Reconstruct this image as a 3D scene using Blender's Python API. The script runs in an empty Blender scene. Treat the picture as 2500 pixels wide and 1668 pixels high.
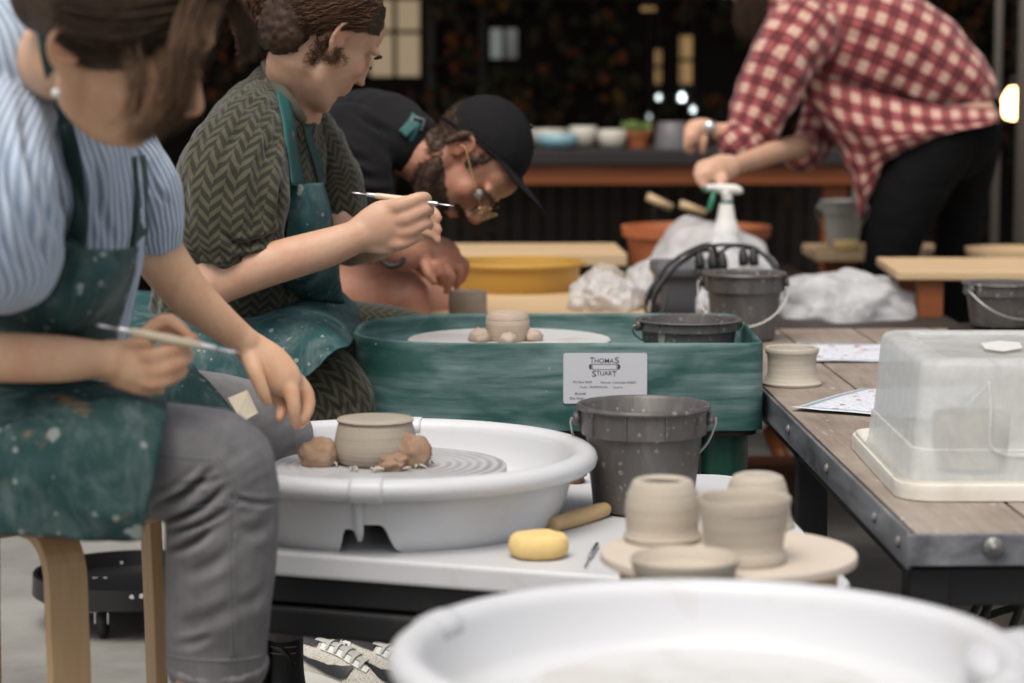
import bpy, bmesh, math, random
import numpy as np
from mathutils import Vector, Matrix, Euler

random.seed(7)
RNG = np.random.default_rng(11)
SC = bpy.context.scene
COL = SC.collection
R = math.radians

# ------------------------------------------------------------------ camera
CAM_Z = 1.10
LENS = 85.0
FPX = LENS / 36.0 * 2500.0
HORIZON = 170.0
PITCH = math.atan((834.0 - HORIZON) / FPX)
cam_data = bpy.data.cameras.new("camera")
cam_data.lens = LENS
cam_data.sensor_width = 36.0
cam_data.clip_start = 0.05
cam_data.clip_end = 200.0
cam_data.dof.use_dof = True
cam_data.dof.focus_distance = 3.9
cam_data.dof.aperture_fstop = 3.5
cam = bpy.data.objects.new("camera", cam_data)
cam.location = (0, 0, CAM_Z)
cam.rotation_euler = (math.pi / 2 - PITCH, 0, 0)
COL.objects.link(cam)
SC.camera = cam

# ------------------------------------------------------------------ sky, sun, exposure
SUN_EL, SUN_AZ = R(62), R(200)          # azimuth measured clockwise from +Y
world = bpy.data.worlds.new("World")
SC.world = world
world.use_nodes = True
wn = world.node_tree
wn.nodes.clear()
w_out = wn.nodes.new("ShaderNodeOutputWorld")
w_bg = wn.nodes.new("ShaderNodeBackground")
w_sky = wn.nodes.new("ShaderNodeTexSky")
w_sky.sky_type = 'NISHITA'
w_sky.sun_disc = False
w_sky.sun_elevation = SUN_EL
w_sky.sun_rotation = SUN_AZ
w_sky.air_density = 1.0
w_sky.dust_density = 4.0
w_sky.ozone_density = 1.0
w_bg.inputs['Strength'].default_value = 0.12
w_hs = wn.nodes.new('ShaderNodeHueSaturation')      # thin overcast: greyer than a clear sky
w_hs.inputs['Saturation'].default_value = 0.32
wn.links.new(w_sky.outputs[0], w_hs.inputs['Color'])
wn.links.new(w_hs.outputs[0], w_bg.inputs['Color'])
wn.links.new(w_bg.outputs[0], w_out.inputs['Surface'])

sun_d = bpy.data.lights.new("sun", 'SUN')
sun_d.energy = 1.5
sun_d.angle = R(35)
sun_d.color = (1.0, 0.92, 0.81)
sun = bpy.data.objects.new("sun", sun_d)
COL.objects.link(sun)
sdir = Vector((math.sin(SUN_AZ) * math.cos(SUN_EL), math.cos(SUN_AZ) * math.cos(SUN_EL), math.sin(SUN_EL)))
sun.rotation_euler = sdir.to_track_quat('Z', 'Y').to_euler()
sun.location = sdir * 20

SC.view_settings.view_transform = 'Standard'
SC.view_settings.look = 'None'
SC.view_settings.exposure = 0.48
SC.view_settings.gamma = 1.0
SC.view_settings.use_curve_mapping = False
SC.render.engine = 'CYCLES'
SC.cycles.use_denoising = True
SC.cycles.max_bounces = 8
SC.cycles.diffuse_bounces = 3
SC.cycles.transparent_max_bounces = 16
SC.cycles.caustics_reflective = False
SC.cycles.caustics_refractive = False

# ------------------------------------------------------------------ places from the picture: a pixel plus a distance in metres
_cs, _sn = math.cos(PITCH), math.sin(PITCH)
CAM = Vector((0, 0, CAM_Z))
def _ray(x, y):
    cx, cy = (x - 1250.0) / FPX, (834.0 - y) / FPX
    return Vector((cx, _cs + cy * _sn, -_sn + cy * _cs))
def P(x, y, D):
    d = _ray(x, y)
    return CAM + d * (D / d.y)
def PZ(x, y, z):
    d = _ray(x, y)
    return CAM + d * ((z - CAM_Z) / d.z)
def M(px, D):
    return px * D / FPX

# ------------------------------------------------------------------ mesh helpers
def mesh_obj(name, verts, faces, mat=None, parent=None, smooth=True, uv=None, mats=None, fmat=None):
    me = bpy.data.meshes.new(name)
    me.from_pydata([tuple(v) for v in verts], [], [tuple(f) for f in faces])
    if uv is not None:
        lay = me.uv_layers.new(name="UVMap")
        li = np.zeros(len(me.loops), dtype=np.int32)
        me.loops.foreach_get("vertex_index", li)
        lay.data.foreach_set("uv", np.asarray(uv, dtype=np.float32)[li].ravel())
    if smooth:
        me.polygons.foreach_set("use_smooth", [True] * len(me.polygons))
    if mats:
        for m in mats:
            me.materials.append(m)
        if fmat is not None:
            me.polygons.foreach_set("material_index", fmat)
    elif mat:
        me.materials.append(mat)
    me.update()
    return link(name, me, parent)

def quad_obj(name, co, quads, mat, parent=None):
    """big all-quad mesh straight from arrays"""
    me = bpy.data.meshes.new(name)
    co = np.asarray(co, np.float32); quads = np.asarray(quads, np.int32)
    me.vertices.add(len(co)); me.vertices.foreach_set('co', co.ravel())
    me.loops.add(quads.size); me.loops.foreach_set('vertex_index', quads.ravel())
    me.polygons.add(len(quads)); me.polygons.foreach_set('loop_start', np.arange(0, quads.size, 4, dtype=np.int32))
    me.polygons.foreach_set('use_smooth', np.ones(len(quads), bool))
    me.materials.append(mat)
    me.update(calc_edges=True)
    return link(name, me, parent)

def link(name, me, parent=None):
    o = bpy.data.objects.new(name, me)
    COL.objects.link(o)
    if parent is not None:
        set_parent(o, parent)
    return o

def wmat(o):
    loc = Matrix.LocRotScale(o.location, o.rotation_euler, o.scale)
    if o.parent is None:
        return loc
    return wmat(o.parent) @ o.matrix_parent_inverse @ loc

def set_parent(o, p):
    o.parent = p
    o.matrix_parent_inverse = wmat(p).inverted()

def thing(name, label, cat, loc=(0, 0, 0), group=None):
    o = bpy.data.objects.new(name, None)
    o.empty_display_size = 0.1
    o.location = loc
    COL.objects.link(o)
    return tag(o, label, cat, group)

def tag(o, label=None, cat=None, group=None, kind=None):
    if label: o["label"] = label
    if cat: o["category"] = cat
    if group: o["group"] = group
    if kind: o["kind"] = kind
    return o

def solidify(o, t, offset=0.0):
    m = o.modifiers.new("thickness", 'SOLIDIFY')
    m.thickness = t
    m.offset = offset
    return o

def autosmooth(o, ang=35):
    me = o.data
    bm = bmesh.new(); bm.from_mesh(me)
    for e in bm.edges:
        if len(e.link_faces) == 2 and e.calc_face_angle(0) > R(ang):
            e.smooth = False
    bm.to_mesh(me); bm.free()
    return o

def lathe(prof, n=48, c=(0, 0, 0), wob=0.0, seed=0, a0=0.0, a1=2 * math.pi, sx=1.0, sy=1.0):
    """profile [(r,z)] spun about a vertical axis; points of r=0 close it"""
    vs, fs = [], []
    full = abs(a1 - a0 - 2 * math.pi) < 1e-6
    m = n if full else n + 1
    rr = np.random.default_rng(seed)
    ph = rr.uniform(0, 6.28, 4)
    for (r, z) in prof:
        for i in range(m):
            a = a0 + (a1 - a0) * i / n
            k = 1 + wob * (math.sin(a * 2 + ph[0] + z * 30) + .6 * math.sin(a * 3 + ph[1] - z * 50) + .4 * math.sin(a * 5 + ph[2]))
            vs.append((c[0] + r * k * math.cos(a) * sx, c[1] + r * k * math.sin(a) * sy, c[2] + z + wob * .25 * r * math.sin(a * 2 + ph[3])))
    for j in range(len(prof) - 1):
        for i in range(n if not full else n):
            i2 = (i + 1) % m
            fs.append((j * m + i, j * m + i2, (j + 1) * m + i2, (j + 1) * m + i))
    return vs, fs

def cr(pts, k):
    """Catmull-Rom through rows of numbers"""
    p = np.array(pts, dtype=float)
    if len(p) < 3 or k <= 1:
        if k <= 1:
            return p
    q = np.vstack([2 * p[0] - p[1], p, 2 * p[-1] - p[-2]])
    out = []
    for i in range(1, len(q) - 2):
        for j in range(k):
            t = j / k
            a, b, c_, d = q[i - 1], q[i], q[i + 1], q[i + 2]
            out.append(.5 * ((2 * b) + (-a + c_) * t + (2 * a - 5 * b + 4 * c_ - d) * t * t + (-a + 3 * b - 3 * c_ + d) * t ** 3))
    out.append(q[-2])
    return np.array(out)

def tube(pts, rad, n=8, k=1, closed_ends=True):
    """round tube through world points"""
    p = np.array([tuple(a) for a in pts], float)
    r = np.array([rad] * len(p) if np.isscalar(rad) else rad, float)
    if k > 1:
        pr = cr(np.column_stack([p, r]), k)
        p, r = pr[:, :3], np.maximum(pr[:, 3], 1e-5)
    T = np.gradient(p, axis=0)
    T /= np.linalg.norm(T, axis=1)[:, None] + 1e-12
    nrm = np.cross(T[0], [0, 0, 1.0])
    if np.linalg.norm(nrm) < 1e-3:
        nrm = np.cross(T[0], [1.0, 0, 0])
    nrm /= np.linalg.norm(nrm)
    vs, fs = [], []
    for i in range(len(p)):
        nrm = nrm - T[i] * nrm.dot(T[i])
        nrm /= np.linalg.norm(nrm) + 1e-12
        b = np.cross(T[i], nrm)
        for j in range(n):
            a = 2 * math.pi * j / n
            vs.append(p[i] + r[i] * (math.cos(a) * nrm + math.sin(a) * b))
    for i in range(len(p) - 1):
        for j in range(n):
            j2 = (j + 1) % n
            fs.append((i * n + j, i * n + j2, (i + 1) * n + j2, (i + 1) * n + j))
    if closed_ends:
        fs.append(tuple(range(n - 1, -1, -1)))
        fs.append(tuple((len(p) - 1) * n + j for j in range(n)))
    return vs, fs

def merge(*parts):
    vs, fs = [], []
    for v, f in parts:
        o = len(vs)
        vs += list(v)
        fs += [tuple(i + o for i in q) for q in f]
    return vs, fs

def box(x0, x1, y0, y1, z0, z1):
    v = [(x0, y0, z0), (x1, y0, z0), (x1, y1, z0), (x0, y1, z0), (x0, y0, z1), (x1, y0, z1), (x1, y1, z1), (x0, y1, z1)]
    f = [(3, 2, 1, 0), (4, 5, 6, 7), (0, 1, 5, 4), (1, 2, 6, 5), (2, 3, 7, 6), (3, 0, 4, 7)]
    return v, f

def bevel_obj(o, w=0.003, seg=2):
    m = o.modifiers.new("bevel", 'BEVEL')
    m.width = w
    m.segments = seg
    m.limit_method = 'ANGLE'
    m.angle_limit = R(40)
    return o

def rbox(name, x0, x1, y0, y1, z0, z1, mat, parent=None, w=0.003, rotz=0.0, seg=2):
    cx, cy, cz = (x0 + x1) / 2, (y0 + y1) / 2, (z0 + z1) / 2
    v, f = box(x0 - cx, x1 - cx, y0 - cy, y1 - cy, z0 - cz, z1 - cz)
    o = mesh_obj(name, v, f, mat, None, smooth=False)
    o.location = (cx, cy, cz)
    o.rotation_euler = (0, 0, rotz)
    bevel_obj(o, w, seg)
    if parent is not None:
        set_parent(o, parent)
    return o

def prism(poly, z0, z1):
    n = len(poly)
    v = [(p[0], p[1], z0) for p in poly] + [(p[0], p[1], z1) for p in poly]
    f = [tuple(range(n - 1, -1, -1)), tuple(range(n, 2 * n))]
    f += [(i, (i + 1) % n, n + (i + 1) % n, n + i) for i in range(n)]
    return v, f

def rounded(poly, rads, seg=8):
    """round the corners of a 2-D polygon"""
    out = []
    n = len(poly)
    for i in range(n):
        p = np.array(poly[i], float); a = np.array(poly[i - 1], float); b = np.array(poly[(i + 1) % n], float)
        r = rads[i] if not np.isscalar(rads) else rads
        u = (a - p) / np.linalg.norm(a - p); w = (b - p) / np.linalg.norm(b - p)
        ang = math.acos(max(-1, min(1, u.dot(w))))
        d = min(r / math.tan(ang / 2), np.linalg.norm(a - p) * .49, np.linalg.norm(b - p) * .49)
        rr = d * math.tan(ang / 2)
        cdir = (u + w) / np.linalg.norm(u + w)
        c = p + cdir * (rr / math.sin(ang / 2))
        s, e = p + u * d - c, p + w * d - c
        t0, t1 = math.atan2(s[1], s[0]), math.atan2(e[1], e[0])
        while t1 - t0 > math.pi: t1 -= 2 * math.pi
        while t1 - t0 < -math.pi: t1 += 2 * math.pi
        for j in range(seg + 1):
            t = t0 + (t1 - t0) * j / seg
            out.append((c[0] + rr * math.cos(t), c[1] + rr * math.sin(t)))
    return out

def copy_tree(o, parent=None):
    c = o.copy()
    COL.objects.link(c)
    if parent is not None:
        c.parent = parent
    for ch in [x for x in bpy.data.objects if x.parent == o and x != c]:
        copy_tree(ch, c)
    return c

# vectorised gradient noise
_perm = np.random.default_rng(5).permutation(512)
_grad = np.random.default_rng(6).normal(size=(512, 3))
_grad /= np.linalg.norm(_grad, axis=1)[:, None]
def pn(p):
    p = np.asarray(p, float)
    i = np.floor(p).astype(int); f = p - i
    w = f * f * f * (f * (f * 6 - 15) + 10)
    r = np.zeros(len(p))
    for dx in (0, 1):
        for dy in (0, 1):
            for dz in (0, 1):
                h = _perm[(_perm[(_perm[(i[:, 0] + dx) & 511] + i[:, 1] + dy) & 511] + i[:, 2] + dz) & 511]
                g = _grad[h]
                d = f - np.array([dx, dy, dz])
                ww = (w[:, 0] if dx else 1 - w[:, 0]) * (w[:, 1] if dy else 1 - w[:, 1]) * (w[:, 2] if dz else 1 - w[:, 2])
                r += ww * (g * d).sum(1)
    return r * 1.6
def fbm(p, oct=3):
    s = np.zeros(len(p)); a = 1.0
    p = np.asarray(p, float)
    for k in range(oct):
        s += a * pn(p + 17.3 * k); a *= .5; p = p * 2.03
    return s
# ------------------------------------------------------------------ materials
def srgb(r, g, b):
    f = lambda c: (c / 255 / 12.92) if c / 255 <= .04045 else ((c / 255 + .055) / 1.055) ** 2.4
    return (f(r), f(g), f(b))
class NT:
    """tiny node-graph writer"""
    def __init__(s, name):
        s.m = bpy.data.materials.new(name)
        s.m.use_nodes = True
        s.t = s.m.node_tree
        s.b = s.t.nodes['Principled BSDF']
        s.out = s.t.nodes['Material Output']
    def n(s, typ, **kw):
        nd = s.t.nodes.new(typ)
        for k, v in kw.items():
            setattr(nd, k, v)
        return nd
    def l(s, a, b):
        s.t.links.new(a, b)
    def val(s, sock, v):
        if hasattr(v, 'is_output') or isinstance(v, bpy.types.NodeSocket):
            s.l(v, sock)
        else:
            sock.default_value = v
    def math(s, op, a, b=None, c=None):
        nd = s.n('ShaderNodeMath', operation=op)
        s.val(nd.inputs[0], a)
        if b is not None: s.val(nd.inputs[1], b)
        if c is not None: s.val(nd.inputs[2], c)
        return nd.outputs[0]
    def coord(s, kind='Object', scale=(1, 1, 1), rot=(0, 0, 0)):
        tc = s.n('ShaderNodeTexCoord')
        mp = s.n('ShaderNodeMapping')
        mp.inputs['Scale'].default_value = scale
        mp.inputs['Rotation'].default_value = rot
        s.l(tc.outputs[kind], mp.inputs['Vector'])
        return mp.outputs[0]
    def noise(s, vec, scale, detail=4, rough=.55, dist=0.0):
        nd = s.n('ShaderNodeTexNoise')
        nd.inputs['Scale'].default_value = scale
        nd.inputs['Detail'].default_value = detail
        nd.inputs['Roughness'].default_value = rough
        nd.inputs['Distortion'].default_value = dist
        if vec is not None: s.l(vec, nd.inputs['Vector'])
        return nd.outputs['Fac']
    def voronoi(s, vec, scale, feature='F1', out='Distance'):
        nd = s.n('ShaderNodeTexVoronoi', feature=feature)
        nd.inputs['Scale'].default_value = scale
        if vec is not None: s.l(vec, nd.inputs['Vector'])
        return nd.outputs[out]
    def ramp(s, fac, stops, interp='LINEAR'):
        nd = s.n('ShaderNodeValToRGB')
        nd.color_ramp.interpolation = interp
        e = nd.color_ramp.elements
        while len(e) < len(stops): e.new(.5)
        for i, (p, c) in enumerate(stops):
            e[i].position = p
            e[i].color = (c, c, c, 1) if np.isscalar(c) else (*c, 1)
        s.l(fac, nd.inputs['Fac'])
        return nd.outputs['Color']
    def mix(s, fac, a, b, blend='MIX'):
        nd = s.n('ShaderNodeMix', data_type='RGBA', blend_type=blend)
        s.val(nd.inputs[0], fac)
        for sock, v in ((nd.inputs[6], a), (nd.inputs[7], b)):
            if isinstance(v, bpy.types.NodeSocket): s.l(v, sock)
            else: sock.default_value = (*v, 1)
        return nd.outputs[2]
    def bump(s, h, strength=.3, dist=.002):
        nd = s.n('ShaderNodeBump')
        nd.inputs['Strength'].default_value = strength
        nd.inputs['Distance'].default_value = dist
        s.l(h, nd.inputs['Height'])
        s.l(nd.outputs[0], s.b.inputs['Normal'])
    def col(s, c):
        if isinstance(c, bpy.types.NodeSocket): s.l(c, s.b.inputs['Base Color'])
        else: s.b.inputs['Base Color'].default_value = (*c, 1)
    def set(s, **kw):
        mp = dict(rough='Roughness', metal='Metallic', sss='Subsurface Weight', sheen='Sheen Weight', coat='Coat Weight', spec='Specular IOR Level', trans='Transmission Weight', alpha='Alpha', ior='IOR')
        for k, v in kw.items():
            s.val(s.b.inputs[mp[k]], v)

def spots(t, vec, scale, lo=.05, hi=.09, keep=.6, seed=0):
    lo, hi = lo * 1.1, hi * 3.4
    nn = t.n('ShaderNodeTexNoise'); nn.inputs['Scale'].default_value = scale * 2.2; nn.inputs['Detail'].default_value = 2
    t.l(vec, nn.inputs['Vector'])
    va = t.n('ShaderNodeVectorMath', operation='MULTIPLY_ADD')
    t.l(nn.outputs['Color'], va.inputs[0]); va.inputs[1].default_value = (.55 / scale,) * 3
    t.l(vec, va.inputs[2]); vec = va.outputs[0]
    """scattered splashes: voronoi cells, only some kept"""
    vo = t.n('ShaderNodeTexVoronoi')
    vo.inputs['Scale'].default_value = scale
    t.l(vec, vo.inputs['Vector'])
    sep = t.n('ShaderNodeSeparateColor')
    t.l(vo.outputs['Color'], sep.inputs[0])
    size = t.math('MULTIPLY', t.math('POWER', sep.outputs[0], 3.0), hi)
    d = t.math('SUBTRACT', t.math('ADD', size, lo), vo.outputs['Distance'])
    d = t.math('MULTIPLY', d, 22.0)
    k = t.math('GREATER_THAN', sep.outputs[1], keep)
    nd = t.math('MULTIPLY', d, k)
    cl = t.n('ShaderNodeClamp'); t.l(nd, cl.inputs[0])
    return cl.outputs[0]

def plain(name, col, rough=.5, var=.12, vs=6.0, bump=.0, bs=80.0, metal=0.0, spec=.5, dirt=None, dirt_lo=.5, dirt_hi=.75, dscale=5.0, spat=None, spat_scale=60, keep=.6, sheen=0.0, coat=0.0, coord='Object', stretch=(1, 1, 1), lo=.05, hi=.1):
    t = NT(name)
    v = t.coord(coord, stretch)
    f = t.noise(v, vs, 5)
    a = tuple(c * (1 - var) for c in col); b = tuple(min(1, c * (1 + var)) for c in col)
    c = t.mix(f, a, b)
    if dirt is not None:
        g = t.noise(v, dscale, 6, .62, .6)
        c = t.mix(t.ramp(g, [(dirt_lo, 0.0), (dirt_hi, 1.0)]), c, dirt)
    if spat is not None:
        c = t.mix(spots(t, v, spat_scale, lo, hi, keep), c, spat)
    t.col(c)
    t.set(rough=rough, metal=metal, spec=spec, sheen=sheen, coat=coat)
    if bump:
        t.bump(t.noise(v, bs, 4), bump, .003)
    return t.m

MT = {}
MT['white_plastic'] = plain('white_plastic', (.565, .57, .585), .38, .03, 4, dirt=(.48, .46, .43), dirt_lo=.56, dirt_hi=.9, dscale=7)
MT['white_table'] = plain('white_table', (.565, .57, .58), .4, .03, 5, dirt=(.46, .43, .39), dirt_lo=.58, dirt_hi=.9, dscale=9)
MT['black_metal'] = plain('black_metal', (.012, .012, .013), .45, .3, 9, .1, 120, spec=.3, dirt=(.035, .033, .031), dirt_lo=.55, dirt_hi=.85, dscale=9, spat=(.55, .52, .48), spat_scale=26, keep=.86, lo=.03, hi=.07)
MT['black_plastic'] = plain('black_plastic', (.008, .008, .0085), .35, .2, 9, spat=(.5, .5, .48), spat_scale=50, keep=.8)
MT['rubber'] = plain('rubber', (.012, .012, .012), .55, .2, 30, .1, 200)
MT['steel'] = plain('steel', (.55, .55, .56), .28, .1, 20, .05, 200, metal=1.0)
MT['wire'] = plain('wire', (.5, .49, .47), .4, .12, 40, metal=.7)
def clay(name, col, rough=.75, ring=200.0):
    t = NT(name)
    v = t.coord('Object')
    w = t.n('ShaderNodeTexNoise'); w.inputs['Scale'].default_value = 1.0; w.inputs['Detail'].default_value = 3
    v2 = t.coord('Object', (6, 6, ring))
    t.l(v2, w.inputs['Vector'])
    f = t.noise(v, 18, 6)
    c = t.mix(f, tuple(x * .86 for x in col), tuple(min(1, x * 1.1) for x in col))
    c = t.mix(t.ramp(w.outputs['Fac'], [(.4, 0.0), (.7, 1.0)]), c, tuple(x * .86 for x in col))
    t.col(c); t.set(rough=rough, spec=.3)
    h = t.math('ADD', t.math('MULTIPLY', w.outputs['Fac'], 1.0), t.math('MULTIPLY', t.noise(v, 160, 4), .35))
    t.bump(h, .45, .0025)
    return t.m
MT['clay'] = clay('raw_clay', (.44, .385, .315))
MT['clay_dark'] = clay('damp_clay', (.37, .32, .255), .6)
MT['clay_pale'] = clay('pale_clay', (.47, .425, .355))
MT['clay_soft'] = clay('pinkish_clay', (.43, .34, .265))
MT['red_clay'] = plain('red_clay', (.27, .165, .105), .75, .3, 26, .6, 70, spec=.3, dirt=(.37, .28, .205), dirt_lo=.45, dirt_hi=.75, dscale=18)
MT['red_clay_dark'] = plain('wet_red_clay', (.14, .06, .035), .6, .3, 26, .6, 70)
MT['sponge'] = plain('sponge_foam', (.80, .58, .25), .9, .10, 30, .8, 420, spec=.15, dirt=(.66, .43, .14), dirt_lo=.55, dirt_hi=.8, dscale=24)
def wood(name, col, dark, scale=3.0, rough=.55, axis=(1, 14, 14), bump=.12):
    t = NT(name)
    v = t.coord('Object', axis)
    f = t.noise(v, scale, 6, .6, 1.2)
    g = t.noise(v, scale * 6, 3, .5)
    c = t.mix(t.ramp(f, [(.3, 0.0), (.7, 1.0)]), dark, col)
    c = t.mix(t.math('MULTIPLY', g, .35), c, tuple(x * .7 for x in col))
    t.col(c); t.set(rough=rough, spec=.35)
    t.bump(g, bump, .001)
    return t.m
MT['bat'] = plain('bat_board', (.56, .48, .40), .7, .08, 10, .15, 160, dirt=(.48, .42, .36), dirt_lo=.5, dirt_hi=.8, dscale=8)
MT['birch'] = wood('birch_wood', (.60, .41, .235), (.50, .325, .175), 3, .45, (14, 14, 1))
MT['handle_wood'] = wood('tool_wood', (.60, .42, .22), (.50, .33, .16), 8, .5, (3, 14, 14))
MT['pale_handle'] = wood('pale_tool_wood', (.68, .58, .43), (.58, .48, .34), 8, .5, (3, 14, 14))
MT['pine'] = wood('pine_board', (.62, .45, .27), (.50, .34, .19), 3, .5, (1, 12, 12))
MT['orange_beam'] = wood('stained_beam', (.27, .082, .026), (.16, .045, .016), 2, .45, (1, 12, 12))
MT['red_wood'] = wood('reddish_timber', (.10, .035, .018), (.05, .018, .010), 3, .5, (1, 12, 12))
MT['dark_wood'] = wood('dark_timber', (.035, .024, .018), (.018, .012, .009), 3, .6, (1, 12, 12))
MT['ochre'] = plain('ochre_plastic', (.44, .255, .045), .4, .08, 6, dirt=(.34, .22, .07), dirt_lo=.5, dirt_hi=.8)
MT['terracotta'] = plain('terracotta', (.42, .125, .045), .6, .14, 9, .1, 120, dirt=(.34, .16, .09), dirt_lo=.5, dirt_hi=.8)
MT['tote'] = plain('grey_tote', (.10, .10, .105), .45, .1, 6)
MT['grey_pot'] = plain('grey_pail', (.13, .12, .125), .5, .1, 6)
MT['grey_pail'] = plain('pale_grey_pail', (.34, .33, .30), .45, .1, 6)
MT['bowl_white'] = plain('glazed_white', (.62, .57, .48), .35, .06, 12)
MT['bowl_blue'] = plain('glazed_blue', (.24, .42, .47), .3, .06, 12)
MT['succulent'] = plain('succulent', (.13, .19, .045), .5, .35, 40)
MT['counter'] = plain('dark_counter', (.026, .022, .022), .6, .2, 4, spec=.25)
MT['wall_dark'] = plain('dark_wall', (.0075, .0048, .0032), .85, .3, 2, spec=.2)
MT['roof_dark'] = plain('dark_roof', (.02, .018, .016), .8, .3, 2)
MT['pole'] = plain('galvanised_pole', (.12, .10, .085), .5, .12, 9)
MT['print'] = plain('dark_print', (.045, .048, .06), .6, .05)
MT['plate'] = plain('aluminium_label', (.52, .525, .55), .42, .03, 12, metal=.0, dirt=(.46, .46, .46), dirt_lo=.5, dirt_hi=.9)

def bucket_mat():
    t = NT('bucket_plastic')
    v = t.coord('Object')
    f = t.noise(v, 7, 5)
    c = t.mix(f, (.060, .054, .051), (.098, .089, .084))
    g = t.noise(t.coord('Object', (14, 14, 3)), 3, 6, .65, .8)
    c = t.mix(t.math('MULTIPLY', t.ramp(g, [(.5, 0.0), (.8, 1.0)]), .5), c, (.20, .185, .17))
    c = t.mix(t.math('MULTIPLY', spots(t, v, 120, .05, .14, .55), .45), c, (.33, .31, .28))
    c = t.mix(t.math('MULTIPLY', spots(t, t.coord('Object', (1, 1, .3), (0.3, .2, 0)), 46, .03, .10, .72), .7), c, (.42, .40, .36))
    t.col(c); t.set(rough=.42)
    t.bump(t.noise(v, 90, 3), .06, .002)
    return t.m
MT['bucket'] = bucket_mat()
MT['slip'] = plain('grey_water', (.24, .22, .19), .12, .2, 20)

def green_pan():
    t = NT('green_wheel_paint')
    v = t.coord('Object')
    f = t.noise(v, 260, 3)
    c = t.mix(f, (.005, .044, .037), (.014, .080, .070))
    # wiped slip: horizontal smears
    s = t.noise(t.coord('Object', (2.0, 2.0, 26)), 2.2, 7, .68, .35)
    big = t.noise(t.coord('Object', (1, 1, 2.4), (0, .15, 0)), 5.5, 3, .5, .5)
    m = t.math('MULTIPLY', t.ramp(s, [(.30, 0.0), (.66, 1.0)]), t.ramp(big, [(.36, .10), (.58, 1.0)]))
    c = t.mix(t.math('MULTIPLY', m, .85), c, (.20, .28, .28))
    c = t.mix(t.math('MULTIPLY', spots(t, v, 24, .015, .07, .72), .9), c, (.50, .53, .50))
    c = t.mix(t.math('MULTIPLY', spots(t, t.coord('Object', (1.3, 1.3, 1), (0, 0, 0)), 55, .02, .06, .8), .8), c, (.5, .53, .5))
    t.col(c); t.set(rough=.5, spec=.4)
    t.bump(f, .12, .0015)
    return t.m
MT['green_pan'] = green_pan()
def green_dark():
    t = NT('green_leg_paint')
    v = t.coord('Object')
    f = t.noise(v, 260, 3)
    c = t.mix(f, (.003, .038, .026), (.012, .082, .058))
    c = t.mix(spots(t, v, 40, .02, .06, .8), c, (.4, .45, .42))
    t.col(c); t.set(rough=.42)
    return t.m
MT['green_leg'] = green_dark()
MT['wheel_white'] = plain('wheel_head_white', (.62, .62, .61), .35, .05, 8, dirt=(.5, .46, .42), dirt_lo=.48, dirt_hi=.75, dscale=14)
def wheel_grey():
    t = NT('wheel_head_rings')
    tc = t.n('ShaderNodeTexCoord')
    ln = t.n('ShaderNodeVectorMath', operation='LENGTH')
    mp = t.n('ShaderNodeVectorMath', operation='MULTIPLY'); mp.inputs[1].default_value = (1, 1, 0)
    t.l(tc.outputs['Object'], mp.inputs[0]); t.l(mp.outputs[0], ln.inputs[0])
    nz = t.noise(tc.outputs['Object'], 6, 4)
    rr = t.math('ADD', t.math('MULTIPLY', ln.outputs['Value'], 1.0), t.math('MULTIPLY', nz, .018))
    wv = t.math('SINE', t.math('MULTIPLY', rr, 420.0))
    wv = t.math('MULTIPLY', t.math('ADD', wv, 1.0), .5)
    big = t.noise(tc.outputs['Object'], 9, 4)
    f = t.math('MULTIPLY', wv, t.ramp(big, [(.35, .1), (.62, 1.0)]))
    c = t.mix(f, (.50, .50, .505), (.27, .265, .265))
    t.col(c); t.set(rough=.35)
    return t.m
MT['wheel_grey'] = wheel_grey()

def concrete():
    t = NT('concrete_floor')
    v = t.coord('Object')
    a = t.noise(v, 1.7, 6, .6, .4)
    c = t.mix(t.ramp(a, [(.32, 0.0), (.68, 1.0)]), (.165, .158, .143), (.285, .276, .255))
    c = t.mix(t.ramp(t.noise(v, 12, 8, .7), [(.35, 0.0), (.8, .6)]), c, (.345, .333, .305))
    sc = t.noise(t.coord('Object', (1, 9, 1), (0, 0, .5)), 5, 6, .7, 1.5)
    c = t.mix(t.ramp(sc, [(.62, 0.0), (.70, .45)]), c, (.38, .37, .35))
    c = t.mix(t.math('MULTIPLY', t.ramp(t.noise(v, 3.3, 4, .5, 1.0), [(.6, 0.0), (.7, 1.0)]), .4), c, (.10, .095, .088))
    t.col(c); t.set(rough=t.ramp(a, [(.3, .32), (.7, .6)]))
    t.bump(t.noise(v, 60, 5), .08, .004)
    return t.m
MT['concrete'] = concrete()

def plank_mat():
    t = NT('dusty_plank')
    v = t.coord('Object', (14, 1.2, 8))
    f = t.noise(v, 3.5, 7, .65, .8)
    d = t.noise(t.coord('Object'), 5, 5)
    c = t.mix(t.ramp(f, [(.3, 0.0), (.72, 1.0)]), (.155, .118, .088), (.30, .243, .198))
    c = t.mix(t.math('MULTIPLY', t.ramp(d, [(.36, 0.0), (.68, 1.0)]), .62), c, (.385, .332, .285))
    sc = t.noise(t.coord('Object', (60, 5, 1), (0, 0, .5)), 2.0, 4, .6)
    c = t.mix(t.ramp(sc, [(.62, 0.0), (.68, .5)]), c, (.5, .44, .38))
    c = t.mix(spots(t, t.coord('Object'), 42, .02, .07, .82), c, (.56, .52, .47))
    t.col(c); t.set(rough=.55, spec=.35)
    t.bump(f, .12, .002)
    return t.m
MT['plank'] = plank_mat()
MT['band'] = plain('worn_black_band', (.045, .047, .053), .4, .3, 8, .15, 60, dirt=(.20, .205, .22), dirt_lo=.36, dirt_hi=.66, dscale=10, spat=(.55, .51, .46), spat_scale=30, keep=.82, lo=.02, hi=.08, stretch=(1, .35, 1.5))

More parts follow.
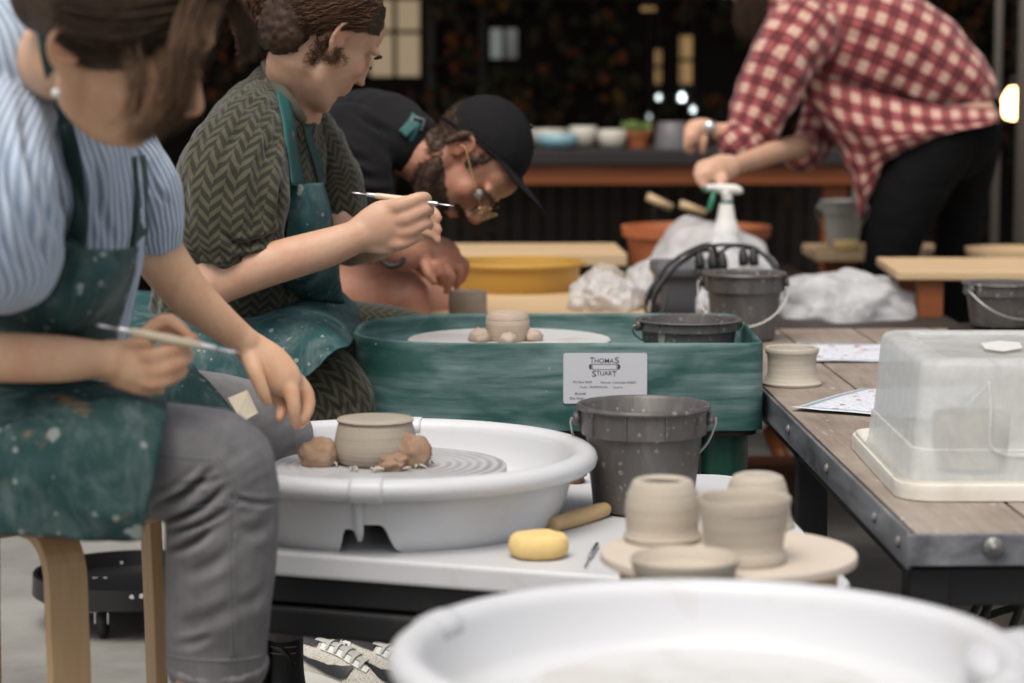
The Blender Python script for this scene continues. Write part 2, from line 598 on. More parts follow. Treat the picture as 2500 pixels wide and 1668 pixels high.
def tub_mat():
    t = NT('frosted_tub_plastic')
    v = t.coord('Object')
    tr = t.n('ShaderNodeBsdfTransparent'); tr.inputs[0].default_value = (.96, .97, .97, 1)
    d = t.noise(t.coord('Object', (6, 6, 3)), 3, 5, .6, .4)
    t.col(t.mix(d, (.78, .785, .77), (.88, .88, .87)))
    t.set(rough=.3)
    tl = t.n('ShaderNodeBsdfTranslucent'); tl.inputs[0].default_value = (.85, .86, .86, 1)
    m1 = t.n('ShaderNodeMixShader'); m1.inputs[0].default_value = .4
    t.l(t.b.outputs[0], m1.inputs[1]); t.l(tl.outputs[0], m1.inputs[2])
    m2 = t.n('ShaderNodeMixShader')
    t.l(t.ramp(d, [(.3, .30), (.7, .52)]), m2.inputs[0])
    t.l(tr.outputs[0], m2.inputs[1]); t.l(m1.outputs[0], m2.inputs[2])
    t.l(m2.outputs[0], t.out.inputs[0])
    return t.m
MT['tub'] = tub_mat()
MT['tub_lid'] = plain('cream_lid_plastic', (.70, .67, .60), .42, .04, 6, dirt=(.52, .47, .40), dirt_lo=.5, dirt_hi=.85, dscale=8)
def bag_mat():
    t = NT('thin_white_plastic')
    v = t.coord('Object')
    tr = t.n('ShaderNodeBsdfTransparent'); tr.inputs[0].default_value = (.95, .95, .96, 1)
    t.col(t.mix(t.noise(v, 9, 5), (.80, .79, .79), (.92, .92, .93)))
    t.set(rough=.3)
    tl = t.n('ShaderNodeBsdfTranslucent'); tl.inputs[0].default_value = (.8, .8, .8, 1)
    m1 = t.n('ShaderNodeMixShader'); m1.inputs[0].default_value = .4
    t.l(t.b.outputs[0], m1.inputs[1]); t.l(tl.outputs[0], m1.inputs[2])
    m2 = t.n('ShaderNodeMixShader')
    t.l(t.ramp(t.noise(v, 9, 4, .5, 1.0), [(.3, .48), (.7, .86)]), m2.inputs[0])
    t.l(tr.outputs[0], m2.inputs[1]); t.l(m1.outputs[0], m2.inputs[2])
    t.l(m2.outputs[0], t.out.inputs[0])
    t.bump(t.noise(v, 22, 3, .5, 2.5), .12, .008)
    return t.m
MT['bag'] = bag_mat()

def emit(name, col, s):
    t = NT(name)
    t.b.inputs['Emission Color'].default_value = (*col, 1)
    t.b.inputs['Emission Strength'].default_value = s
    t.col((0.02, .02, .02))
    return t.m

def paper_mat(name, seed=0.0):
    t = NT(name)
    br = t.n('ShaderNodeTexBrick')
    tc = t.coord('UV', (1, 1, 1))
    t.l(tc, br.inputs['Vector'])
    br.inputs['Color1'].default_value = (.62, .63, .68, 1)
    br.inputs['Color2'].default_value = (.42, .46, .55, 1)
    br.inputs['Mortar'].default_value = (.70, .70, .73, 1)
    br.inputs['Scale'].default_value = 7
    br.inputs['Mortar Size'].default_value = .045
    br.inputs['Bias'].default_value = -.5
    nz = t.noise(t.coord('UV', (14, 24, 1)), 2.2, 4)
    c = t.mix(t.ramp(nz, [(.55, 0.0), (.62, .8)]), br.outputs[0], (.26, .30, .38))
    rd = t.noise(t.coord('UV', (5, 6, 1), (0, 0, seed)), 2.0, 0)
    c = t.mix(t.ramp(rd, [(.70, 0.0), (.72, 1.0)]), c, (.30, .10, .08))
    # border bands
    sx = t.n('ShaderNodeSeparateXYZ'); t.l(t.coord('UV'), sx.inputs[0])
    ex = t.math('ABSOLUTE', t.math('SUBTRACT', sx.outputs[0], .5)); ey = t.math('ABSOLUTE', t.math('SUBTRACT', sx.outputs[1], .5))
    e = t.math('MAXIMUM', ex, ey)
    b = t.math('MULTIPLY', t.math('GREATER_THAN', e, .43), t.math('LESS_THAN', e, .475))
    c = t.mix(t.math('MULTIPLY', b, .75), c, (.17, .25, .30))
    c = t.mix(t.math('GREATER_THAN', e, .48), c, (.70, .71, .74))
    t.col(c); t.set(rough=.6)
    return t.m
MT['paper_a'] = paper_mat('printed_sheet', .3)
MT['paper_b'] = paper_mat('printed_sheet_blue', 1.7)
MT['care_tag'] = plain('paper_tag', (.70, .62, .47), .7, .05, 10)

# --- skin and cloth
def skin(name, col, red):
    t = NT(name)
    v = t.coord('Object')
    f = t.noise(v, 22, 6, .6, .6)
    c = t.mix(t.ramp(f, [(.38, 0.0), (.66, 1.0)]), col, red)
    c = t.mix(t.math('MULTIPLY', t.ramp(t.noise(v, 60, 4, .6), [(.55, 0.0), (.75, 1.0)]), .35), c, tuple(x * y for x, y in zip(col, (1.12, 1.1, 1.08))))
    at = t.n('ShaderNodeAttribute', attribute_name='flush')
    c = t.mix(t.math('MULTIPLY', at.outputs['Fac'], .6), c, (col[0] * .95, col[1] * .58, col[2] * .52))
    t.col(t.mix(t.math('MULTIPLY', t.noise(v, 120, 3), .25), c, tuple(x * .75 for x in col)))
    t.set(rough=.5, spec=.35, sss=.12)
    t.b.inputs['Subsurface Radius'].default_value = (.012, .005, .003)
    t.b.inputs['Subsurface Scale'].default_value = 1.0
    t.bump(t.math('ADD', t.noise(v, 260, 4), t.math('MULTIPLY', t.voronoi(v, 420), .6)), .22, .0012)
    return t.m
MT['skin_a'] = skin('skin', (.64, .405, .26), (.60, .33, .20))
MT['skin_b'] = skin('skin_fair', (.56, .35, .24), (.53, .285, .19))
MT['skin_c'] = skin('skin_ruddy', (.46, .235, .155), (.43, .165, .105))
MT['hair_dark'] = None
def hair_mat(name, col, tip):
    t = NT(name)
    v = t.coord('Object', (1, 1, 1))
    f = t.noise(v, 26, 3)
    t.col(t.mix(f, col, tip)); t.set(rough=.55, spec=.28)
    return t.m
MT['hair_w1'] = hair_mat('dark_brown_hair', (.012, .0075, .005), (.085, .050, .028))
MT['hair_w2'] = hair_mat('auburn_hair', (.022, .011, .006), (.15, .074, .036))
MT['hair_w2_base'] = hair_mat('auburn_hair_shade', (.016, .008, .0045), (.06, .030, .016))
MT['hair_lock'] = hair_mat('brown_lock', (.022, .013, .008), (.16, .088, .046))
MT['hair_m'] = hair_mat('short_brown_hair', (.035, .018, .011), (.085, .048, .030))

def fabric_bump(t, extra=None, scale=900, s=.25):
    v = t.coord('Object')
    n1 = t.noise(v, scale, 2)
    h = n1 if extra is None else t.math('ADD', t.math('MULTIPLY', n1, .3), extra)
    t.bump(h, s, .0015)

def herring():
    t = NT('olive_herringbone')
    tc = t.n('ShaderNodeTexCoord')
    sx = t.n('ShaderNodeSeparateXYZ'); t.l(tc.outputs['UV'], sx.inputs[0])
    nz = t.noise(tc.outputs['Object'], 22, 3)
    cw, rep = .0158, .0190
    U = t.math('ADD', t.math('DIVIDE', sx.outputs[0], cw), t.math('MULTIPLY', nz, .10))
    V = t.math('DIVIDE', sx.outputs[1], rep)
    V = t.math('ADD', V, t.math('MULTIPLY', t.noise(tc.outputs['Object'], 14, 2), .2))
    k = t.math('FLOOR', U)
    f = t.math('FRACT', U)
    odd = t.math('MODULO', t.math('ABSOLUTE', k), 2.0)
    g = t.math('ADD', t.math('MULTIPLY', odd, t.math('SUBTRACT', 1.0, f)), t.math('MULTIPLY', t.math('SUBTRACT', 1.0, odd), f))
    ph = t.math('ADD', t.math('ADD', V, t.math('MULTIPLY', g, .85)), t.math('MULTIPLY', odd, .33))
    w = t.math('FRACT', ph)
    st = t.math('SUBTRACT', 1.0, t.math('MULTIPLY', t.math('ABSOLUTE', t.math('SUBTRACT', w, .5)), 2.0))
    m = t.ramp(st, [(.46, 0.0), (.60, 1.0)])
    edge = t.math('MULTIPLY', t.math('ABSOLUTE', t.math('SUBTRACT', f, .5)), 2.0)
    m2 = t.math('MULTIPLY', m, t.ramp(edge, [(.90, 1.0), (1.0, .8)]))
    hair = t.noise(tc.outputs['Object'], 240, 3)
    c = t.mix(m2, (.021, .020, .012), (.076, .070, .045))
    c = t.mix(t.math('MULTIPLY', hair, .4), c, (.04, .038, .025))
    t.col(c); t.set(rough=.85, spec=.15, sheen=.25)
    t.bump(t.math('ADD', m2, t.math('MULTIPLY', hair, .4)), .35, .0022)
    return t.m
MT['herring'] = herring()

def plaid():
    t = NT('red_plaid_flannel')
    tc = t.n('ShaderNodeTexCoord')
    sx = t.n('ShaderNodeSeparateXYZ'); t.l(tc.outputs['UV'], sx.inputs[0])
    def band(sock, per, ph):
        f = t.math('FRACT', t.math('ADD', t.math('DIVIDE', sock, per), ph))
        d = t.ramp(f, [(0.0, 0.0), (.06, 1.0), (.22, 1.0), (.25, .6), (.29, .6), (.32, 1.0), (.50, 1.0), (.57, 0.0)])       # wide dark-red band
        s = t.ramp(f, [(.74, 0.0), (.77, 1.0), (.80, 1.0), (.83, 0.0)])       # thin red line
        return d, s
    da, sa = band(sx.outputs[0], .058, .1)
    db, sb = band(sx.outputs[1], .058, .3)
    cream = (.60, .44, .335)
    redm = (.34, .040, .055)
    dark = (.045, .008, .010)
    one = t.math('ADD', da, db)
    c = t.mix(t.ramp(t.math('MULTIPLY', one, .5), [(0.0, cream), (.5, (.40, .115, .110)), (1.0, dark)]), cream, cream) if False else t.ramp(t.math('MULTIPLY', one, .5), [(0.0, cream), (.42, (.235, .034, .045)), (.58, (.20, .024, .034)), (1.0, dark)])
    c = t.mix(t.math('MULTIPLY', t.math('MAXIMUM', sa, sb), .5), c, (.33, .07, .08))
    nz = t.noise(tc.outputs['Object'], 8, 4)
    c = t.mix(t.math('MULTIPLY', nz, .25), c, (.34, .12, .11))
    t.col(c); t.set(rough=.85, spec=.2, sheen=.2)
    return t.m
MT['plaid'] = plaid()

def stripes():
    t = NT('blue_ribbed_cotton')
    tc = t.n('ShaderNodeTexCoord')
    sx = t.n('ShaderNodeSeparateXYZ'); t.l(tc.outputs['UV'], sx.inputs[0])
    nz = t.noise(tc.outputs['Object'], 9, 3)
    ph = t.math('ADD', t.math('DIVIDE', sx.outputs[0], .0088), t.math('MULTIPLY', nz, .8))
    s = t.math('MULTIPLY', t.math('ADD', t.math('SINE', t.math('MULTIPLY', ph, 6.2832)), 1.0), .5)
    m = t.ramp(s, [(.25, 0.0), (.75, 1.0)])
    c = t.mix(m, (.27, .335, .44), (.50, .575, .68))
    t.col(c); t.set(rough=.8, spec=.2, sheen=.15)
    t.bump(s, .5, .003)
    return t.m
MT['stripes'] = stripes()

def denim():
    t = NT('grey_denim')
    v = t.coord('Object')
    f = t.noise(v, 9, 6, .65)
    c = t.mix(t.ramp(f, [(.36, 0.0), (.64, 1.0)]), (.060, .057, .059), (.178, .171, .175))
    tw = t.noise(t.coord('Object', (200, 200, 900), (0, .6, 0)), 1.0, 2)
    c = t.mix(t.math('MULTIPLY', tw, .5), c, (.21, .204, .208))
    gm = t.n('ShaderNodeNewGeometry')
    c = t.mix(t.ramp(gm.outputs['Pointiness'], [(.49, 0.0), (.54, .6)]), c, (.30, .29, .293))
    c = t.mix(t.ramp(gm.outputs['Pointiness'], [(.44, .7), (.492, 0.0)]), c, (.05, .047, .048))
    t.col(c); t.set(rough=.85, spec=.15, sheen=.1)
    t.bump(t.math('ADD', tw, t.math('MULTIPLY', f, .5)), .25, .0012)
    return t.m
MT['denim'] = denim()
MT['denim_seam'] = plain('denim_seam', (.20, .195, .205), .85, .4, 60)

def apron_mat(name, base, lite, stain_amt=.6, rust=False):
    t = NT(name)
    v = t.coord('Object')
    f = t.noise(v, 5, 5)
    c = t.mix(f, base, lite)
    sm = t.noise(t.coord('Object', (1, 1, .45), (0, .35, 0)), 20, 8, .74, .5)
    c = t.mix(t.math('MULTIPLY', t.ramp(sm, [(.46, 0.0), (.74, 1.0)]), stain_amt), c, (.25, .31, .30))
    dk = t.noise(v, 11, 5, .6, .5)
    c = t.mix(t.math('MULTIPLY', t.ramp(dk, [(.55, 0.0), (.72, 1.0)]), .55), c, (.006, .016, .016))
    c = t.mix(t.math('MULTIPLY', spots(t, t.coord('Object', (1, 1, .55), (.2, .5, 0)), 38, .03, .085, .62), .55), c, (.40, .42, .39))
    c = t.mix(t.math('MULTIPLY', spots(t, v, 85, .04, .11, .62), .6), c, (.40, .42, .39))
    if rust:
        rs = t.noise(v, 10, 4, .6, .8)
        c = t.mix(t.math('MULTIPLY', t.ramp(rs, [(.62, 0.0), (.70, 1.0)]), .7), c, (.33, .19, .10))
    t.col(c); t.set(rough=.62, spec=.3)
    t.bump(t.math('ADD', t.noise(v, 700, 2), t.math('MULTIPLY', t.noise(v, 30, 4), .8)), .2, .002)
    return t.m
MT['apron_a'] = apron_mat('teal_apron_stained', (.010, .040, .038), (.024, .076, .072), .5, True)
MT['apron_b'] = apron_mat('teal_apron', (.010, .048, .052), (.024, .086, .090), .5)
MT['strap'] = plain('apron_strap', (.008, .046, .042), .65, .2, 12, .2, 500)
MT['strap_b'] = plain('apron_strap_teal', (.012, .085, .082), .65, .2, 12, .2, 500)
MT['black_shirt'] = plain('black_cotton', (.0095, .009, .010), .85, .2, 8, .2, 600, spec=.12, sheen=.03)
MT['leggings'] = plain('black_leggings', (.0042, .0042, .0045), .85, .15, 8, .15, 500, spec=.10)
MT['cap'] = plain('black_cap_felt', (.0115, .011, .0115), .88, .15, 20, .3, 500, spec=.12)
MT['collar'] = plain('olive_collar', (.085, .078, .052), .85, .15, 20, .3, 500)
MT['gold'] = plain('gold_frame', (.62, .44, .2), .25, .05, metal=1.0)
MT['lens'] = None
MT['eye_white'] = plain('eyeball', (.34, .31, .29), .3, .02)
MT['iris'] = plain('iris', (.03, .02, .013), .15, .1)
MT['sneaker'] = plain('sneaker_leather', (.66, .65, .61), .5, .05, 12)
MT['sneaker_grey'] = plain('sneaker_suede', (.42, .42, .39), .7, .08, 12)
MT['sole'] = plain('cream_midsole', (.60, .56, .42), .5, .08, 9)
MT['boot'] = plain('black_boot', (.012, .012, .013), .5, .2, 20, .2, 200)
MT['tan_elastic'] = plain('tan_elastic', (.36, .29, .2), .8, .15, 60)
def mesh_fab():
    t = NT('sneaker_mesh')
    v = t.coord('Object')
    d = t.voronoi(v, 330)
    c = t.mix(t.ramp(d, [(.28, 0.0), (.42, 1.0)]), (.30, .28, .235), (.56, .535, .47))
    t.col(c); t.set(rough=.8)
    return t.m
MT['sneaker_mesh'] = mesh_fab()

MT['bolt'] = plain('dusty_bolt', (.20, .195, .19), .45, .2, 60, metal=.5)
# ------------------------------------------------------------------ ground
v, f = [(-14, -3, 0), (14, -3, 0), (14, 24, 0), (-14, 24, 0)], [(0, 1, 2, 3)]
ground = tag(mesh_obj('ground', v, f, MT['concrete'], smooth=False), 'grey concrete patio floor with stains', None, None, 'structure')

# ------------------------------------------------------------------ the dark building behind
wall = thing('cafe_wall', 'dark cafe wall with lit windows behind the counter', 'wall', (0, 11.4, 0))
def wall_with_holes(name, x0, x1, z0, z1, y, t, holes, mat, parent):
    xs = sorted(set([x0, x1] + [h[0] for h in holes] + [h[1] for h in holes]))
    zs = sorted(set([z0, z1] + [h[2] for h in holes] + [h[3] for h in holes]))
    parts = []
    for i in range(len(xs) - 1):
        for j in range(len(zs) - 1):
            cx, cz = (xs[i] + xs[i + 1]) / 2, (zs[j] + zs[j + 1]) / 2
            if any(h[0] < cx < h[1] and h[2] < cz < h[3] for h in holes):
                continue
            parts.append(box(xs[i], xs[i + 1], y, y + t, zs[j], zs[j + 1]))
    return mesh_obj(name, *merge(*parts), mat, parent, smooth=False)
WY = 11.4
def wpx(x0, y0, x1, y1, D=WY):
    a, b = P(x0, y1, D), P(x1, y0, D)
    return (a.x, b.x, a.z, b.z)
h1 = wpx(893, -160, 1032, 196)
h2 = wpx(1188, 60, 1272, 152)
h3 = wpx(1590, 112, 1626, 214)
h4 = wpx(1650, 78, 1702, 214)
h5 = wpx(1556, 6, 1612, 36)
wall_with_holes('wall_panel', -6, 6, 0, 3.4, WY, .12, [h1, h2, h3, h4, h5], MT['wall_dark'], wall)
warm = emit('warm_lit_pane', (.80, .60, .37), .26)
warm2 = emit('amber_lit_pane', (.9, .55, .22), .22)
cool = emit('pale_lit_pane', (.62, .68, .62), .17)
def window(h, cols, rows, mat, blanks=()):
    fr = []
    b = .018
    W, H = h[1] - h[0], h[3] - h[2]
    root = None
    for (a0, a1, c0, c1) in ((h[0], h[1], h[2], h[2] + b), (h[0], h[1], h[3] - b, h[3]), (h[0], h[0] + b, h[2] + b, h[3] - b), (h[1] - b, h[1], h[2] + b, h[3] - b)):
        fr.append(box(a0, a1, WY + .02, WY + .07, c0, c1))
    for i in range(1, cols):
        x = h[0] + W * i / cols
        fr.append(box(x - b / 2, x + b / 2, WY + .022, WY + .068, h[2] + b, h[3] - b))
    for j in range(1, rows):
        z = h[2] + H * j / rows
        fr.append(box(h[0] + b, h[1] - b, WY + .024, WY + .066, z - b / 2, z + b / 2))
    root = mesh_obj('window', *merge(*fr), MT['wall_dark'], wall, smooth=False)
    for i in range(cols):
        for j in range(rows):
            if (i, j) in blanks: continue
            x0, x1 = h[0] + W * i / cols, h[0] + W * (i + 1) / cols
            z0, z1 = h[2] + H * j / rows, h[2] + H * (j + 1) / rows
            mesh_obj('pane', *box(x0 + .001, x1 - .001, WY + .08, WY + .086, z0 + .001, z1 - .001), mat, root, smooth=False)
window(h1, 2, 3, warm)
window(h2, 2, 1, cool, ((1, 0),))
window(h3, 1, 2, warm2)
window(h4, 1, 2, warm2)
window(h5, 1, 1, warm2)
rbox('door_frame', P(1040, 0, WY - .08).x, P(1062, 0, WY - .08).x, WY - .06, WY - .002, 0, 2.8, MT['dark_wood'], wall)
rbox('door_frame', P(1168, 0, WY - .08).x, P(1186, 0, WY - .08).x, WY - .06, WY - .002, 0, 2.8, MT['dark_wood'], wall)
rbox('wall_beam', -6, 6, WY - .07, WY - .003, P(0, -40, WY).z, P(0, 0, WY).z, MT['dark_wood'], wall)

roof = thing('pergola_roof', 'dark pergola roof over the back of the patio', 'roof', (0, 10, 2.7))  # roof and sides added out of view to keep sky light off the background
rbox('roof_panel', -6.5, 6.5, 8.3, 12.5, 2.72, 2.80, MT['roof_dark'], roof)
for k in range(9):
    x = -6 + k * 1.5
    rbox('rafter', x - .04, x + .04, 8.1, 11.3, 2.58, 2.717, MT['dark_wood'], roof)
for x in (-6.3, 6.3):
    rbox('side_panel', x - .04, x + .04, 8.3, 11.3, 0, 2.575, MT['wall_dark'], roof)

# vine growing over the wall: thousands of small leaves, nobody could count them
def vine():
    n = 9000
    rg = np.random.default_rng(3)
    x = rg.uniform(-3.2, 3.6, n); z = rg.uniform(0.05, 2.6, n)
    dens = pn(np.column_stack([x * 1.6, z * 1.6, np.zeros(n)]))
    keep = dens > -.25
    for h in (h1, h2, h3, h4, h5):
        keep &= ~((x > h[0] - .05) & (x < h[1] + .05) & (z > h[2] - .05) & (z < h[3] + .05))
    x, z = x[keep], z[keep]
    n = len(x)
    y = WY - .04 - rg.uniform(0, .30, n)
    s = rg.uniform(.03, .075, n)
    vs, fs, mi = [], [], []
    for i in range(n):
        e = Euler((rg.uniform(-.9, .9), rg.uniform(-3.1, 3.1), rg.uniform(-.9, .9))).to_matrix()
        o = Vector((x[i], y[i], z[i]))
        q = [(-.5, 0, 0), (-.2, -.08, -.4), (.35, 0, -.3), (.6, -.1, .0), (.35, 0, .3), (-.2, -.08, .4)]
        b = len(vs)
        for p in q:
            vs.append(tuple(o + e @ (Vector(p) * s[i])))
        fs.append(tuple(range(b, b + 6)))
        u = rg.random()
        mi.append(0 if u < .62 else 1 if u < .84 else 2 if u < .96 else 3)
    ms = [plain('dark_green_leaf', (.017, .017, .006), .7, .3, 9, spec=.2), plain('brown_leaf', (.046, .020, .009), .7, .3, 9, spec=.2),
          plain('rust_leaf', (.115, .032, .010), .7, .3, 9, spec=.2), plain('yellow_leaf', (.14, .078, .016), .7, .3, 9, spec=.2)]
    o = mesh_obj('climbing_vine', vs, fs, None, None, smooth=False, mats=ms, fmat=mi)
    return tag(o, 'dark climbing vine with rusty autumn leaves covering the wall', 'vine', None, 'stuff')
vine()

# ------------------------------------------------------------------ long counter along the back
CY = 8.6
zc = P(0, 366, CY).z
counter = thing('back_counter', 'long dark counter with orange wooden beam along the back', 'counter', (0, CY, 0))
cx0, cx1 = P(980, 0, CY).x, P(2120, 0, CY).x
rbox('counter_top', cx0, cx1, CY, CY + .75, zc - .055, zc, MT['counter'], counter, .006)
rbox('front_beam', cx0, cx1, CY + .03, CY + .08, P(0, 452, CY).z, zc - .057, MT['orange_beam'], counter, .004)
for xx in (1000, 2052):
    X = P(xx, 0, CY).x
    rbox('leg', X - .04, X + .05, CY + .085, CY + .175, 0, zc - .058, MT['orange_beam'], counter, .004)
rbox('lower_shelf', cx0, cx1, CY + .2, CY + .7, .16, .20, MT['dark_wood'], counter, .004)
nslat = 26
for k in range(nslat):
    a = cx0 + (cx1 - cx0) * k / nslat
    rbox('back_slat', a + .006, a + (cx1 - cx0) / nslat - .006, CY + .71, CY + .735, .02, zc - .06, MT['dark_wood'], counter, .002)

# ------------------------------------------------------------------ pottery helpers
def pot(name, label, cat, c, prof, mat, n=56, wob=.006, seed=1, group=None):
    vs, fs = lathe(prof, n, (0, 0, 0), wob, seed)
    o = mesh_obj(name, vs, fs, mat)
    o.location = c
    autosmooth(o, 50)
    return tag(o, label, cat, group)

def splash_pan(c, zb, r, mat, parent, seam=None, h=.105, notch=True):
    """two-piece white basin: wall with a rolled rim, floor, arched cut-outs at the seams"""
    n = 600
    zr = h
    prof_out = [(r - .045, 0), (r - .038, .004), (r - .022, .06), (r - .018, .083)]
    ang = [2 * math.pi * i / n for i in range(n)]
    def low(a):
        if not notch: return 0.0
        z = 0.0
        for s in seam:
            d = ((a - s + math.pi) % (2 * math.pi) - math.pi) * (r - .02)
            # tongue in the middle, an arch to either side
            for (cc, w, hh) in ((-.011, .009, .036), (.022, .019, .043)):
                q = abs(d - cc) / w
                hz = hh / (1 + (q * .78) ** 5) - .0022
                z = max(z, hz)
        return z
    vs, fs = [], []
    rows = 10
    for a in ang:
        l = low(a)
        for k in range(rows):
            z = l + (.088 - l) * k / (rows - 1)
            rr = np.interp(z, [p[1] for p in prof_out], [p[0] for p in prof_out])
            vs.append((rr * math.cos(a), rr * math.sin(a), z))
        # rolled rim and inner wall
        for t in range(0, 11):
            u = -2.2 + t * (2.2 + 3.3) / 10
            vs.append(((r - .002) + .0175 * math.cos(u), 0, zr - .014 + .0155 * math.sin(u)))
            x = vs[-1][0]; vs[-1] = (x * math.cos(a), x * math.sin(a), vs[-1][2])
        for (ir, iz) in ((r - .024, .072), (r - .030, .05), (r - .040, .038), (r - .06, .034), (.06, .034)):
            vs.append((ir * math.cos(a), ir * math.sin(a), iz))
    m = rows + 11 + 5
    for i in range(n):
        i2 = (i + 1) % n
        for k in range(m - 1):
            fs.append((i * m + k, i2 * m + k, i2 * m + k + 1, i * m + k + 1))
    halves = []
    if seam is None: seam = (0, math.pi)
    i0 = int(round((seam[0] % (2 * math.pi)) / (2 * math.pi) * n)); i1 = int(round((seam[1] % (2 * math.pi)) / (2 * math.pi) * n))
    def ring_idx(a, b):
        out = [a]
        while out[-1] != b: out.append((out[-1] + 1) % n)
        return out
    root = None
    for (a, b) in ((i0, i1), (i1, i0)):
        ids = ring_idx(a, b)
        hv, hf = [], []
        for i in ids:
            hv += vs[i * m:(i + 1) * m]
        for q in range(len(ids) - 1):
            for k in range(m - 1):
                hf.append((q * m + k, (q + 1) * m + k, (q + 1) * m + k + 1, q * m + k + 1))
        o = mesh_obj('pan_half', hv, hf, mat)
        o.location = (c[0], c[1], zb)
        set_parent(o, parent)
        halves.append(o)
        # collar of the joint: a slightly larger piece of the rim
        cv, cf = [], []
        K = 9
        for q in range(K):
            aa = ang[a] - .006 + q * .016 / .28 * .28 / r * .9 / (K - 1) * 3.0
            cv.append(None); cv.pop()
            for t in range(0, 11):
                u = -2.6 + t * (2.6 + 3.4) / 10
                x = (r - .002) + .0190 * math.cos(u)
                cv.append((x * math.cos(aa), x * math.sin(aa), zr - .014 + .0168 * math.sin(u)))
        for q in range(K - 1):
            for t in range(10):
                cf.append((q * 11 + t, (q + 1) * 11 + t, (q + 1) * 11 + t + 1, q * 11 + t + 1))
        j = mesh_obj('joint_collar', cv, cf, mat)
        j.location = (c[0], c[1], zb)
        solidify(j, .0012, 0)
        set_parent(j, o)
        # the little tongue strip under the collar
        tv, tf = [], []
        for (z, w, dr) in ((.084, .008, .004), (.06, .0075, .004), (.03, .006, .004), (.018, .003, .004)):
            rr = np.interp(z, [p[1] for p in prof_out], [p[0] for p in prof_out]) + dr
            for sgn in (-1, 1):
                aa = ang[a] + .02 + sgn * w / r
                tv.append((rr * math.cos(aa), rr * math.sin(aa), z))
        for q in range(3):
            tf.append((q * 2, q * 2 + 1, q * 2 + 3, q * 2 + 2))
        tt = mesh_obj('joint_tongue', tv, tf, mat)
        tt.location = (c[0], c[1], zb)
        solidify(tt, .004, 0)
        set_parent(tt, o)
    return halves

# ------------------------------------------------------------------ white pottery wheel in the middle
ZT = .46                               # its white table
wc = P(950, 1100, 3.41); wc = (wc.x, 3.41)
ww = thing('pottery_wheel', 'white pottery wheel with round two-piece splash pan on black frame, in the middle', 'pottery wheel', (wc[0], wc[1], 0), 'white pottery wheels')
poly = rounded([(-.47, 3.235), (.127, 3.02), (.43, 2.93), (.405, 3.40), (.362, 3.80), (-.33, 3.86)], [.08, .3, .05, .3, .06, .1], 8)
o = mesh_obj('table_top', *prism(poly, ZT - .034, ZT), MT['white_table'], ww, smooth=False); bevel_obj(o, .006, 3)
def inset(poly, d):
    c = np.mean(np.array(poly), axis=0)
    out = []
    for p in poly:
        q = np.array(p) - c
        out.append(tuple(c + q * (1 - d / np.linalg.norm(q))))
    return out
o = mesh_obj('frame_apron', *prism(inset(poly, .02), ZT - .072, ZT - .036), MT['black_metal'], ww, smooth=False); bevel_obj(o, .003)
o = mesh_obj('frame_rail', *prism(inset(poly, .008), ZT - .116, ZT - .076), MT['black_metal'], ww, smooth=False); bevel_obj(o, .008, 3)
for (lx, ly) in ((-.40, 3.30), (.28, 3.10), (.26, 3.68), (-.40, 3.70)):
    vs, fs = lathe([(0, 0), (.022, 0), (.022, ZT - .117), (0, ZT - .117)], 16, (lx, ly, 0))
    autosmooth(mesh_obj('leg', vs, fs, MT['black_metal'], ww))
SEAM = (R(-97), R(-97) + math.pi)
splash_pan(wc, ZT, .282, MT['white_plastic'], ww, SEAM)
vs, fs = lathe([(0, .0), (.168, .0), (.168, .012), (.166, .014), (0, .014)], 72)
o = mesh_obj('wheel_head', vs, fs, MT['wheel_grey']); o.location = (wc[0], wc[1], ZT + .066); autosmooth(o); set_parent(o, ww)
vs, fs = lathe([(.03, .0), (.03, .064)], 24)
o = mesh_obj('shaft', vs, fs, MT['steel']); o.location = (wc[0], wc[1], ZT); set_parent(o, ww)
ZH = ZT + .080

pc = PZ(912, 1146, ZH)
pc = (pc.x, pc.y + .055, ZH)
pot('clay_bowl', 'upside-down clay bowl being trimmed on the white wheel', 'bowl', pc,
    [(0, 0), (.050, 0), (.0570, .006), (.0602, .016), (.0600, .025), (.0568, .044), (.0535, .0570), (.0524, .0600), (.0548, .0612), (.0554, .0632), (.0535, .0652), (.03, .0665), (0, .0668)], MT['clay_dark'], wob=.003, seed=2)

def lump(name, label, cat, c, rx, ry, rz, mat, seed, amp=.3, group=None, sub=4, freq=2.0, flat=True):
    bm = bmesh.new()
    bmesh.ops.create_icosphere(bm, subdivisions=sub, radius=1)
    co = np.array([v.co[:] for v in bm.verts])
    nz = fbm(co * freq + seed * 7.1, 4)
    nz2 = -np.abs(pn(co * freq * 1.3 + seed * 3.3))
    k = 1 + amp * .75 * nz + amp * .35 * nz2
    co = co * k[:, None] * np.array([rx, ry, rz])
    if flat:
        co[:, 2] = np.maximum(co[:, 2], -rz * .55)
    for v, p in zip(bm.verts, co):
        v.co = p
    me = bpy.data.meshes.new(name); bm.to_mesh(me); bm.free()
    me.polygons.foreach_set("use_smooth", [True] * len(me.polygons))
    me.materials.append(mat)
    o = link(name, me)
    o.location = (c[0], c[1], c[2] + (rz * .55 if flat else 0))
    return tag(o, label, cat, group)
G = 'clay lugs holding the bowl'
a = P(780, 1128, pc[1] - .02)
lump('clay_lump', 'brown clay wad left of the upside-down bowl on the white wheel', 'clay', (a.x, a.y, ZH), .029, .025, .027, MT['red_clay'], 1, .20, G, 4, 1.5)
a = P(1000, 1128, pc[1] - .03)
lump('clay_lump', 'brown clay wad pressed against the right side of the bowl on the white wheel', 'clay', (a.x, a.y, ZH), .030, .026, .031, MT['red_clay'], 8, .24, G, 4, 1.5)
a = P(960, 1140, pc[1] - .06)
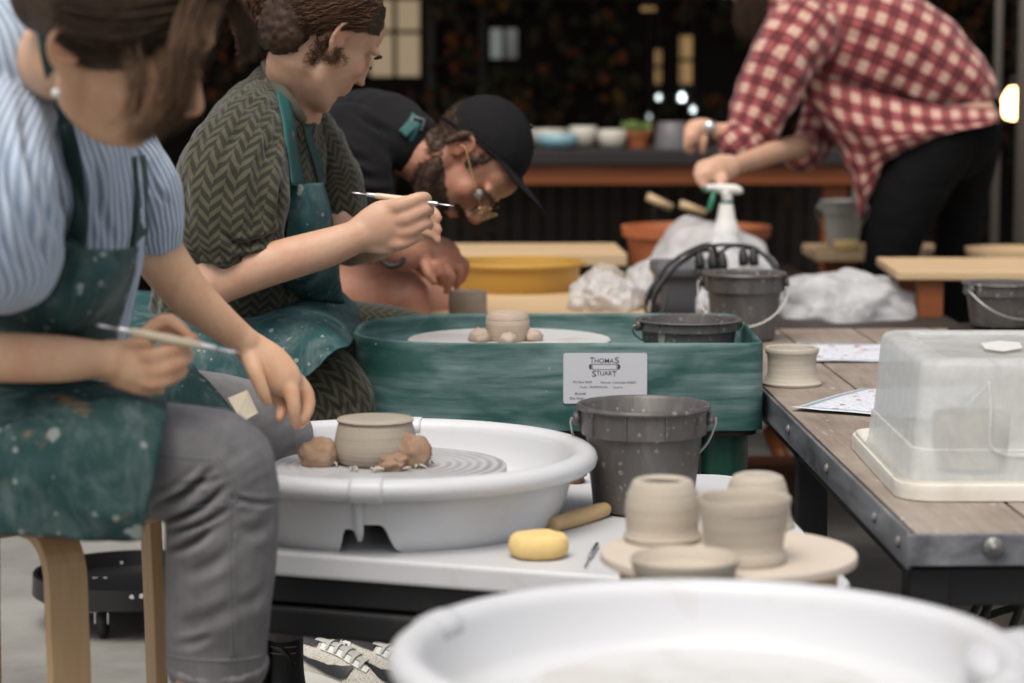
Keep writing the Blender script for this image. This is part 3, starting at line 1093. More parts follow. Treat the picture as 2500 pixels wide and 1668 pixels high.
lump('clay_lump', 'small brown clay wad in front of the bowl on the white wheel', 'clay', (a.x, a.y, ZH), .022, .02, .015, MT['red_clay'], 5, .35, G)
# trimmings round the bowl
rg = np.random.default_rng(4)
parts = []
for k in range(46):
    a = rg.uniform(0, 6.28); rr = rg.uniform(.058, .085)
    x, y = pc[0] + rr * math.cos(a), pc[1] + rr * math.sin(a)
    L = rg.uniform(.004, .02)
    th = rg.uniform(0, 6.28)
    pts = [(x + math.cos(th + t * 1.4) * L * t, y + math.sin(th + t * 1.4) * L * t, ZH + .002 + .004 * math.sin(t * 3)) for t in (0, .35, .7, 1)]
    parts.append(tube(pts, [.0008, .0018, .0018, .0006], 5, 2))
tag(mesh_obj('clay_trimmings', *merge(*parts), MT['clay_pale']), 'curled clay trimmings round the bowl on the white wheel', 'trimmings', None, 'stuff')
# ------------------------------------------------------------------ buckets
def bucket(label, c, h, rt, rb, rot=0.0, fall=-1, slip=True, mat=None, group='plastic buckets', tilt=.9, handle=True, slip_z=.72):
    """tapered pail: body, ribbed collar, two ears, wire handle. fall: which side the handle rests on"""
    t = thing('bucket', label, 'bucket', c, group)
    t.rotation_euler = (0, 0, rot)
    mat = mat or MT['bucket']
    def put(o):
        o.parent = t
        return o
    w = .0028
    prof = [(0, .002), (rb - .008, .0), (rb, .006), (rb + (rt - rb) * .70, h * .70)]
    zc0 = h * .72
    rc = rb + (rt - rb) * .72
    prof += [(rc, zc0), (rc + .006, zc0 + .001), (rt + .003, h * .955), (rt + .008, h * .958), (rt + .009, h * .975), (rt + .007, h), (rt + .002, h), (rt - w, h * .97), (rb - w, .012), (0, .010)]
    o = put(mesh_obj('body', *lathe(prof, 72), mat)); autosmooth(o, 40)
    for k in range(10):                                  # ribs of the collar
        a = 2 * math.pi * k / 10 + .3
        vs, fs = box(-.0011, .0011, rc + .002, rt + .0055, 0, h * .235)
        ca, sa = math.cos(a), math.sin(a)
        vs = [(x * ca - y * sa, x * sa + y * ca, z + zc0 + .003) for x, y, z in vs]
        put(mesh_obj('rib', vs, fs, mat, smooth=False))
    if slip:
        r2 = rb + (rt - rb) * slip_z - .002
        put(mesh_obj('slip', *lathe([(0, h * slip_z), (r2, h * slip_z)], 48), MT['slip']))
    zE = h * .86
    for s in (-1, 1):
        vs, fs = lathe([(0, .0), (.010, .0), (.010, .010), (.004, .012), (0, .012)], 16)
        vs = [(s * (rt + .002 + z), x, zE + y) for x, y, z in vs]
        put(mesh_obj('ear', vs, fs, mat))
    if handle:
        pts = []
        rr = rt + .016
        hang = h * .62
        for k in range(25):
            u = math.pi * k / 24
            x = rr * math.cos(u)
            s = math.sin(u)
            y = fall * (s ** .8) * (rt * tilt + .012)
            z = zE - hang * (s ** .9)
            pts.append((x, y, z))
        pts = [(rt + .004, 0, zE)] + pts + [(-rt - .004, 0, zE)]
        put(mesh_obj('handle', *tube(pts, .0017, 8, 2), MT['wire']))
    return t
b = PZ(1570, 1245, ZT)
bucket('grey bucket of murky water standing on the white wheel table', (b.x, b.y, ZT), .157, .0895, .073, 0, 1)

# ------------------------------------------------------------------ sponge, tools on the white table
def sponge(label, c, rx, ry, h, group=None, rot=0):
    prof = []
    for k in range(9):
        a = -math.pi / 2 + math.pi * k / 8
        prof.append((.72 + .28 * math.cos(a), .5 + .5 * math.sin(a)))
    prof = [(0, 0)] + prof + [(.4, 1.01), (0, 1.015)]
    vs, fs = lathe([(r_, z) for r_, z in prof], 48)
    co = np.array(vs)
    co[:, 0] *= rx; co[:, 1] *= ry; co[:, 2] *= h
    co += (fbm(co * 45, 3) * .0012)[:, None] * np.array([1, 1, .6])
    o = mesh_obj('sponge', co, fs, MT['sponge'])
    o.location = c
    o.rotation_euler = (0, 0, rot)
    return tag(o, label, 'sponge', group)
a = PZ(1315, 1360, ZT)
sponge('round yellow sponge on the corner of the white wheel table', (a.x, a.y, ZT + .001), .0405, .037, .031)

def along(p0, p1):
    d = (Vector(p1) - Vector(p0))
    return d.length, d.to_track_quat('X', 'Z').to_euler()
def lathe_x(prof, n=24):
    vs, fs = lathe(prof, n)
    return [(z, x, y) for x, y, z in vs], fs
def loop_tool(label, p0, p1, parts, group=None, handle_mat=None, name='trimming_tool'):
    """p0 -> p1 axis; wooden handle, steel ferrules and a ribbon loop at one or both ends"""
    L, rot = along(p0, p1)
    t = thing(name, label, 'tool', tuple(p0), group)
    t.rotation_euler = rot
    for kind, a, b_, r in parts:
        if kind == 'handle':
            pr = [(0, a)] + [(r * k, a + (b_ - a) * u) for u, k in ((0, .7), (.02, .85), (.15, .9), (.5, 1), (.85, .92), (.98, .8), (1, .7))] + [(0, b_)]
            o = mesh_obj('handle', *lathe_x(pr), handle_mat or MT['pale_handle'])
        elif kind == 'ferrule':
            o = mesh_obj('ferrule', *lathe_x([(r * .9, a), (r, a + .001), (r, b_ - .001), (r * .9, b_)]), MT['steel'])
        elif kind == 'loop':
            w = r
            pts = [(a, -w * .25, 0), (a + (b_ - a) * .45, -w, 0), (a + (b_ - a) * .85, -w * .9, 0), (b_, 0, 0), (a + (b_ - a) * .85, w * .9, 0), (a + (b_ - a) * .45, w, 0), (a, w * .25, 0)]
            o = mesh_obj('wire_loop', *tube(pts, .0010, 6, 4), MT['steel'])
        elif kind == 'bar':
            o = mesh_obj('blade', *lathe_x([(0, a), (r, a + .002), (r, b_ - .004), (0, b_)], 10), MT['steel'])
        o.parent = t
    return t
def two_loop(label, p0, p1, grip_r=.0052, hm=None):
    L = (Vector(p1) - Vector(p0)).length
    return loop_tool(label, p0, p1, [('loop', .030 , 0.0, .0068), ('ferrule', .028, .046, .0040), ('handle', .044, L - .046, grip_r), ('ferrule', L - .048, L - .028, .0038), ('loop', L - .030, L, .0055)], None, hm)
a = PZ(1347, 1302, ZT) + Vector((0, 0, .011)); b = PZ(1480, 1262, ZT) + Vector((0, 0, .0115))
loop_tool('thick wooden handled trimming tool lying behind the yellow sponge', a, b + (b - a).normalized() * .02,
          [('handle', 0, (b - a).length, .0125), ('ferrule', (b - a).length - .001, (b - a).length + .008, .005), ('loop', (b - a).length + .006, (b - a).length + .03, .008)], None, MT['handle_wood'])
a = PZ(1427, 1392, ZT) + Vector((0, 0, .004)); b = PZ(1458, 1335, ZT) + Vector((0, 0, .004))
loop_tool('thin steel needle tool lying right of the yellow sponge', a, b, [('bar', 0, (b - a).length * .45, .0012), ('bar', (b - a).length * .42, (b - a).length, .0032)], name='needle_tool')
a = P(1397, 1185, 3.72)
lump('clay_lump', 'dark red clay scrap on the white table behind the splash pan', 'clay', (a.x, a.y, ZT), .022, .02, .030, MT['red_clay_dark'], 3, .35)

# ------------------------------------------------------------------ stool with the round bat and its pots
ZB = .529
bc = PZ(1778, 1345, ZB)
st = thing('stool', 'wooden stool carrying the round board of clay pots', 'stool', (bc.x, bc.y, 0))
vs, fs = lathe([(0, ZB - .045), (.125, ZB - .045), (.130, ZB - .04), (.130, ZB - .018), (.126, ZB - .014), (0, ZB - .014)], 48, (bc.x, bc.y, 0))
autosmooth(mesh_obj('seat', vs, fs, MT['birch'], st))
for k in range(4):
    a = R(35 + 90 * k)
    x, y = bc.x + .118 * math.cos(a), bc.y + .118 * math.sin(a)
    x2, y2 = bc.x + .145 * math.cos(a), bc.y + .145 * math.sin(a)
    mesh_obj('leg', *tube([(x, y, ZB - .02), (x, y, ZB - .06), (x2, y2, 0)], [.016, .016, .014], 12), MT['birch'], st)
vs, fs = lathe([(0, -.012), (.150, -.012), (.153, -.010), (.153, -.002), (.1515, 0), (0, 0)], 96)
bat = mesh_obj('round_board', vs, fs, MT['bat']); bat.location = (bc.x, bc.y, ZB); autosmooth(bat)
tag(bat, 'round pale wooden board holding four clay pots', 'board')
ZB += .001
def on_bat(x, y):
    p = PZ(x, y, ZB); return (p.x, p.y, ZB)
w = 5.0e-4
pot('clay_pot', 'tall closed-in clay pot with small round mouth, left on the round board', 'pot', on_bat(1617, 1318),
    [(0, 0), (.046, 0), (.0475, .006), (.044, .010), (.0445, .020), (.0455, .036), (.0445, .050), (.0410, .062), (.0375, .070), (.0355, .0735), (.031, .0755), (.0275, .0745), (.025, .071), (.028, .060), (.036, .045), (.037, .02), (0, .012)], MT['clay'], wob=.006, seed=3)
pot('clay_bowl', 'open clay bowl with thick foot, right on the round board', 'bowl', on_bat(1815, 1368),
    [(0, 0), (.050, 0), (.0515, .005), (.049, .012), (.046, .016), (.0475, .026), (.050, .045), (.0525, .062), (.0545, .072), (.0535, .0755), (.0505, .0745), (.048, .066), (.044, .045), (.036, .028), (.02, .02), (0, .018)], MT['clay'], wob=.008, seed=5)
pot('clay_pot', 'upside-down clay pot with ragged top, at the back of the round board', 'pot', on_bat(1848, 1285),
    [(0, .064), (.012, .0665), (.024, .067), (.031, .064), (.0345, .058), (.0390, .042), (.041, .028), (.042, .014), (.046, .006), (.047, 0), (0, 0)], MT['clay'], wob=.012, seed=8)
pot('clay_dish', 'shallow clay dish at the front of the round board', 'dish', on_bat(1671, 1418),
    [(0, 0), (.050, 0), (.056, .006), (.060, .020), (.0612, .026), (.0595, .028), (.0570, .026), (.053, .014), (.045, .009), (0, .008)], MT['clay'], wob=.008, seed=9)

# ------------------------------------------------------------------ near white wheel at the bottom of the picture
nc = PZ(1728, 1578, .562)
nw = thing('pottery_wheel', 'white pottery wheel nearest the camera, cut off by the bottom edge', 'pottery wheel', (nc.x, nc.y, 0), 'white pottery wheels')
poly = rounded([(nc.x - .30, nc.y - .34), (nc.x + .34, nc.y - .34), (nc.x + .34, nc.y + .27), (nc.x - .30, nc.y + .27)], .06, 8)
o = mesh_obj('table_top', *prism(poly, ZT - .034, ZT), MT['white_table'], nw, smooth=False); bevel_obj(o, .006, 3)
o = mesh_obj('frame_apron', *prism(inset(poly, .02), ZT - .145, ZT - .036), MT['black_metal'], nw, smooth=False); bevel_obj(o, .003)
for (lx, ly) in ((-.26, -.3), (.3, -.3), (.3, .23), (-.26, .23)):
    vs, fs = lathe([(0, 0), (.022, 0), (.022, ZT - .147), (0, ZT - .147)], 16, (nc.x + lx, nc.y + ly, 0))
    autosmooth(mesh_obj('leg', vs, fs, MT['black_metal'], nw))
splash_pan((nc.x, nc.y), ZT, .285, MT['white_plastic'], nw, (R(152), R(152) + math.pi))
vs, fs = lathe([(0, .0), (.168, .0), (.168, .012), (.166, .014), (0, .014)], 72)
o = mesh_obj('wheel_head', vs, fs, MT['wheel_white']); o.location = (nc.x, nc.y, ZT + .046); autosmooth(o); set_parent(o, nw)
# side lug of the pan
a = P(2470, 1600, nc.y + .02)
vs, fs = lathe([(0, -.02), (.10, -.02), (.115, -.012), (.118, 0), (.112, .010), (.09, .014), (0, .014)], 48, (a.x + .07, a.y - .02, .545), 0, 0)
mesh_obj('water_tray', vs, fs, MT['white_plastic'], nw)

# ------------------------------------------------------------------ green wheel
ZGt, ZGb = P(0, 838, 4.24).z, P(0, 1052, 4.24).z
gx0, gx1 = P(862, 800, 4.45).x, P(1868, 838, 4.24).x
gy0, gy1 = 4.24, 4.77
gw = thing('pottery_wheel', 'green pottery wheel with deep splash pan and maker plate', 'pottery wheel', ((gx0 + gx1) / 2, 4.5, 0))
gp = rounded([(gx0, gy0), (gx1, gy0), (gx1 - .0, gy1), (gx0, gy1)], [.21, .035, .05, .22], 14)
def shell(poly, z0, z1, t, lip=.004, floor=None, taper=.0):
    """open tray from a plan outline"""
    pi_ = np.array(inset(poly, t))
    p = np.array(poly)
    c = p.mean(0)
    rows = []
    for (q, z) in ((p + (c - p) * taper, z0), (p + (c - p) * taper * .5, (z0 + z1) / 2), (p, z1 - lip), (p + (c - p) * .002, z1 - lip * .3), (np.array(inset(poly, t * .5)), z1), (pi_ + (p - pi_) * .1, z1 - lip * .3), (pi_, z1 - lip), (pi_, (floor if floor else z0 + t) + .02), (np.array(inset(poly, t + .02)), floor if floor else z0 + t)):
        rows.append(np.column_stack([q, np.full(len(q), z)]))
    n = len(p)
    vs = np.vstack(rows)
    fs = []
    for j in range(len(rows) - 1):
        for i in range(n):
            fs.append((j * n + i, j * n + (i + 1) % n, (j + 1) * n + (i + 1) % n, (j + 1) * n + i))
    fs.append(tuple(range(n - 1, -1, -1)))
    fs.append(tuple((len(rows) - 1) * n + i for i in range(n)))
    return vs, fs
vs, fs = shell(gp, ZGb, ZGt, .011, .008, ZGt - .06, .0)
o = mesh_obj('splash_pan', vs, fs, MT['green_pan'], gw); autosmooth(o, 50)
o = mesh_obj('base_plate', *prism(inset(gp, .012), ZGb - .010, ZGb - .002), MT['dark_wood'], gw, smooth=False)
o = mesh_obj('drive_housing', *prism(rounded([(gx0 + .1, gy0 + .08), (gx1 - .1, gy0 + .08), (gx1 - .1, gy1 - .06), (gx0 + .1, gy1 - .06)], .05), ZGb - .12, ZGb - .011), MT['green_leg'], gw, smooth=False)
# raised foot of the pan at the right-hand corner
for (lx, ly) in ((P(1780, 0, 4.32).x, 4.32), (gx0 + .14, 4.34), (P(1780, 0, 4.32).x, 4.68), (gx0 + .14, 4.68)):
    zz = P(0, 1166, 4.28).z
    vs, fs = lathe([(0, zz), (.036, zz), (.041, zz + .004), (.042, zz + .012), (.042, ZGb - .011), (0, ZGb - .011)], 32, (lx, ly, 0))
    leg = mesh_obj('leg', vs, fs, MT['green_leg'], gw); autosmooth(leg)
    mesh_obj('leg_post', *tube([(lx, ly, zz - .001), (lx, ly, 0)], .026, 14), MT['black_metal'], leg)
# splash pan wheel head and clay
hc = (P(1243, 0, 4.50).x, 4.50)
ZGh = P(0, 803, 4.67).z
vs, fs = lathe([(0, .0), (.190, .0), (.190, .010), (.188, .012), (0, .012)], 72)
o = mesh_obj('wheel_head', vs, fs, MT['wheel_white']); o.location = (hc[0], hc[1], ZGh - .012); autosmooth(o); set_parent(o, gw)
vs, fs = lathe([(.03, 0), (.03, .05)], 24)
o = mesh_obj('shaft', vs, fs, MT['steel']); o.location = (hc[0], hc[1], ZGh - .065); set_parent(o, gw)
pp = (P(1239, 0, 4.47).x, 4.47, ZGh + .0005)
pot('clay_cup', 'upside-down clay cup centred on the green wheel', 'cup', pp,
    [(0, 0), (.036, 0), (.0385, .004), (.0405, .014), (.041, .030), (.0405, .0385), (.0400, .0390), (.0405, .0396), (.0395, .044), (.035, .0515), (.032, .0530), (.029, .0530), (.026, .0505), (0, .0500)], MT['clay_soft'], wob=.003, seed=4)
for k, (dx, dy, s, lab) in enumerate(((-.050, -.02, 1.0, 'small pink clay wad left of the cup on the green wheel'), (.048, -.01, .85, 'small pink clay wad right of the cup on the green wheel'), (0, -.05, .8, 'small pink clay wad in front of the cup on the green wheel'))):
    lump('clay_lump', lab, 'clay', (pp[0] + dx, pp[1] + dy, ZGh), .022 * s, .02 * s, .016 * s, MT['clay_soft'], 20 + k, .3, 'clay lugs holding the cup', 3)
bb = (P(1688, 0, 4.52).x, 4.52)
zt = P(0, 778, 4.52).z
bucket('dark grey bucket standing inside the green wheel pan', (bb[0], bb[1], ZGt - .058), zt - ZGt + .058, .092, .082, R(15), 1, True, None, 'plastic buckets', .4)

# maker plate with its print
pl = P(1375, 985, gy0); pr_ = P(1580, 862, gy0)
yy = gy0 - .003
plx0, plx1, plz0, plz1 = pl.x, pr_.x, pl.z, pr_.z
pp2 = rounded([(plx0, plz0), (plx1, plz0), (plx1, plz1), (plx0, plz1)], .004, 5)
n = len(pp2)
vs = [(p[0], yy, p[1]) for p in pp2] + [(p[0], yy + .0022, p[1]) for p in pp2]
fs = [tuple(range(n)), tuple(range(2 * n - 1, n - 1, -1))] + [(i, n + i, n + (i + 1) % n, (i + 1) % n) for i in range(n)]
plate = mesh_obj('maker_plate', vs, fs, MT['plate'], gw, smooth=False)
def text(s, px, py, hpx, parent, wpx=None, align='LEFT', D=gy0 - .0034, bold=0.0, mat=None):
    """lettering standing on the plate: baseline-left at a point of the plate, cap height in the same measure"""
    cu = bpy.data.curves.new('lettering', 'FONT')
    cu.body = s
    cu.align_x = align
    cu.size = 1.0
    cu.offset = bold
    cu.resolution_u = 3
    o = bpy.data.objects.new('lettering', cu); COL.objects.link(o)
    bpy.context.view_layer.update()
    me = bpy.data.meshes.new_from_object(o.evaluated_get(bpy.context.evaluated_depsgraph_get()))
    bpy.data.objects.remove(o)
    co = np.zeros(len(me.vertices) * 3); me.vertices.foreach_get('co', co); co = co.reshape(-1, 3)
    capk = M(hpx, D) / .70
    w0 = co[:, 0].max() - co[:, 0].min()
    kx = capk if wpx is None else M(wpx, D) / w0
    p = P(px, py, D)
    x0 = co[:, 0].min()
    out = np.column_stack([p.x + (co[:, 0] - x0) * kx, np.full(len(co), D), p.z + co[:, 1] * capk])
    me.vertices.foreach_set('co', out.ravel())
    me.materials.clear(); me.materials.append(mat or MT['print'])
    me.update()
    return link('lettering', me, parent)
# plate print, traced in the plate's own crop (280x160 px of the photo shown 8.39x)
def c6(x, y): return (1340 + x / 8.393, 840 + y / 8.393)
def T(s, x0, y1, x1, y0, bold=0.0):
    a = c6(x0, y1); return text(s, a[0], a[1], (y1 - y0) / 8.393, plate, (x1 - x0) / 8.393, bold=bold)
T('T', 840, 392, 930, 268, .008); T('HOMA', 935, 392, 1338, 295, .004); T('S', 1350, 394, 1440, 268, .004)
T('S', 885, 670, 968, 548, .004); T('TUAR', 972, 645, 1300, 550, .004); T('T', 1300, 672, 1388, 552, .008)
T('PO Box 9699', 497, 805, 883, 757); T('Denver, Colorado 80209', 1065, 810, 1785, 765)
T('Model - PROFESSIONAL', 642, 902, 1220, 862); T('Serial #', 1320, 906, 1508, 870)
T('Avoid', 525, 1042, 752, 985, .006); T('Do Not', 432, 1140, 720, 1085, .006)
def flat(pts, name='emblem'):
    D = gy0 - .0034
    vs = [P(*c6(x, y), D) for x, y in pts]
    return vs
def emblem():
    vs, fs = [], []
    def poly_(pts):
        o = len(vs); vs.extend([tuple(P(*c6(x, y), gy0 - .0034)) for x, y in pts]); fs.append(tuple(range(o, o + len(pts))))
    for (x0, y0, x1, y1) in ((888, 412, 1395, 422), (888, 518, 1395, 528), (888, 422, 898, 518), (1385, 422, 1395, 518)):
        poly_([(x0, y1), (x1, y1), (x1, y0), (x0, y0)])
    poly_([(876, 524)] + [(876 - 57 * math.sin(math.pi * k / 12), 466 + 58 * math.cos(math.pi * k / 12)) for k in range(1, 12)][::1] + [(876, 408)])
    poly_([(1408, 408)] + [(1408 + 57 * math.sin(math.pi * k / 12), 468 - 60 * math.cos(math.pi * k / 12)) for k in range(1, 12)] + [(1408, 528)])
    return mesh_obj('emblem', vs, fs, MT['print'], plate, smooth=False)
emblem()

# ------------------------------------------------------------------ table on the right
ZW = CAM_Z - .58
tc_ = PZ(2218, 1303, ZW); tf_ = PZ(1872, 963, ZW)
ld = Vector((tf_.x - tc_.x, tf_.y - tc_.y, 0)).normalized()
tl = 2.42
rd_ = Vector((ld.y, -ld.x, 0))
tb = thing('work_table', 'long plank work table with black metal edge on the right', 'table', (tc_.x, tc_.y, 0))
TW = .86
ang = math.atan2(ld.y, ld.x) - math.pi / 2
npk = 5
for k in range(npk):
    a = TW / npk * k + .004 + (.006 if k == 0 else 0); b_ = TW / npk * (k + 1) - .001
    cc = tc_ + rd_ * ((a + b_) / 2) + ld * (tl / 2)
    v_, f_ = box(-(b_ - a) / 2, (b_ - a) / 2, -tl / 2 + .006, tl / 2 - .006, -.034, 0)
    o = mesh_obj('plank', v_, f_, MT['plank'], None, smooth=False)
    o.location = (cc.x, cc.y, ZW); o.rotation_euler = (0, 0, ang); bevel_obj(o, .0015, 2); set_parent(o, tb)
def tbar(name, u0, u1, s0, s1, z0, z1, mat, w=.003):
    cc = tc_ + rd_ * ((u0 + u1) / 2) + ld * ((s0 + s1) / 2)
    v_, f_ = box(-(u1 - u0) / 2, (u1 - u0) / 2, -(s1 - s0) / 2, (s1 - s0) / 2, -(z1 - z0) / 2, (z1 - z0) / 2)
    o = mesh_obj(name, v_, f_, mat, None, smooth=False)
    o.location = (cc.x, cc.y, (z0 + z1) / 2); o.rotation_euler = (0, 0, ang); bevel_obj(o, w, 2); set_parent(o, tb)
    return o
e1 = tbar('edge_band', -.002, .004, 0, tl, ZW - .046, ZW + .0015, MT['band'], .0015)
e2 = tbar('edge_band', -.0025, TW, -.006, .003, ZW - .041, ZW - .0005, MT['band'], .0015)
for (s, e_, h_) in ((.22, e1, .036), (.62, e1, .036), (1.02, e1, .036), (1.5, e1, .036), (.05, e1, .036)):
    p = tc_ + ld * s
    vs, fs = lathe([(0, .006), (.004, .0055), (.0075, .003), (.009, 0), (0, 0)], 16)
    vs = [(p.x - rd_.x * (z + .0021) + ld.x * x, p.y - rd_.y * (z + .0021) + ld.y * x, ZW - .02 + y) for x, y, z in vs]
    mesh_obj('bolt', vs, fs, MT['bolt'], e_)
bp = P(2425, 1336, tc_.y - .006)
for (q, rr) in ((bp, .0095),):
    vs, fs = lathe([(0, .008), (.0045, .0075), (.006, .004), (.0065, .003), (.0125, .0028), (.0135, 0), (0, 0)], 24)
    mesh_obj('bolt', [(q.x + x, q.y - z - .0003, q.z + y) for x, y, z in vs], fs, MT['bolt'], e2)
tbar('apron', .035, TW - .03, .02, .035, ZW - .098, ZW - .048, MT['black_metal'])
tbar('apron', .03, .045, .10, tl - .05, ZW - .09, ZW - .048, MT['black_metal'])
for (u, s) in ((.004, .012), (.03, 1.12), (TW - .07, .012), (.03, tl - .1)):
    tbar('leg', u, u + .052, s, s + .05, 0, ZW - .048, MT['black_metal'])
tbar('stretcher', .04, .08, .07, 1.11, .09, .13, MT['black_metal'])

# things on that table
t1 = PZ(1933, 940, ZW)
pot('clay_ring', 'pale clay ring with flared base on the table beside the green wheel', 'pot', (t1.x, t1.y, ZW + .001),
    [(0, 0), (.054, 0), (.0555, .004), (.050, .010), (.0455, .022), (.0445, .040), (.0455, .054), (.0485, .060), (.050, .066), (.0475, .070), (.043, .069), (.040, .060), (.039, .03), (.040, .012), (0, .010)], MT['clay_pale'], wob=.012, seed=14)
def sheet(label, pts, mat, z, group='printed sheets on the table'):
    w = [PZ(x, y, z) for x, y in pts]
    n = 10
    vs, uv, fs = [], [], []
    for j in range(n + 1):
        for i in range(n + 1):
            a, b_ = i / n, j / n
            p = w[0] * (1 - a) * (1 - b_) + w[1] * a * (1 - b_) + w[2] * a * b_ + w[3] * (1 - a) * b_
            k = .0025 * max(0, math.sin(a * 5 + b_ * 3)) + (.004 * max(0, 1 - 5 * a) if b_ < .1 else 0)
            vs.append((p.x, p.y, z + k)); uv.append((a, b_))
    for j in range(n):
        for i in range(n):
            q = j * (n + 1) + i
            fs.append((q, q + 1, q + n + 2, q + n + 1))
    o = mesh_obj('printed_sheet', vs, fs, mat, None, uv=uv)
    solidify(o, .0004)
    return tag(o, label, 'paper', group)
sheet('printed sheet corner sticking out from under the clear tub', [(1930, 999), (2330, 1028), (2420, 935), (2110, 948)], MT['paper_a'], ZW + .004)
sheet('printed bluish sheet lying flat behind the clay ring', [(1930, 884), (2260, 882), (2250, 840), (1945, 838)], MT['paper_b'], ZW + .003)
# clear tub upside down on its lid
tx0, tx1, ty0, ty1 = P(2120, 0, 3.62).x, P(2120, 0, 3.62).x + .46, 3.235, 3.70
lid = thing('storage_tub', 'frosted clear storage tub upside down on its cream lid', 'tub', ((tx0 + tx1) / 2, (ty0 + ty1) / 2, ZW), None)
lp = rounded([(tx0 - .006, ty0 - .02), (tx1, ty0 - .02), (tx1, ty1 + .02), (tx0 - .006, ty1 + .02)], .05, 10)
vs, fs = shell(lp, ZW + .0015, ZW + .024, .006, .003, ZW + .008)
o = mesh_obj('lid', vs, fs, MT['tub_lid'], lid); autosmooth(o, 50)
def tub():
    zt_ = P(0, 884, ty0 + .02).z
    z0 = ZW + .012
    rows = []
    outl = lambda d, r_: np.array(rounded([(tx0 + d, ty0 + d), (tx1 - d, ty0 + d), (tx1 - d, ty1 - d), (tx0 + d, ty1 - d)], r_ * .72, 10))
    H = zt_ - z0
    for (d, r_, z) in ((-.012 + .024, .045, z0), (.016, .045, z0 + .012), (.020, .045, z0 + H * .30), (.023, .045, z0 + H * .31), (.030, .045, z0 + H * .86), (.032, .045, z0 + H * .955), (.036, .042, z0 + H * .985), (.044, .035, z0 + H), (.066, .03, z0 + H), (.070, .03, z0 + H - .004)):
        q = outl(d, r_)
        rows.append(np.column_stack([q, np.full(len(q), z)]))
    n = len(rows[0])
    vs = np.vstack(rows); fs = []
    for j in range(len(rows) - 1):
        for i in range(n):
            fs.append((j * n + i, j * n + (i + 1) % n, (j + 1) * n + (i + 1) % n, (j + 1) * n + i))
    fs.append(tuple((len(rows) - 1) * n + i for i in range(n)))
    o = mesh_obj('tub_shell', vs, fs, MT['tub'], lid); autosmooth(o, 40)
    solidify(o, .0016)
    # moulded ribs and the torn sticker on top
    rb = [(tx0 + .022 + .10, ty0 + .0195, z0 + H * .62), (tx0 + .122, ty0 + .019, z0 + H * .36), (tx0 + .14, ty0 + .018, z0 + H * .28), (tx0 + .18, ty0 + .018, z0 + H * .26), (tx0 + .40, ty0 + .018, z0 + H * .26)]
    rb = [(tx0 + .120, ty0 + .028, z0 + H * .84)] + rb
    mesh_obj('moulded_rib', *tube([(x, y - .001, z) for x, y, z in rb], .0022, 8, 4), MT['tub'], o)
    st_ = [(2395, 838), (2440, 832), (2490, 836), (2496, 850), (2450, 858), (2405, 852)]
    w_ = [P(x, y, 3.45) for x, y in st_]
    vs = [tuple(PZ(x, y, zt_ + .0015)) for x, y in st_]
    mesh_obj('torn_sticker', vs, [tuple(range(len(vs)))], MT['sneaker'], o, smooth=False)
    return z0
zl = tub()
def in_tub(dx, dy): return (tx0 + dx, ty0 + dy, ZW + .0165)
pot('clay_pot', 'wide clay pot seen dimly through the clear tub, left', 'pot', in_tub(.13, .2), [(0, 0), (.05, 0), (.054, .03), (.055, .07), (.052, .075), (.048, .07), (.045, .02), (0, .01)], MT['clay_dark'], seed=21)
pot('clay_pot', 'tall dark clay pot seen dimly through the clear tub, right', 'pot', in_tub(.27, .14), [(0, 0), (.058, 0), (.064, .04), (.066, .11), (.062, .115), (.058, .11), (.05, .02), (0, .01)], MT['grey_pot'], seed=22)

b2 = PZ(1822, 838, ZW)
bk = bucket('dark grey bucket with wire handle across its front, on the far end of the table', (b2.x, b2.y + .06, ZW), P(0, 664, b2.y + .06).z - ZW, .083, .067, R(-12), -1, True, None, 'plastic buckets', .85)

# ------------------------------------------------------------------ floor dolly, stool legs of the woman in front
dl = PZ(325, 1478, .10)
dl = Vector((P(330, 1470, 4.75).x, 4.75, 0))
dol = thing('floor_dolly', 'black round plastic floor dolly on casters behind the stool', 'dolly', (dl.x, dl.y, 0))
zd = P(0, 1490, 4.56).z
rdol = .20
vs, fs = lathe([(0, zd + .006), (rdol - .02, zd + .006), (rdol - .012, zd + .009), (rdol - .008, zd + .040), (rdol, zd + .040), (rdol + .002, zd + .0), (rdol - .004, zd - .004), (0, zd - .004)], 64, (dl.x, dl.y, 0))
autosmooth(mesh_obj('tray', vs, fs, MT['black_plastic'], dol))
for k, a in enumerate((-106, -16, 74, 164, -148)):
    if k == 4: continue
    x, y = dl.x + .15 * math.cos(R(a)), dl.y + .15 * math.sin(R(a))
    rw = .033
    cst = mesh_obj('caster', *merge(box(x - .022, x + .022, y - .022, y + .022, zd - .010, zd - .0045), box(x - .014, x - .011, y - .012, y + .025, rw, zd - .010), box(x + .011, x + .014, y - .012, y + .025, rw, zd - .010)), MT['steel'], dol, smooth=False)
    vs, fs = lathe([(0, -.009), (rw * .8, -.009), (rw, -.006), (rw, .006), (rw * .8, .009), (0, .009)], 32)
    mesh_obj('wheel', [(x + z, y + .010 + xx, rw + .001 + yy_) for xx, yy_, z in vs], fs, MT['rubber'], cst)
    vs, fs = lathe([(0, -.0115), (.008, -.0115), (.008, .0115), (0, .0115)], 16)
    mesh_obj('hub', [(x + z, y + .010 + xx, rw + .001 + yy_) for xx, yy_, z in vs], fs, MT['tub_lid'], cst)

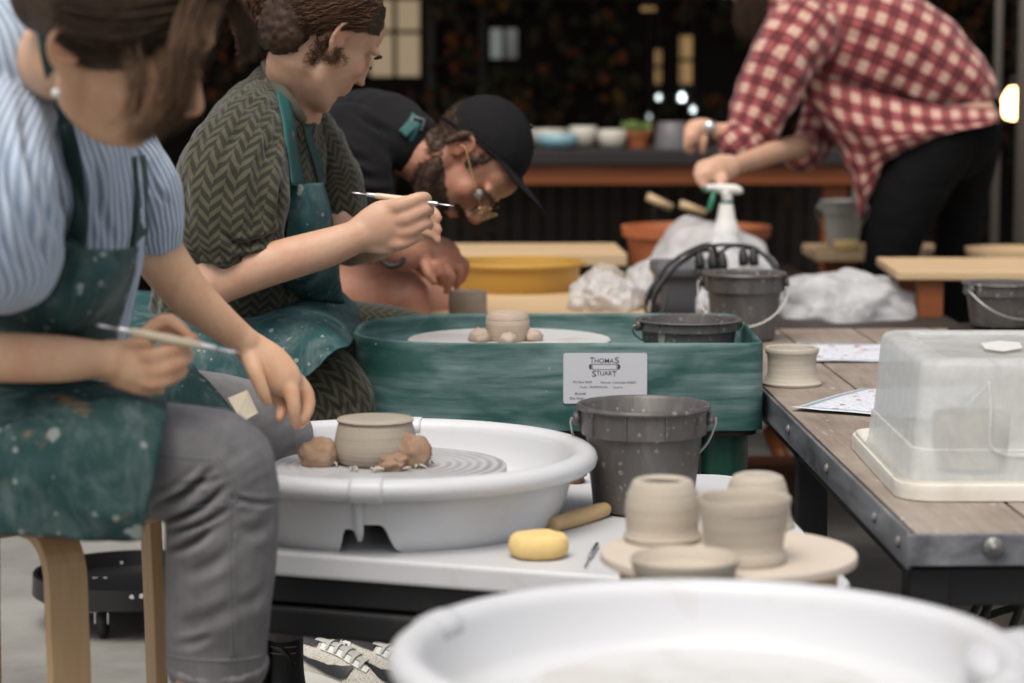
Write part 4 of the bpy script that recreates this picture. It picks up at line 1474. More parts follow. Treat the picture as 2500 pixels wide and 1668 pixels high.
# bentwood stool under the woman in the blue shirt
sx, sy = P(95, 0, 3.30).x, 3.33
bs = thing('stool', 'birch bentwood stool the woman in the blue shirt sits on', 'stool', (sx, sy, 0))
ZS = .505
vs, fs = lathe([(0, ZS - .02), (.170, ZS - .02), (.175, ZS - .015), (.175, ZS - .004), (.172, ZS), (0, ZS)], 48, (sx, sy, 0))
autosmooth(mesh_obj('seat', vs, fs, MT['birch'], bs))
def bent_leg(x, y, dx, dy, w, r_=.07):
    """flat bent strip: runs out under the seat, curves down to the floor"""
    d = Vector((dx, dy, 0)).normalized(); s = Vector((-d.y, d.x, 0)) * (w / 2)
    prof = []
    for k in range(9):
        a = math.pi / 2 * k / 8
        prof.append((r_ * math.sin(a), -r_ * (1 - math.cos(a))))
    prof = [(-.08, 0)] + prof + [(r_ + .004, -.18), (r_ + .008, -(ZS - .022))]
    vs, fs = [], []
    for i, (u, z) in enumerate(prof):
        if i == 0: t_ = (1, 0)
        else:
            t_ = (prof[min(i + 1, len(prof) - 1)][0] - prof[i - 1][0], prof[min(i + 1, len(prof) - 1)][1] - prof[i - 1][1])
            L = math.hypot(*t_); t_ = (t_[0] / L, t_[1] / L)
        nrm = (-t_[1], t_[0])
        for th in (0, -.018):
            for sg in (-1, 1):
                p = Vector((x, y, ZS - .021)) + d * (u + nrm[0] * th) + s * sg
                vs.append((p.x, p.y, p.z + z + nrm[1] * th))
    for i in range(len(prof) - 1):
        a, b_ = i * 4, (i + 1) * 4
        fs += [(a, a + 1, b_ + 1, b_), (a + 2, b_ + 2, b_ + 3, a + 3), (a, b_, b_ + 2, a + 2), (a + 1, a + 3, b_ + 3, b_ + 1)]
    fs += [(0, 2, 3, 1), ((len(prof) - 1) * 4, (len(prof) - 1) * 4 + 1, (len(prof) - 1) * 4 + 3, (len(prof) - 1) * 4 + 2)]
    o = mesh_obj('leg', vs, fs, MT['birch'], bs, smooth=False)
    bevel_obj(o, .002, 2)
q = P(205, 1500, 3.20)
bent_leg(q.x - .06, q.y + .05, .55, -.75, .058)
q = P(372, 1500, 3.42)
bent_leg(q.x - .022, q.y + .01, .9, .42, .052, .03)
bent_leg(sx - .09, sy - .09, -.7, -.7, .056)
bent_leg(sx - .09, sy + .09, -.7, .7, .056)
# ------------------------------------------------------------------ things on the back counter
def bowl_up(label, x, y, D, rpx, hpx, mat, name='bowl', cat='bowl', prof=None, group=None, z=None, seed=0):
    c = P(x, y, D)
    r_, h = M(rpx, D), M(hpx, D)
    prof = prof or [(0, 0), (.62, 0), (.86, .18), (.98, .5), (1.0, .8), (.92, .98), (.7, 1.0), (0, 1.0)]
    return pot(name, label, cat, (c.x, D, z if z is not None else c.z), [(a * r_, b * h) for a, b in prof], mat, 32, .01, seed, group)
GB = 'bowls on the back counter'
zk = zc + .001
bowl_up('cream upturned bowl on the back counter beside the black cap', 1268, 380, 8.72, 34, 52, MT['bowl_white'], z=zk, group=GB)
bowl_up('pale blue glazed dish on the back counter', 1362, 380, 8.70, 52, 36, MT['bowl_blue'], z=zk, group=GB, name='dish', cat='dish')
bowl_up('wide cream dish behind the pale blue dish', 1342, 372, 8.98, 46, 42, MT['bowl_white'], z=zk, group=GB, name='dish', cat='dish', seed=2)
bowl_up('tall cream bowl right of the pale blue dish on the back counter', 1424, 380, 8.82, 36, 52, MT['bowl_white'], z=zk, group=GB, seed=3)
bowl_up('rounded cream bowl next to the potted succulent on the back counter', 1494, 380, 8.74, 35, 46, MT['bowl_white'], z=zk, group=GB, seed=4)
fp = thing('potted_plant', 'green succulent in a terracotta pot on the back counter', 'plant', (P(1557, 0, 8.8).x, 8.8, zk))
r_, h = M(38, 8.8), M(42, 8.8)
vs, fs = lathe([(0, 0), (r_ * .72, 0), (r_ * .9, h * .7), (r_, h * .7), (r_ * 1.04, h), (r_ * .9, h), (r_ * .85, h * .8), (0, h * .8)], 32, (fp.location.x, 8.8, zk))
autosmooth(mesh_obj('pot', vs, fs, MT['terracotta'], fp))
parts = []
rg = np.random.default_rng(9)
for k in range(90):
    a = rg.uniform(0, 6.28); e = rg.uniform(.25, 1.4); L = rg.uniform(.03, .06)
    rr = rg.uniform(0, r_ * .7)
    o = np.array([fp.location.x + rr * math.cos(a), 8.8 + rr * math.sin(a), zk + h * .8])
    d = np.array([math.cos(a) * math.cos(e), math.sin(a) * math.cos(e), math.sin(e)])
    parts.append(tube([o, o + d * L * .5, o + d * L + [0, 0, -.004]], [.004, .008, .001], 6, 2))
mesh_obj('foliage', *merge(*parts), MT['succulent'], fp)
bowl_up('grey tapered pot at the end of the back counter behind the hand', 1640, 380, 8.75, 44, 64, MT['grey_pot'], 'pot', 'pot', [(0, 0), (1, 0), (.95, .3), (.78, .97), (.72, 1.0), (0, 1.0)], None, zk)

# glass balls with added glowing cores, in place of glints off glass
gl = NT('clear_glass'); gl.col((.9, .93, .93)); gl.set(rough=.05, trans=.85, ior=1.45)
for k, (x, y, s, lab) in enumerate(((1608, 238, 16, 'left small round glass lantern hanging in the dark'), (1665, 238, 22, 'right round glass lantern hanging in the dark'), (1692, 268, 17, 'lower small round glass lantern hanging in the dark'), (1585, 285, 13, 'dim small glass lantern hanging in the dark'))):
    D = 10.3
    c = P(x, y, D)
    L = thing('glass_lantern', lab, 'lantern', (c.x, D, c.z), 'glass lanterns')
    r_ = M(s * .55, D)
    vs, fs = lathe([(0, -1), (.55, -.85), (.95, -.35), (1, 0), (.92, .4), (.5, .9), (.35, 1.0), (.35, 1.2), (0, 1.2)], 24)
    mesh_obj('globe', [(c.x + x_ * r_, D + y_ * r_, c.z + z_ * r_) for x_, y_, z_ in vs], fs, gl.m, L)
    vs, fs = lathe([(0, -.6), (.35, -.4), (.4, 0), (.3, .4), (0, .6)], 16)
    mesh_obj('bulb', [(c.x + x_ * r_, D + y_ * r_, c.z + z_ * r_) for x_, y_, z_ in vs], fs, emit('cool_bulb%d' % k, (.75, .85, .85), (3.0, 6.0, 3.0, 1.0)[k]), L)  # no lamp: glow added where light glints off glass
    mesh_obj('cord', *tube([(c.x, D, c.z + r_ * 1.15), (c.x, D, 2.60)], .003, 6), MT['rubber'], L)
c = P(2474, 258, 9.4)
L = thing('pendant_lamp', 'glowing warm pendant bulb at the right edge', 'lamp', (c.x, 9.4, c.z))
vs, fs = lathe([(0, -.055), (.03, -.048), (.046, -.02), (.046, .015), (.03, .05), (.014, .07), (0, .07)], 24, (c.x, 9.4, c.z))
mesh_obj('bulb', vs, fs, emit('warm_bulb', (1.0, .62, .26), 9.0), L)
vs, fs = lathe([(0, .071), (.017, .071), (.017, .115), (0, .12)], 16, (c.x, 9.4, c.z))
mesh_obj('socket', vs, fs, MT['rubber'], L)
mesh_obj('cord', *tube([(c.x, 9.4, c.z + .119), (c.x, 9.4, 2.60)], .004, 6), MT['rubber'], L)
for (x, D, lab, r_) in ((2440, 8.0, 'slim grey metal pole behind the woman in plaid', .014), (2506, 7.7, 'grey metal pole at the right edge of the picture', .024)):
    X = P(x, 0, D).x
    t = thing('metal_pole', lab, 'pole', (X, D, 0), 'metal poles')
    mesh_obj('shaft', *tube([(X, D, .012), (X, D, 2.70)], r_, 14), MT['pole'], t)
    vs, fs = lathe([(0, 0), (r_ * 3, 0), (r_ * 3, .008), (r_ * 1.2, .012), (0, .012)], 24, (X, D, 0))
    mesh_obj('foot_plate', vs, fs, MT['pole'], t)

# ------------------------------------------------------------------ the man's wheel: ochre basin on a wooden stand
zo = P(0, 640, 6.0).z
ow = thing('pottery_wheel', 'ochre basin wheel with wooden table in front of the man', 'pottery wheel', (P(1270, 0, 6.0).x, 6.0, 0))
cxo = P(1262, 0, 6.05).x
r_ = M(160, 6.05)
hb = zo - P(0, 738, 5.9).z
vs, fs = lathe([(0, 0), (r_ * .86, 0), (r_ * .92, .01), (r_ * .97, hb * .86), (r_ * 1.03, hb * .88), (r_ * 1.045, hb * .96), (r_ * 1.02, hb), (r_ * .97, hb * .98), (r_ * .90, hb * .2), (0, hb * .18)], 72, (cxo, 6.05, zo - hb))
autosmooth(mesh_obj('basin', vs, fs, MT['ochre'], ow), 45)
ztb = P(0, 754, 5.55).z
rbox('table_board', P(1010, 0, 5.6).x, P(1590, 0, 5.6).x, 5.05, 6.42, ztb - .035, ztb, MT['pine'], ow, .004)
for (x, y) in ((P(1050, 0, 5.6).x, 5.15), (P(1540, 0, 5.6).x, 5.15), (P(1050, 0, 5.6).x, 6.3), (P(1540, 0, 5.6).x, 6.3)):
    rbox('leg', x - .03, x + .03, y - .03, y + .03, 0, ztb - .036, MT['pine'], ow)
pcm = P(1141, 0, 5.30)
pot('clay_cup', 'clay cup on the wooden table below the man working on it', 'cup', (pcm.x, 5.30, ztb + .001), [(0, 0), (.042, 0), (.0425, .03), (.0415, .062), (.039, .064), (.036, .060), (.035, .02), (0, .01)], MT['clay_soft'], seed=31)
# bench board behind the basin
bb_ = thing('bench', 'pale wooden bench board behind the ochre basin', 'bench', (P(1300, 0, 6.9).x, 6.9, 0))
zb_ = P(0, 606, 6.9).z
rbox('seat_board', P(1060, 0, 6.9).x, P(1520, 0, 6.9).x, 6.68, 7.1, zb_ - .035, zb_, MT['pine'], bb_, .004, R(2))
for x in (1120, 1450):
    X = P(x, 0, 6.9).x
    rbox('leg', X - .03, X + .03, 6.82, 6.88, 0, zb_ - .036, MT['red_wood'], bb_)
    rbox('leg', X - .03, X + .03, 7.0, 7.06, 0, zb_ - .036, MT['red_wood'], bb_)

# ------------------------------------------------------------------ plastic bags, tote with cables, spray bottle, orange basin
def bag(label, x0, y0, x1, y1, D, depth, seed, lobes=1.0, amp=.22, sub=6):
    cx, cy = (x0 + x1) / 2, (y0 + y1) / 2
    c = P(cx, cy, D)
    rx, rz = M((x1 - x0) / 2, D), M((y1 - y0) / 2, D)
    bm = bmesh.new(); bmesh.ops.create_icosphere(bm, subdivisions=sub, radius=1)
    co = np.array([v.co[:] for v in bm.verts])
    n1 = fbm(co * 1.3 * lobes + seed, 2)
    # creases: ridged noise pulled along streaks
    wq = co * np.array([1.7, 1.7, 1.0]) * lobes + seed * 2.7
    wq = wq + .5 * np.column_stack([pn(wq + 31), pn(wq + 57), pn(wq + 83)])
    rdg = (1 - np.abs(pn(wq)) * 2.4)
    rdg2 = (1 - np.abs(pn(co * np.array([5.5, 5.5, 2.4]) + seed * 1.7)) * 2.4)
    k = 1 + amp * n1 + .042 * rdg + .007 * rdg2 - .05
    co = co * k[:, None]
    co[:, 2] = np.where(co[:, 2] < -.62, -.62 + (co[:, 2] + .62) * .12, co[:, 2])
    mx = np.abs(co).max(0)
    co = co / np.array([mx[0], mx[1], 1]) * np.array([rx, depth, 1])
    lo, hi = co[:, 2].min(), co[:, 2].max()
    co[:, 2] = (co[:, 2] - (lo + hi) / 2) / ((hi - lo) / 2) * rz
    for v, p in zip(bm.verts, co): v.co = p
    me = bpy.data.meshes.new('plastic_bag'); bm.to_mesh(me); bm.free()
    me.polygons.foreach_set("use_smooth", [True] * len(me.polygons))
    me.materials.append(MT['bag'])
    o = link('plastic_bag', me); o.location = (c.x, D, c.z)
    return tag(o, label, 'bag', 'plastic bags')
bag('small crumpled white plastic bag on the wooden table behind the green wheel', 1378, 655, 1582, 775, 5.55, .12, 3.1, 1.2)
lump('clay_block', 'block of clay inside the small crumpled plastic bag', 'clay', (P(1480, 0, 5.57).x, 5.57, ztb + .01), .055, .05, .06, MT['clay_dark'], 41, .2)
bag('tall heap of white plastic sheeting under the spray bottle', 1548, 530, 1912, 800, 6.25, .28, 6.3, 1.0, .16)
bag('small tuft of white plastic beside the orange basin', 1515, 630, 1680, 800, 6.15, .12, 8.4, 1.1)
bag('long low bag of white plastic lying behind the work table', 1880, 652, 2245, 850, 5.95, .22, 12.9, 1.2, .22)
bag('white plastic bag slumped against the grey tote', 1690, 680, 1790, 800, 5.35, .07, 15.2, 1.2)
# low platform the bags and tote rest on
zp = P(0, 792, 5.6).z
pf = thing('low_platform', 'dark low platform under the bags and tote', 'platform', (P(1850, 0, 5.9).x, 5.9, 0))
rbox('platform_top', P(1600, 0, 5.9).x, P(2330, 0, 5.9).x, 5.50, 6.7, zp - .05, zp - .012, MT['dark_wood'], pf, .004)
for x in (1640, 2290):
    for y in (5.6, 6.6):
        X = P(x, 0, 5.9).x
        rbox('leg', X - .03, X + .03, y - .03, y + .03, 0, zp - .051, MT['dark_wood'], pf)
tote = thing('grey_tote', 'grey plastic tote draped with black cables', 'tote', (P(1700, 0, 5.6).x, 5.6, zp - .012))
ta, tb2 = P(1612, 0, 5.55).x, P(1770, 0, 5.55).x
ztt = P(0, 658, 5.55).z
vs, fs = shell(rounded([(ta, 5.53), (tb2, 5.53), (tb2, 5.80), (ta, 5.80)], .02, 4), zp - .011, ztt, .006, .004, zp + .02, .06)
mesh_obj('tub', vs, fs, MT['tote'], tote)
vs, fs = shell(rounded([(ta - .008, 5.522), (tb2 + .008, 5.522), (tb2 + .008, 5.808), (ta - .008, 5.808)], .02, 4), ztt - .02, ztt + .003, .006, .003, ztt - .015)
mesh_obj('rim', vs, fs, MT['tote'], tote)
CAB = [([(1578, 745, 5.45), (1600, 690, 5.45), (1640, 640, 5.5), (1700, 605, 5.52), (1738, 600, 5.55), (1760, 640, 5.55)], 'black cable looping up from the left of the tote'),
       ([(1590, 765, 5.44), (1602, 720, 5.44), (1640, 662, 5.46), (1690, 625, 5.5), (1730, 612, 5.52), (1752, 650, 5.52)], 'second black cable arching over the tote'),
       ([(1600, 770, 5.42), (1596, 720, 5.42), (1650, 650, 5.46), (1720, 605, 5.5), (1800, 600, 5.5), (1870, 625, 5.52), (1905, 668, 5.5)], 'long black cable arching right to the far bucket'),
       ([(1750, 622, 5.5), (1790, 600, 5.5), (1840, 606, 5.52), (1880, 640, 5.5), (1898, 675, 5.48)], 'black cable bowed over the right side of the tote'),
       ([(1580, 780, 5.40), (1612, 770, 5.40), (1625, 720, 5.42), (1600, 690, 5.45), (1575, 740, 5.43), (1590, 790, 5.4)], 'bunched black cable hanging at the left corner of the tote')]
for pts, lab in CAB:
    t = mesh_obj('power_cable', *tube([P(*p) for p in pts], .0044, 10, 6), MT['rubber'])
    tag(t, lab, 'cable', 'power cables')
for k, (x, y, w_) in enumerate(((1706, 630, 'leftmost'), (1738, 630, 'second from left'), (1762, 632, 'third from left'), (1813, 622, 'fourth from left'), (1838, 622, 'rightmost'))):
    a, b_ = P(x, y - 22, 5.5), P(x + 3, y + 26, 5.49)
    t = thing('cable_plug', w_ + ' black plug hanging from the cables over the tote', 'plug', tuple(b_), 'cable plugs')
    mesh_obj('plug_body', *tube([a, a.lerp(b_, .25), a.lerp(b_, .6), b_], [.004, .008, .012, .011], 10, 2), MT['rubber'], t)
    for s in (-.004, .004):
        mesh_obj('prong', *tube([b_ + Vector((s, 0, -.0005)), b_ + Vector((s, 0, -.012))], .0015, 6), MT['steel'], t)
# orange basin
ob = P(1705, 0, 7.0)
zo1, zo0 = P(0, 552, 7.0).z, P(0, 660, 7.0).z
r_ = M(180, 7.0)
vs, fs = lathe([(0, 0), (r_ * .82, 0), (r_ * .9, .01), (r_ * .94, (zo1 - zo0) * .74), (r_ * 1.0, (zo1 - zo0) * .78), (r_ * 1.02, (zo1 - zo0)), (r_ * .96, (zo1 - zo0)), (r_ * .9, (zo1 - zo0) * .7), (r_ * .85, .03), (0, .03)], 64)
o = mesh_obj('basin', vs, fs, MT['terracotta']); o.location = (ob.x, 7.0, zo0); autosmooth(o, 40)
tag(o, 'wide orange terracotta basin behind the white plastic sheeting', 'basin')
tbx = thing('bench', 'dark wooden bench under the orange basin', 'bench', (ob.x, 7.0, 0))
rbox('seat_board', ob.x - .30, ob.x + .30, 6.78, 7.22, zo0 - .04, zo0 - .002, MT['dark_wood'], tbx)
for dx in (-.24, .24):
    rbox('leg', ob.x + dx - .025, ob.x + dx + .025, 6.97, 7.03, 0, zo0 - .041, MT['dark_wood'], tbx)
rbox('shelf', ob.x - 1.2, ob.x - .31, 7.3, 7.6, zo0 + .02, zo0 + .05, MT['counter'], tbx) if False else None

# spray bottle
sb = P(1772, 590, 6.15)
spb = thing('spray_bottle', 'white spray bottle with green trigger under the hand of the woman in plaid', 'spray bottle', tuple(P(1772, 600, 6.15)))
k6 = M(1, 6.15)
zb0 = P(0, 606, 6.15).z
def sz(y): return P(0, y, 6.15).z - zb0
vs, fs = lathe([(0, 0), (28 * k6, 0), (32 * k6, .004), (33 * k6, sz(560)), (27 * k6, sz(545)), (22 * k6, sz(530)), (17 * k6, sz(500)), (15 * k6, sz(494)), (0, sz(494))], 32, (sb.x, 6.15, zb0))
mesh_obj('bottle', vs, fs, MT['sneaker'], spb)
vs, fs = lathe([(0, 0), (16.5 * k6, 0), (16.5 * k6, sz(492) - sz(497)), (0, sz(492) - sz(497))], 24, (sb.x, 6.15, zb0 + sz(497)))
mesh_obj('collar', vs, fs, plain('green_ring', (.02, .14, .09), .4), spb)
hd = [P(1776, 492, 6.15), P(1774, 478, 6.15), P(1768, 464, 6.15)]
head = mesh_obj('spray_head', *merge(tube(hd, [13 * k6, 13 * k6, 14 * k6], 14, 2), tube([P(1722, 462, 6.13), P(1735, 458, 6.14), P(1768, 462, 6.15), P(1795, 463, 6.15), P(1806, 468, 6.15), P(1807, 474, 6.15)], [6 * k6, 8 * k6, 13 * k6, 12 * k6, 9 * k6, 3 * k6], 14, 3)), MT['sneaker'], spb)
mesh_obj('trigger', *tube([P(1742, 468, 6.14), P(1738, 490, 6.13), P(1730, 512, 6.13), P(1727, 518, 6.13)], [5 * k6, 7 * k6, 6 * k6, 2 * k6], 10, 3), plain('green_trigger', (.02, .17, .10), .4), spb)
mesh_obj('nozzle', *tube([P(1715, 462, 6.13), P(1726, 462, 6.13)], [6 * k6, 7 * k6], 10), plain('green_nozzle', (.02, .17, .10), .4), spb)

# chair arms glimpsed under the counter
for (a, b_, lab) in (((1580, 480, 7.6), (1640, 508, 7.6), 'short tan wooden slat left, under the counter'), ((1660, 498, 7.6), (1722, 522, 7.6), 'short tan wooden slat right, under the counter')):
    o = mesh_obj('chair_arm', *tube([P(*a), P(*b_)], .013, 8), MT['pine'])
    tag(o, lab, 'chair arm', 'tan chair arms')
# their dark chair
ch = thing('folding_chair', 'dark folding chair in shadow under the counter', 'chair', (P(1650, 0, 7.7).x, 7.7, 0))
xa, xb = P(1575, 0, 7.7).x, P(1735, 0, 7.7).x
zs_ = P(0, 560, 7.7).z
rbox('seat', xa, xb, 7.62, 7.95, zs_ - .03, zs_, MT['dark_wood'], ch)
for x in (xa + .01, xb - .03):
    rbox('leg', x, x + .025, 7.625, 7.65, 0, zs_ - .031, MT['dark_wood'], ch)
    rbox('leg', x, x + .025, 7.92, 7.945, 0, zs_ - .031, MT['dark_wood'], ch)
mesh_obj('arm_post', *tube([P(1598, 488, 7.615), P(1600, 560, 7.64)], .008, 8), MT['dark_wood'], ch)
mesh_obj('arm_post', *tube([P(1700, 514, 7.615), P(1700, 560, 7.64)], .008, 8), MT['dark_wood'], ch)

# ------------------------------------------------------------------ right background
s1 = P(2065, 0, 7.2)
zst = P(0, 612, 7.2).z
sto = thing('side_stand', 'pale wooden shelf with grey pail and yellow sponge beside the woman in plaid', 'shelf', (s1.x, 7.2, 0))
rbox('board', P(1996, 0, 7.2).x, P(2330, 0, 7.2).x, 7.16, 7.5, zst - .03, zst, MT['pine'], sto, .004)
for x in (2070, 2290):
    X = P(x, 0, 7.2).x
    rbox('leg', X - .045, X + .045, 7.25, 7.33, 0, zst - .031, MT['orange_beam'], sto)
sp = P(2066, 605, 7.21)
sponge('yellow block sponge on the pale shelf in front of the grey pail', (sp.x, 7.21, zst + .001), M(34, 7.21), .04, M(24, 7.21))
bucket('pale grey pail on the shelf beside the woman in plaid', (P(2066, 0, 7.36).x, 7.36, zst + .001), P(0, 490, 7.36).z - zst, M(50, 7.36), M(38, 7.36), 0, 1, False, MT['grey_pail'], 'plastic buckets', .8)
mesh = tag(mesh_obj('paint_brush', *tube([P(2078, 585, 7.36), P(2083, 500, 7.36), P(2090, 440, 7.36)], [.008, .008, .006], 10, 2), MT['grey_pail']), 'pale stick standing in the grey pail', 'stick')
# front-right pale table with wheel bits
zr_ = P(0, 660, 5.9).z
rt = thing('wooden_table', 'pale wooden table edge at the right behind the clear tub', 'table', (P(2400, 0, 6.0).x, 6.0, 0))
rbox('board', P(2205, 0, 5.9).x, P(2205, 0, 5.9).x + .75, 5.86, 6.30, P(0, 686, 5.86).z, zr_, MT['pine'], rt, .004, R(-2))
for dx in (.08, .62):
    for y in (5.92, 6.24):
        X = P(2205, 0, 5.9).x + dx
        rbox('leg', X - .03, X + .03, y - .03, y + .03, 0, P(0, 688, 5.86).z, MT['orange_beam'] if dx < .1 else MT['pine'], rt)
rb_ = thing('wooden_basin', 'round pale wooden basin on the far right', 'basin', (P(2478, 0, 6.9).x, 6.9, 0))
zq0, zq1 = P(0, 655, 6.9).z, P(0, 606, 6.9).z
vs, fs = lathe([(0, 0), (.125, 0), (.128, zq1 - zq0 - .02), (.135, zq1 - zq0 - .018), (.137, zq1 - zq0), (.125, zq1 - zq0), (.115, .02), (0, .015)], 48, (P(2488, 0, 6.9).x, 6.9, zq0))
autosmooth(mesh_obj('bowl', vs, fs, MT['pine'], rb_))
for a in (30, 150, 270):
    x, y = P(2488, 0, 6.9).x + .09 * math.cos(R(a)), 6.9 + .09 * math.sin(R(a))
    mesh_obj('leg', *tube([(x, y, zq0 - .001), (x, y, 0)], .018, 10), MT['pine'], rb_)
fb = P(2470, 0, 5.2)
zfb = P(0, 800, 5.2).z
fs_ = thing('wooden_stool', 'dark stool under the bucket at the right edge', 'stool', (fb.x, 5.2, 0))
vs, fs = lathe([(0, zfb - .03), (.12, zfb - .03), (.12, zfb), (0, zfb)], 40, (fb.x, 5.2, 0))
autosmooth(mesh_obj('seat', vs, fs, MT['dark_wood'], fs_))
for a in (45, 135, 225, 315):
    mesh_obj('leg', *tube([(fb.x + .09 * math.cos(R(a)), 5.2 + .09 * math.sin(R(a)), zfb - .031), (fb.x + .12 * math.cos(R(a)), 5.2 + .12 * math.sin(R(a)), 0)], .014, 8), MT['dark_wood'], fs_)
bucket('dark grey bucket at the right edge behind the clear tub', (P(2462, 0, 5.2).x, 5.2, zfb + .001), P(0, 690, 5.2).z - zfb, M(88, 5.2), M(74, 5.2), R(30), -1, True, None, 'plastic buckets', .85)
# low timber under the work table, reddish bench on the floor
tbm = thing('timber_bench', 'low reddish timber bench on the floor under the green wheel', 'bench', (P(1930, 0, 5.35).x, 5.35, 0))
zz = P(0, 1160, 5.35).z
rbox('seat_board', P(1835, 0, 5.35).x, P(1998, 0, 5.35).x, 5.28, 5.62, zz - .05, zz, MT['red_wood'], tbm, .006)
for x in (1850, 1975):
    X = P(x, 0, 5.35).x
    rbox('leg', X - .03, X + .03, 5.32, 5.38, 0, zz - .051, MT['red_wood'], tbm)
mesh_obj('brace', *tube([P(1880, 1050, 5.7), P(1925, 1160, 5.6)], .02, 8), MT['orange_beam'], tbm)
# power leads below the work table
LD = [([(2390, 1470, 3.35), (2352, 1540, 3.34), (2322, 1590, 3.32), (2300, 1690, 3.3)], 'black lead hanging leftmost under the work table'),
      ([(2418, 1470, 3.36), (2380, 1545, 3.35), (2356, 1600, 3.32), (2340, 1700, 3.3)], 'black lead hanging second under the work table'),
      ([(2404, 1460, 3.38), (2408, 1500, 3.37), (2392, 1560, 3.35), (2372, 1620, 3.33), (2360, 1700, 3.3)], 'glossy black lead hanging third under the work table'),
      ([(2500, 1450, 3.3), (2480, 1510, 3.3), (2455, 1580, 3.3), (2440, 1690, 3.28)], 'thick black lead hanging at the right under the work table'),
      ([(2300, 1512, 3.6), (2380, 1512, 3.58), (2440, 1494, 3.55), (2520, 1470, 3.5)], 'thin black lead slung sideways under the work table')]
for pts, lab in LD:
    tag(mesh_obj('power_cable', *tube([P(*p) for p in pts], .0058, 10, 5), MT['rubber']), lab, 'cable', 'leads under the work table')
# ------------------------------------------------------------------ bodies and clothes: swept limbs welded into one skin
from mathutils.bvhtree import BVHTree
def to_px(co):
    co = np.asarray(co, float) - np.array(CAM)
    f = co[:, 1] * _cs - co[:, 2] * _sn
    u = co[:, 1] * _sn + co[:, 2] * _cs
    return np.column_stack([1250 + co[:, 0] / f * FPX, 834 - u / f * FPX])

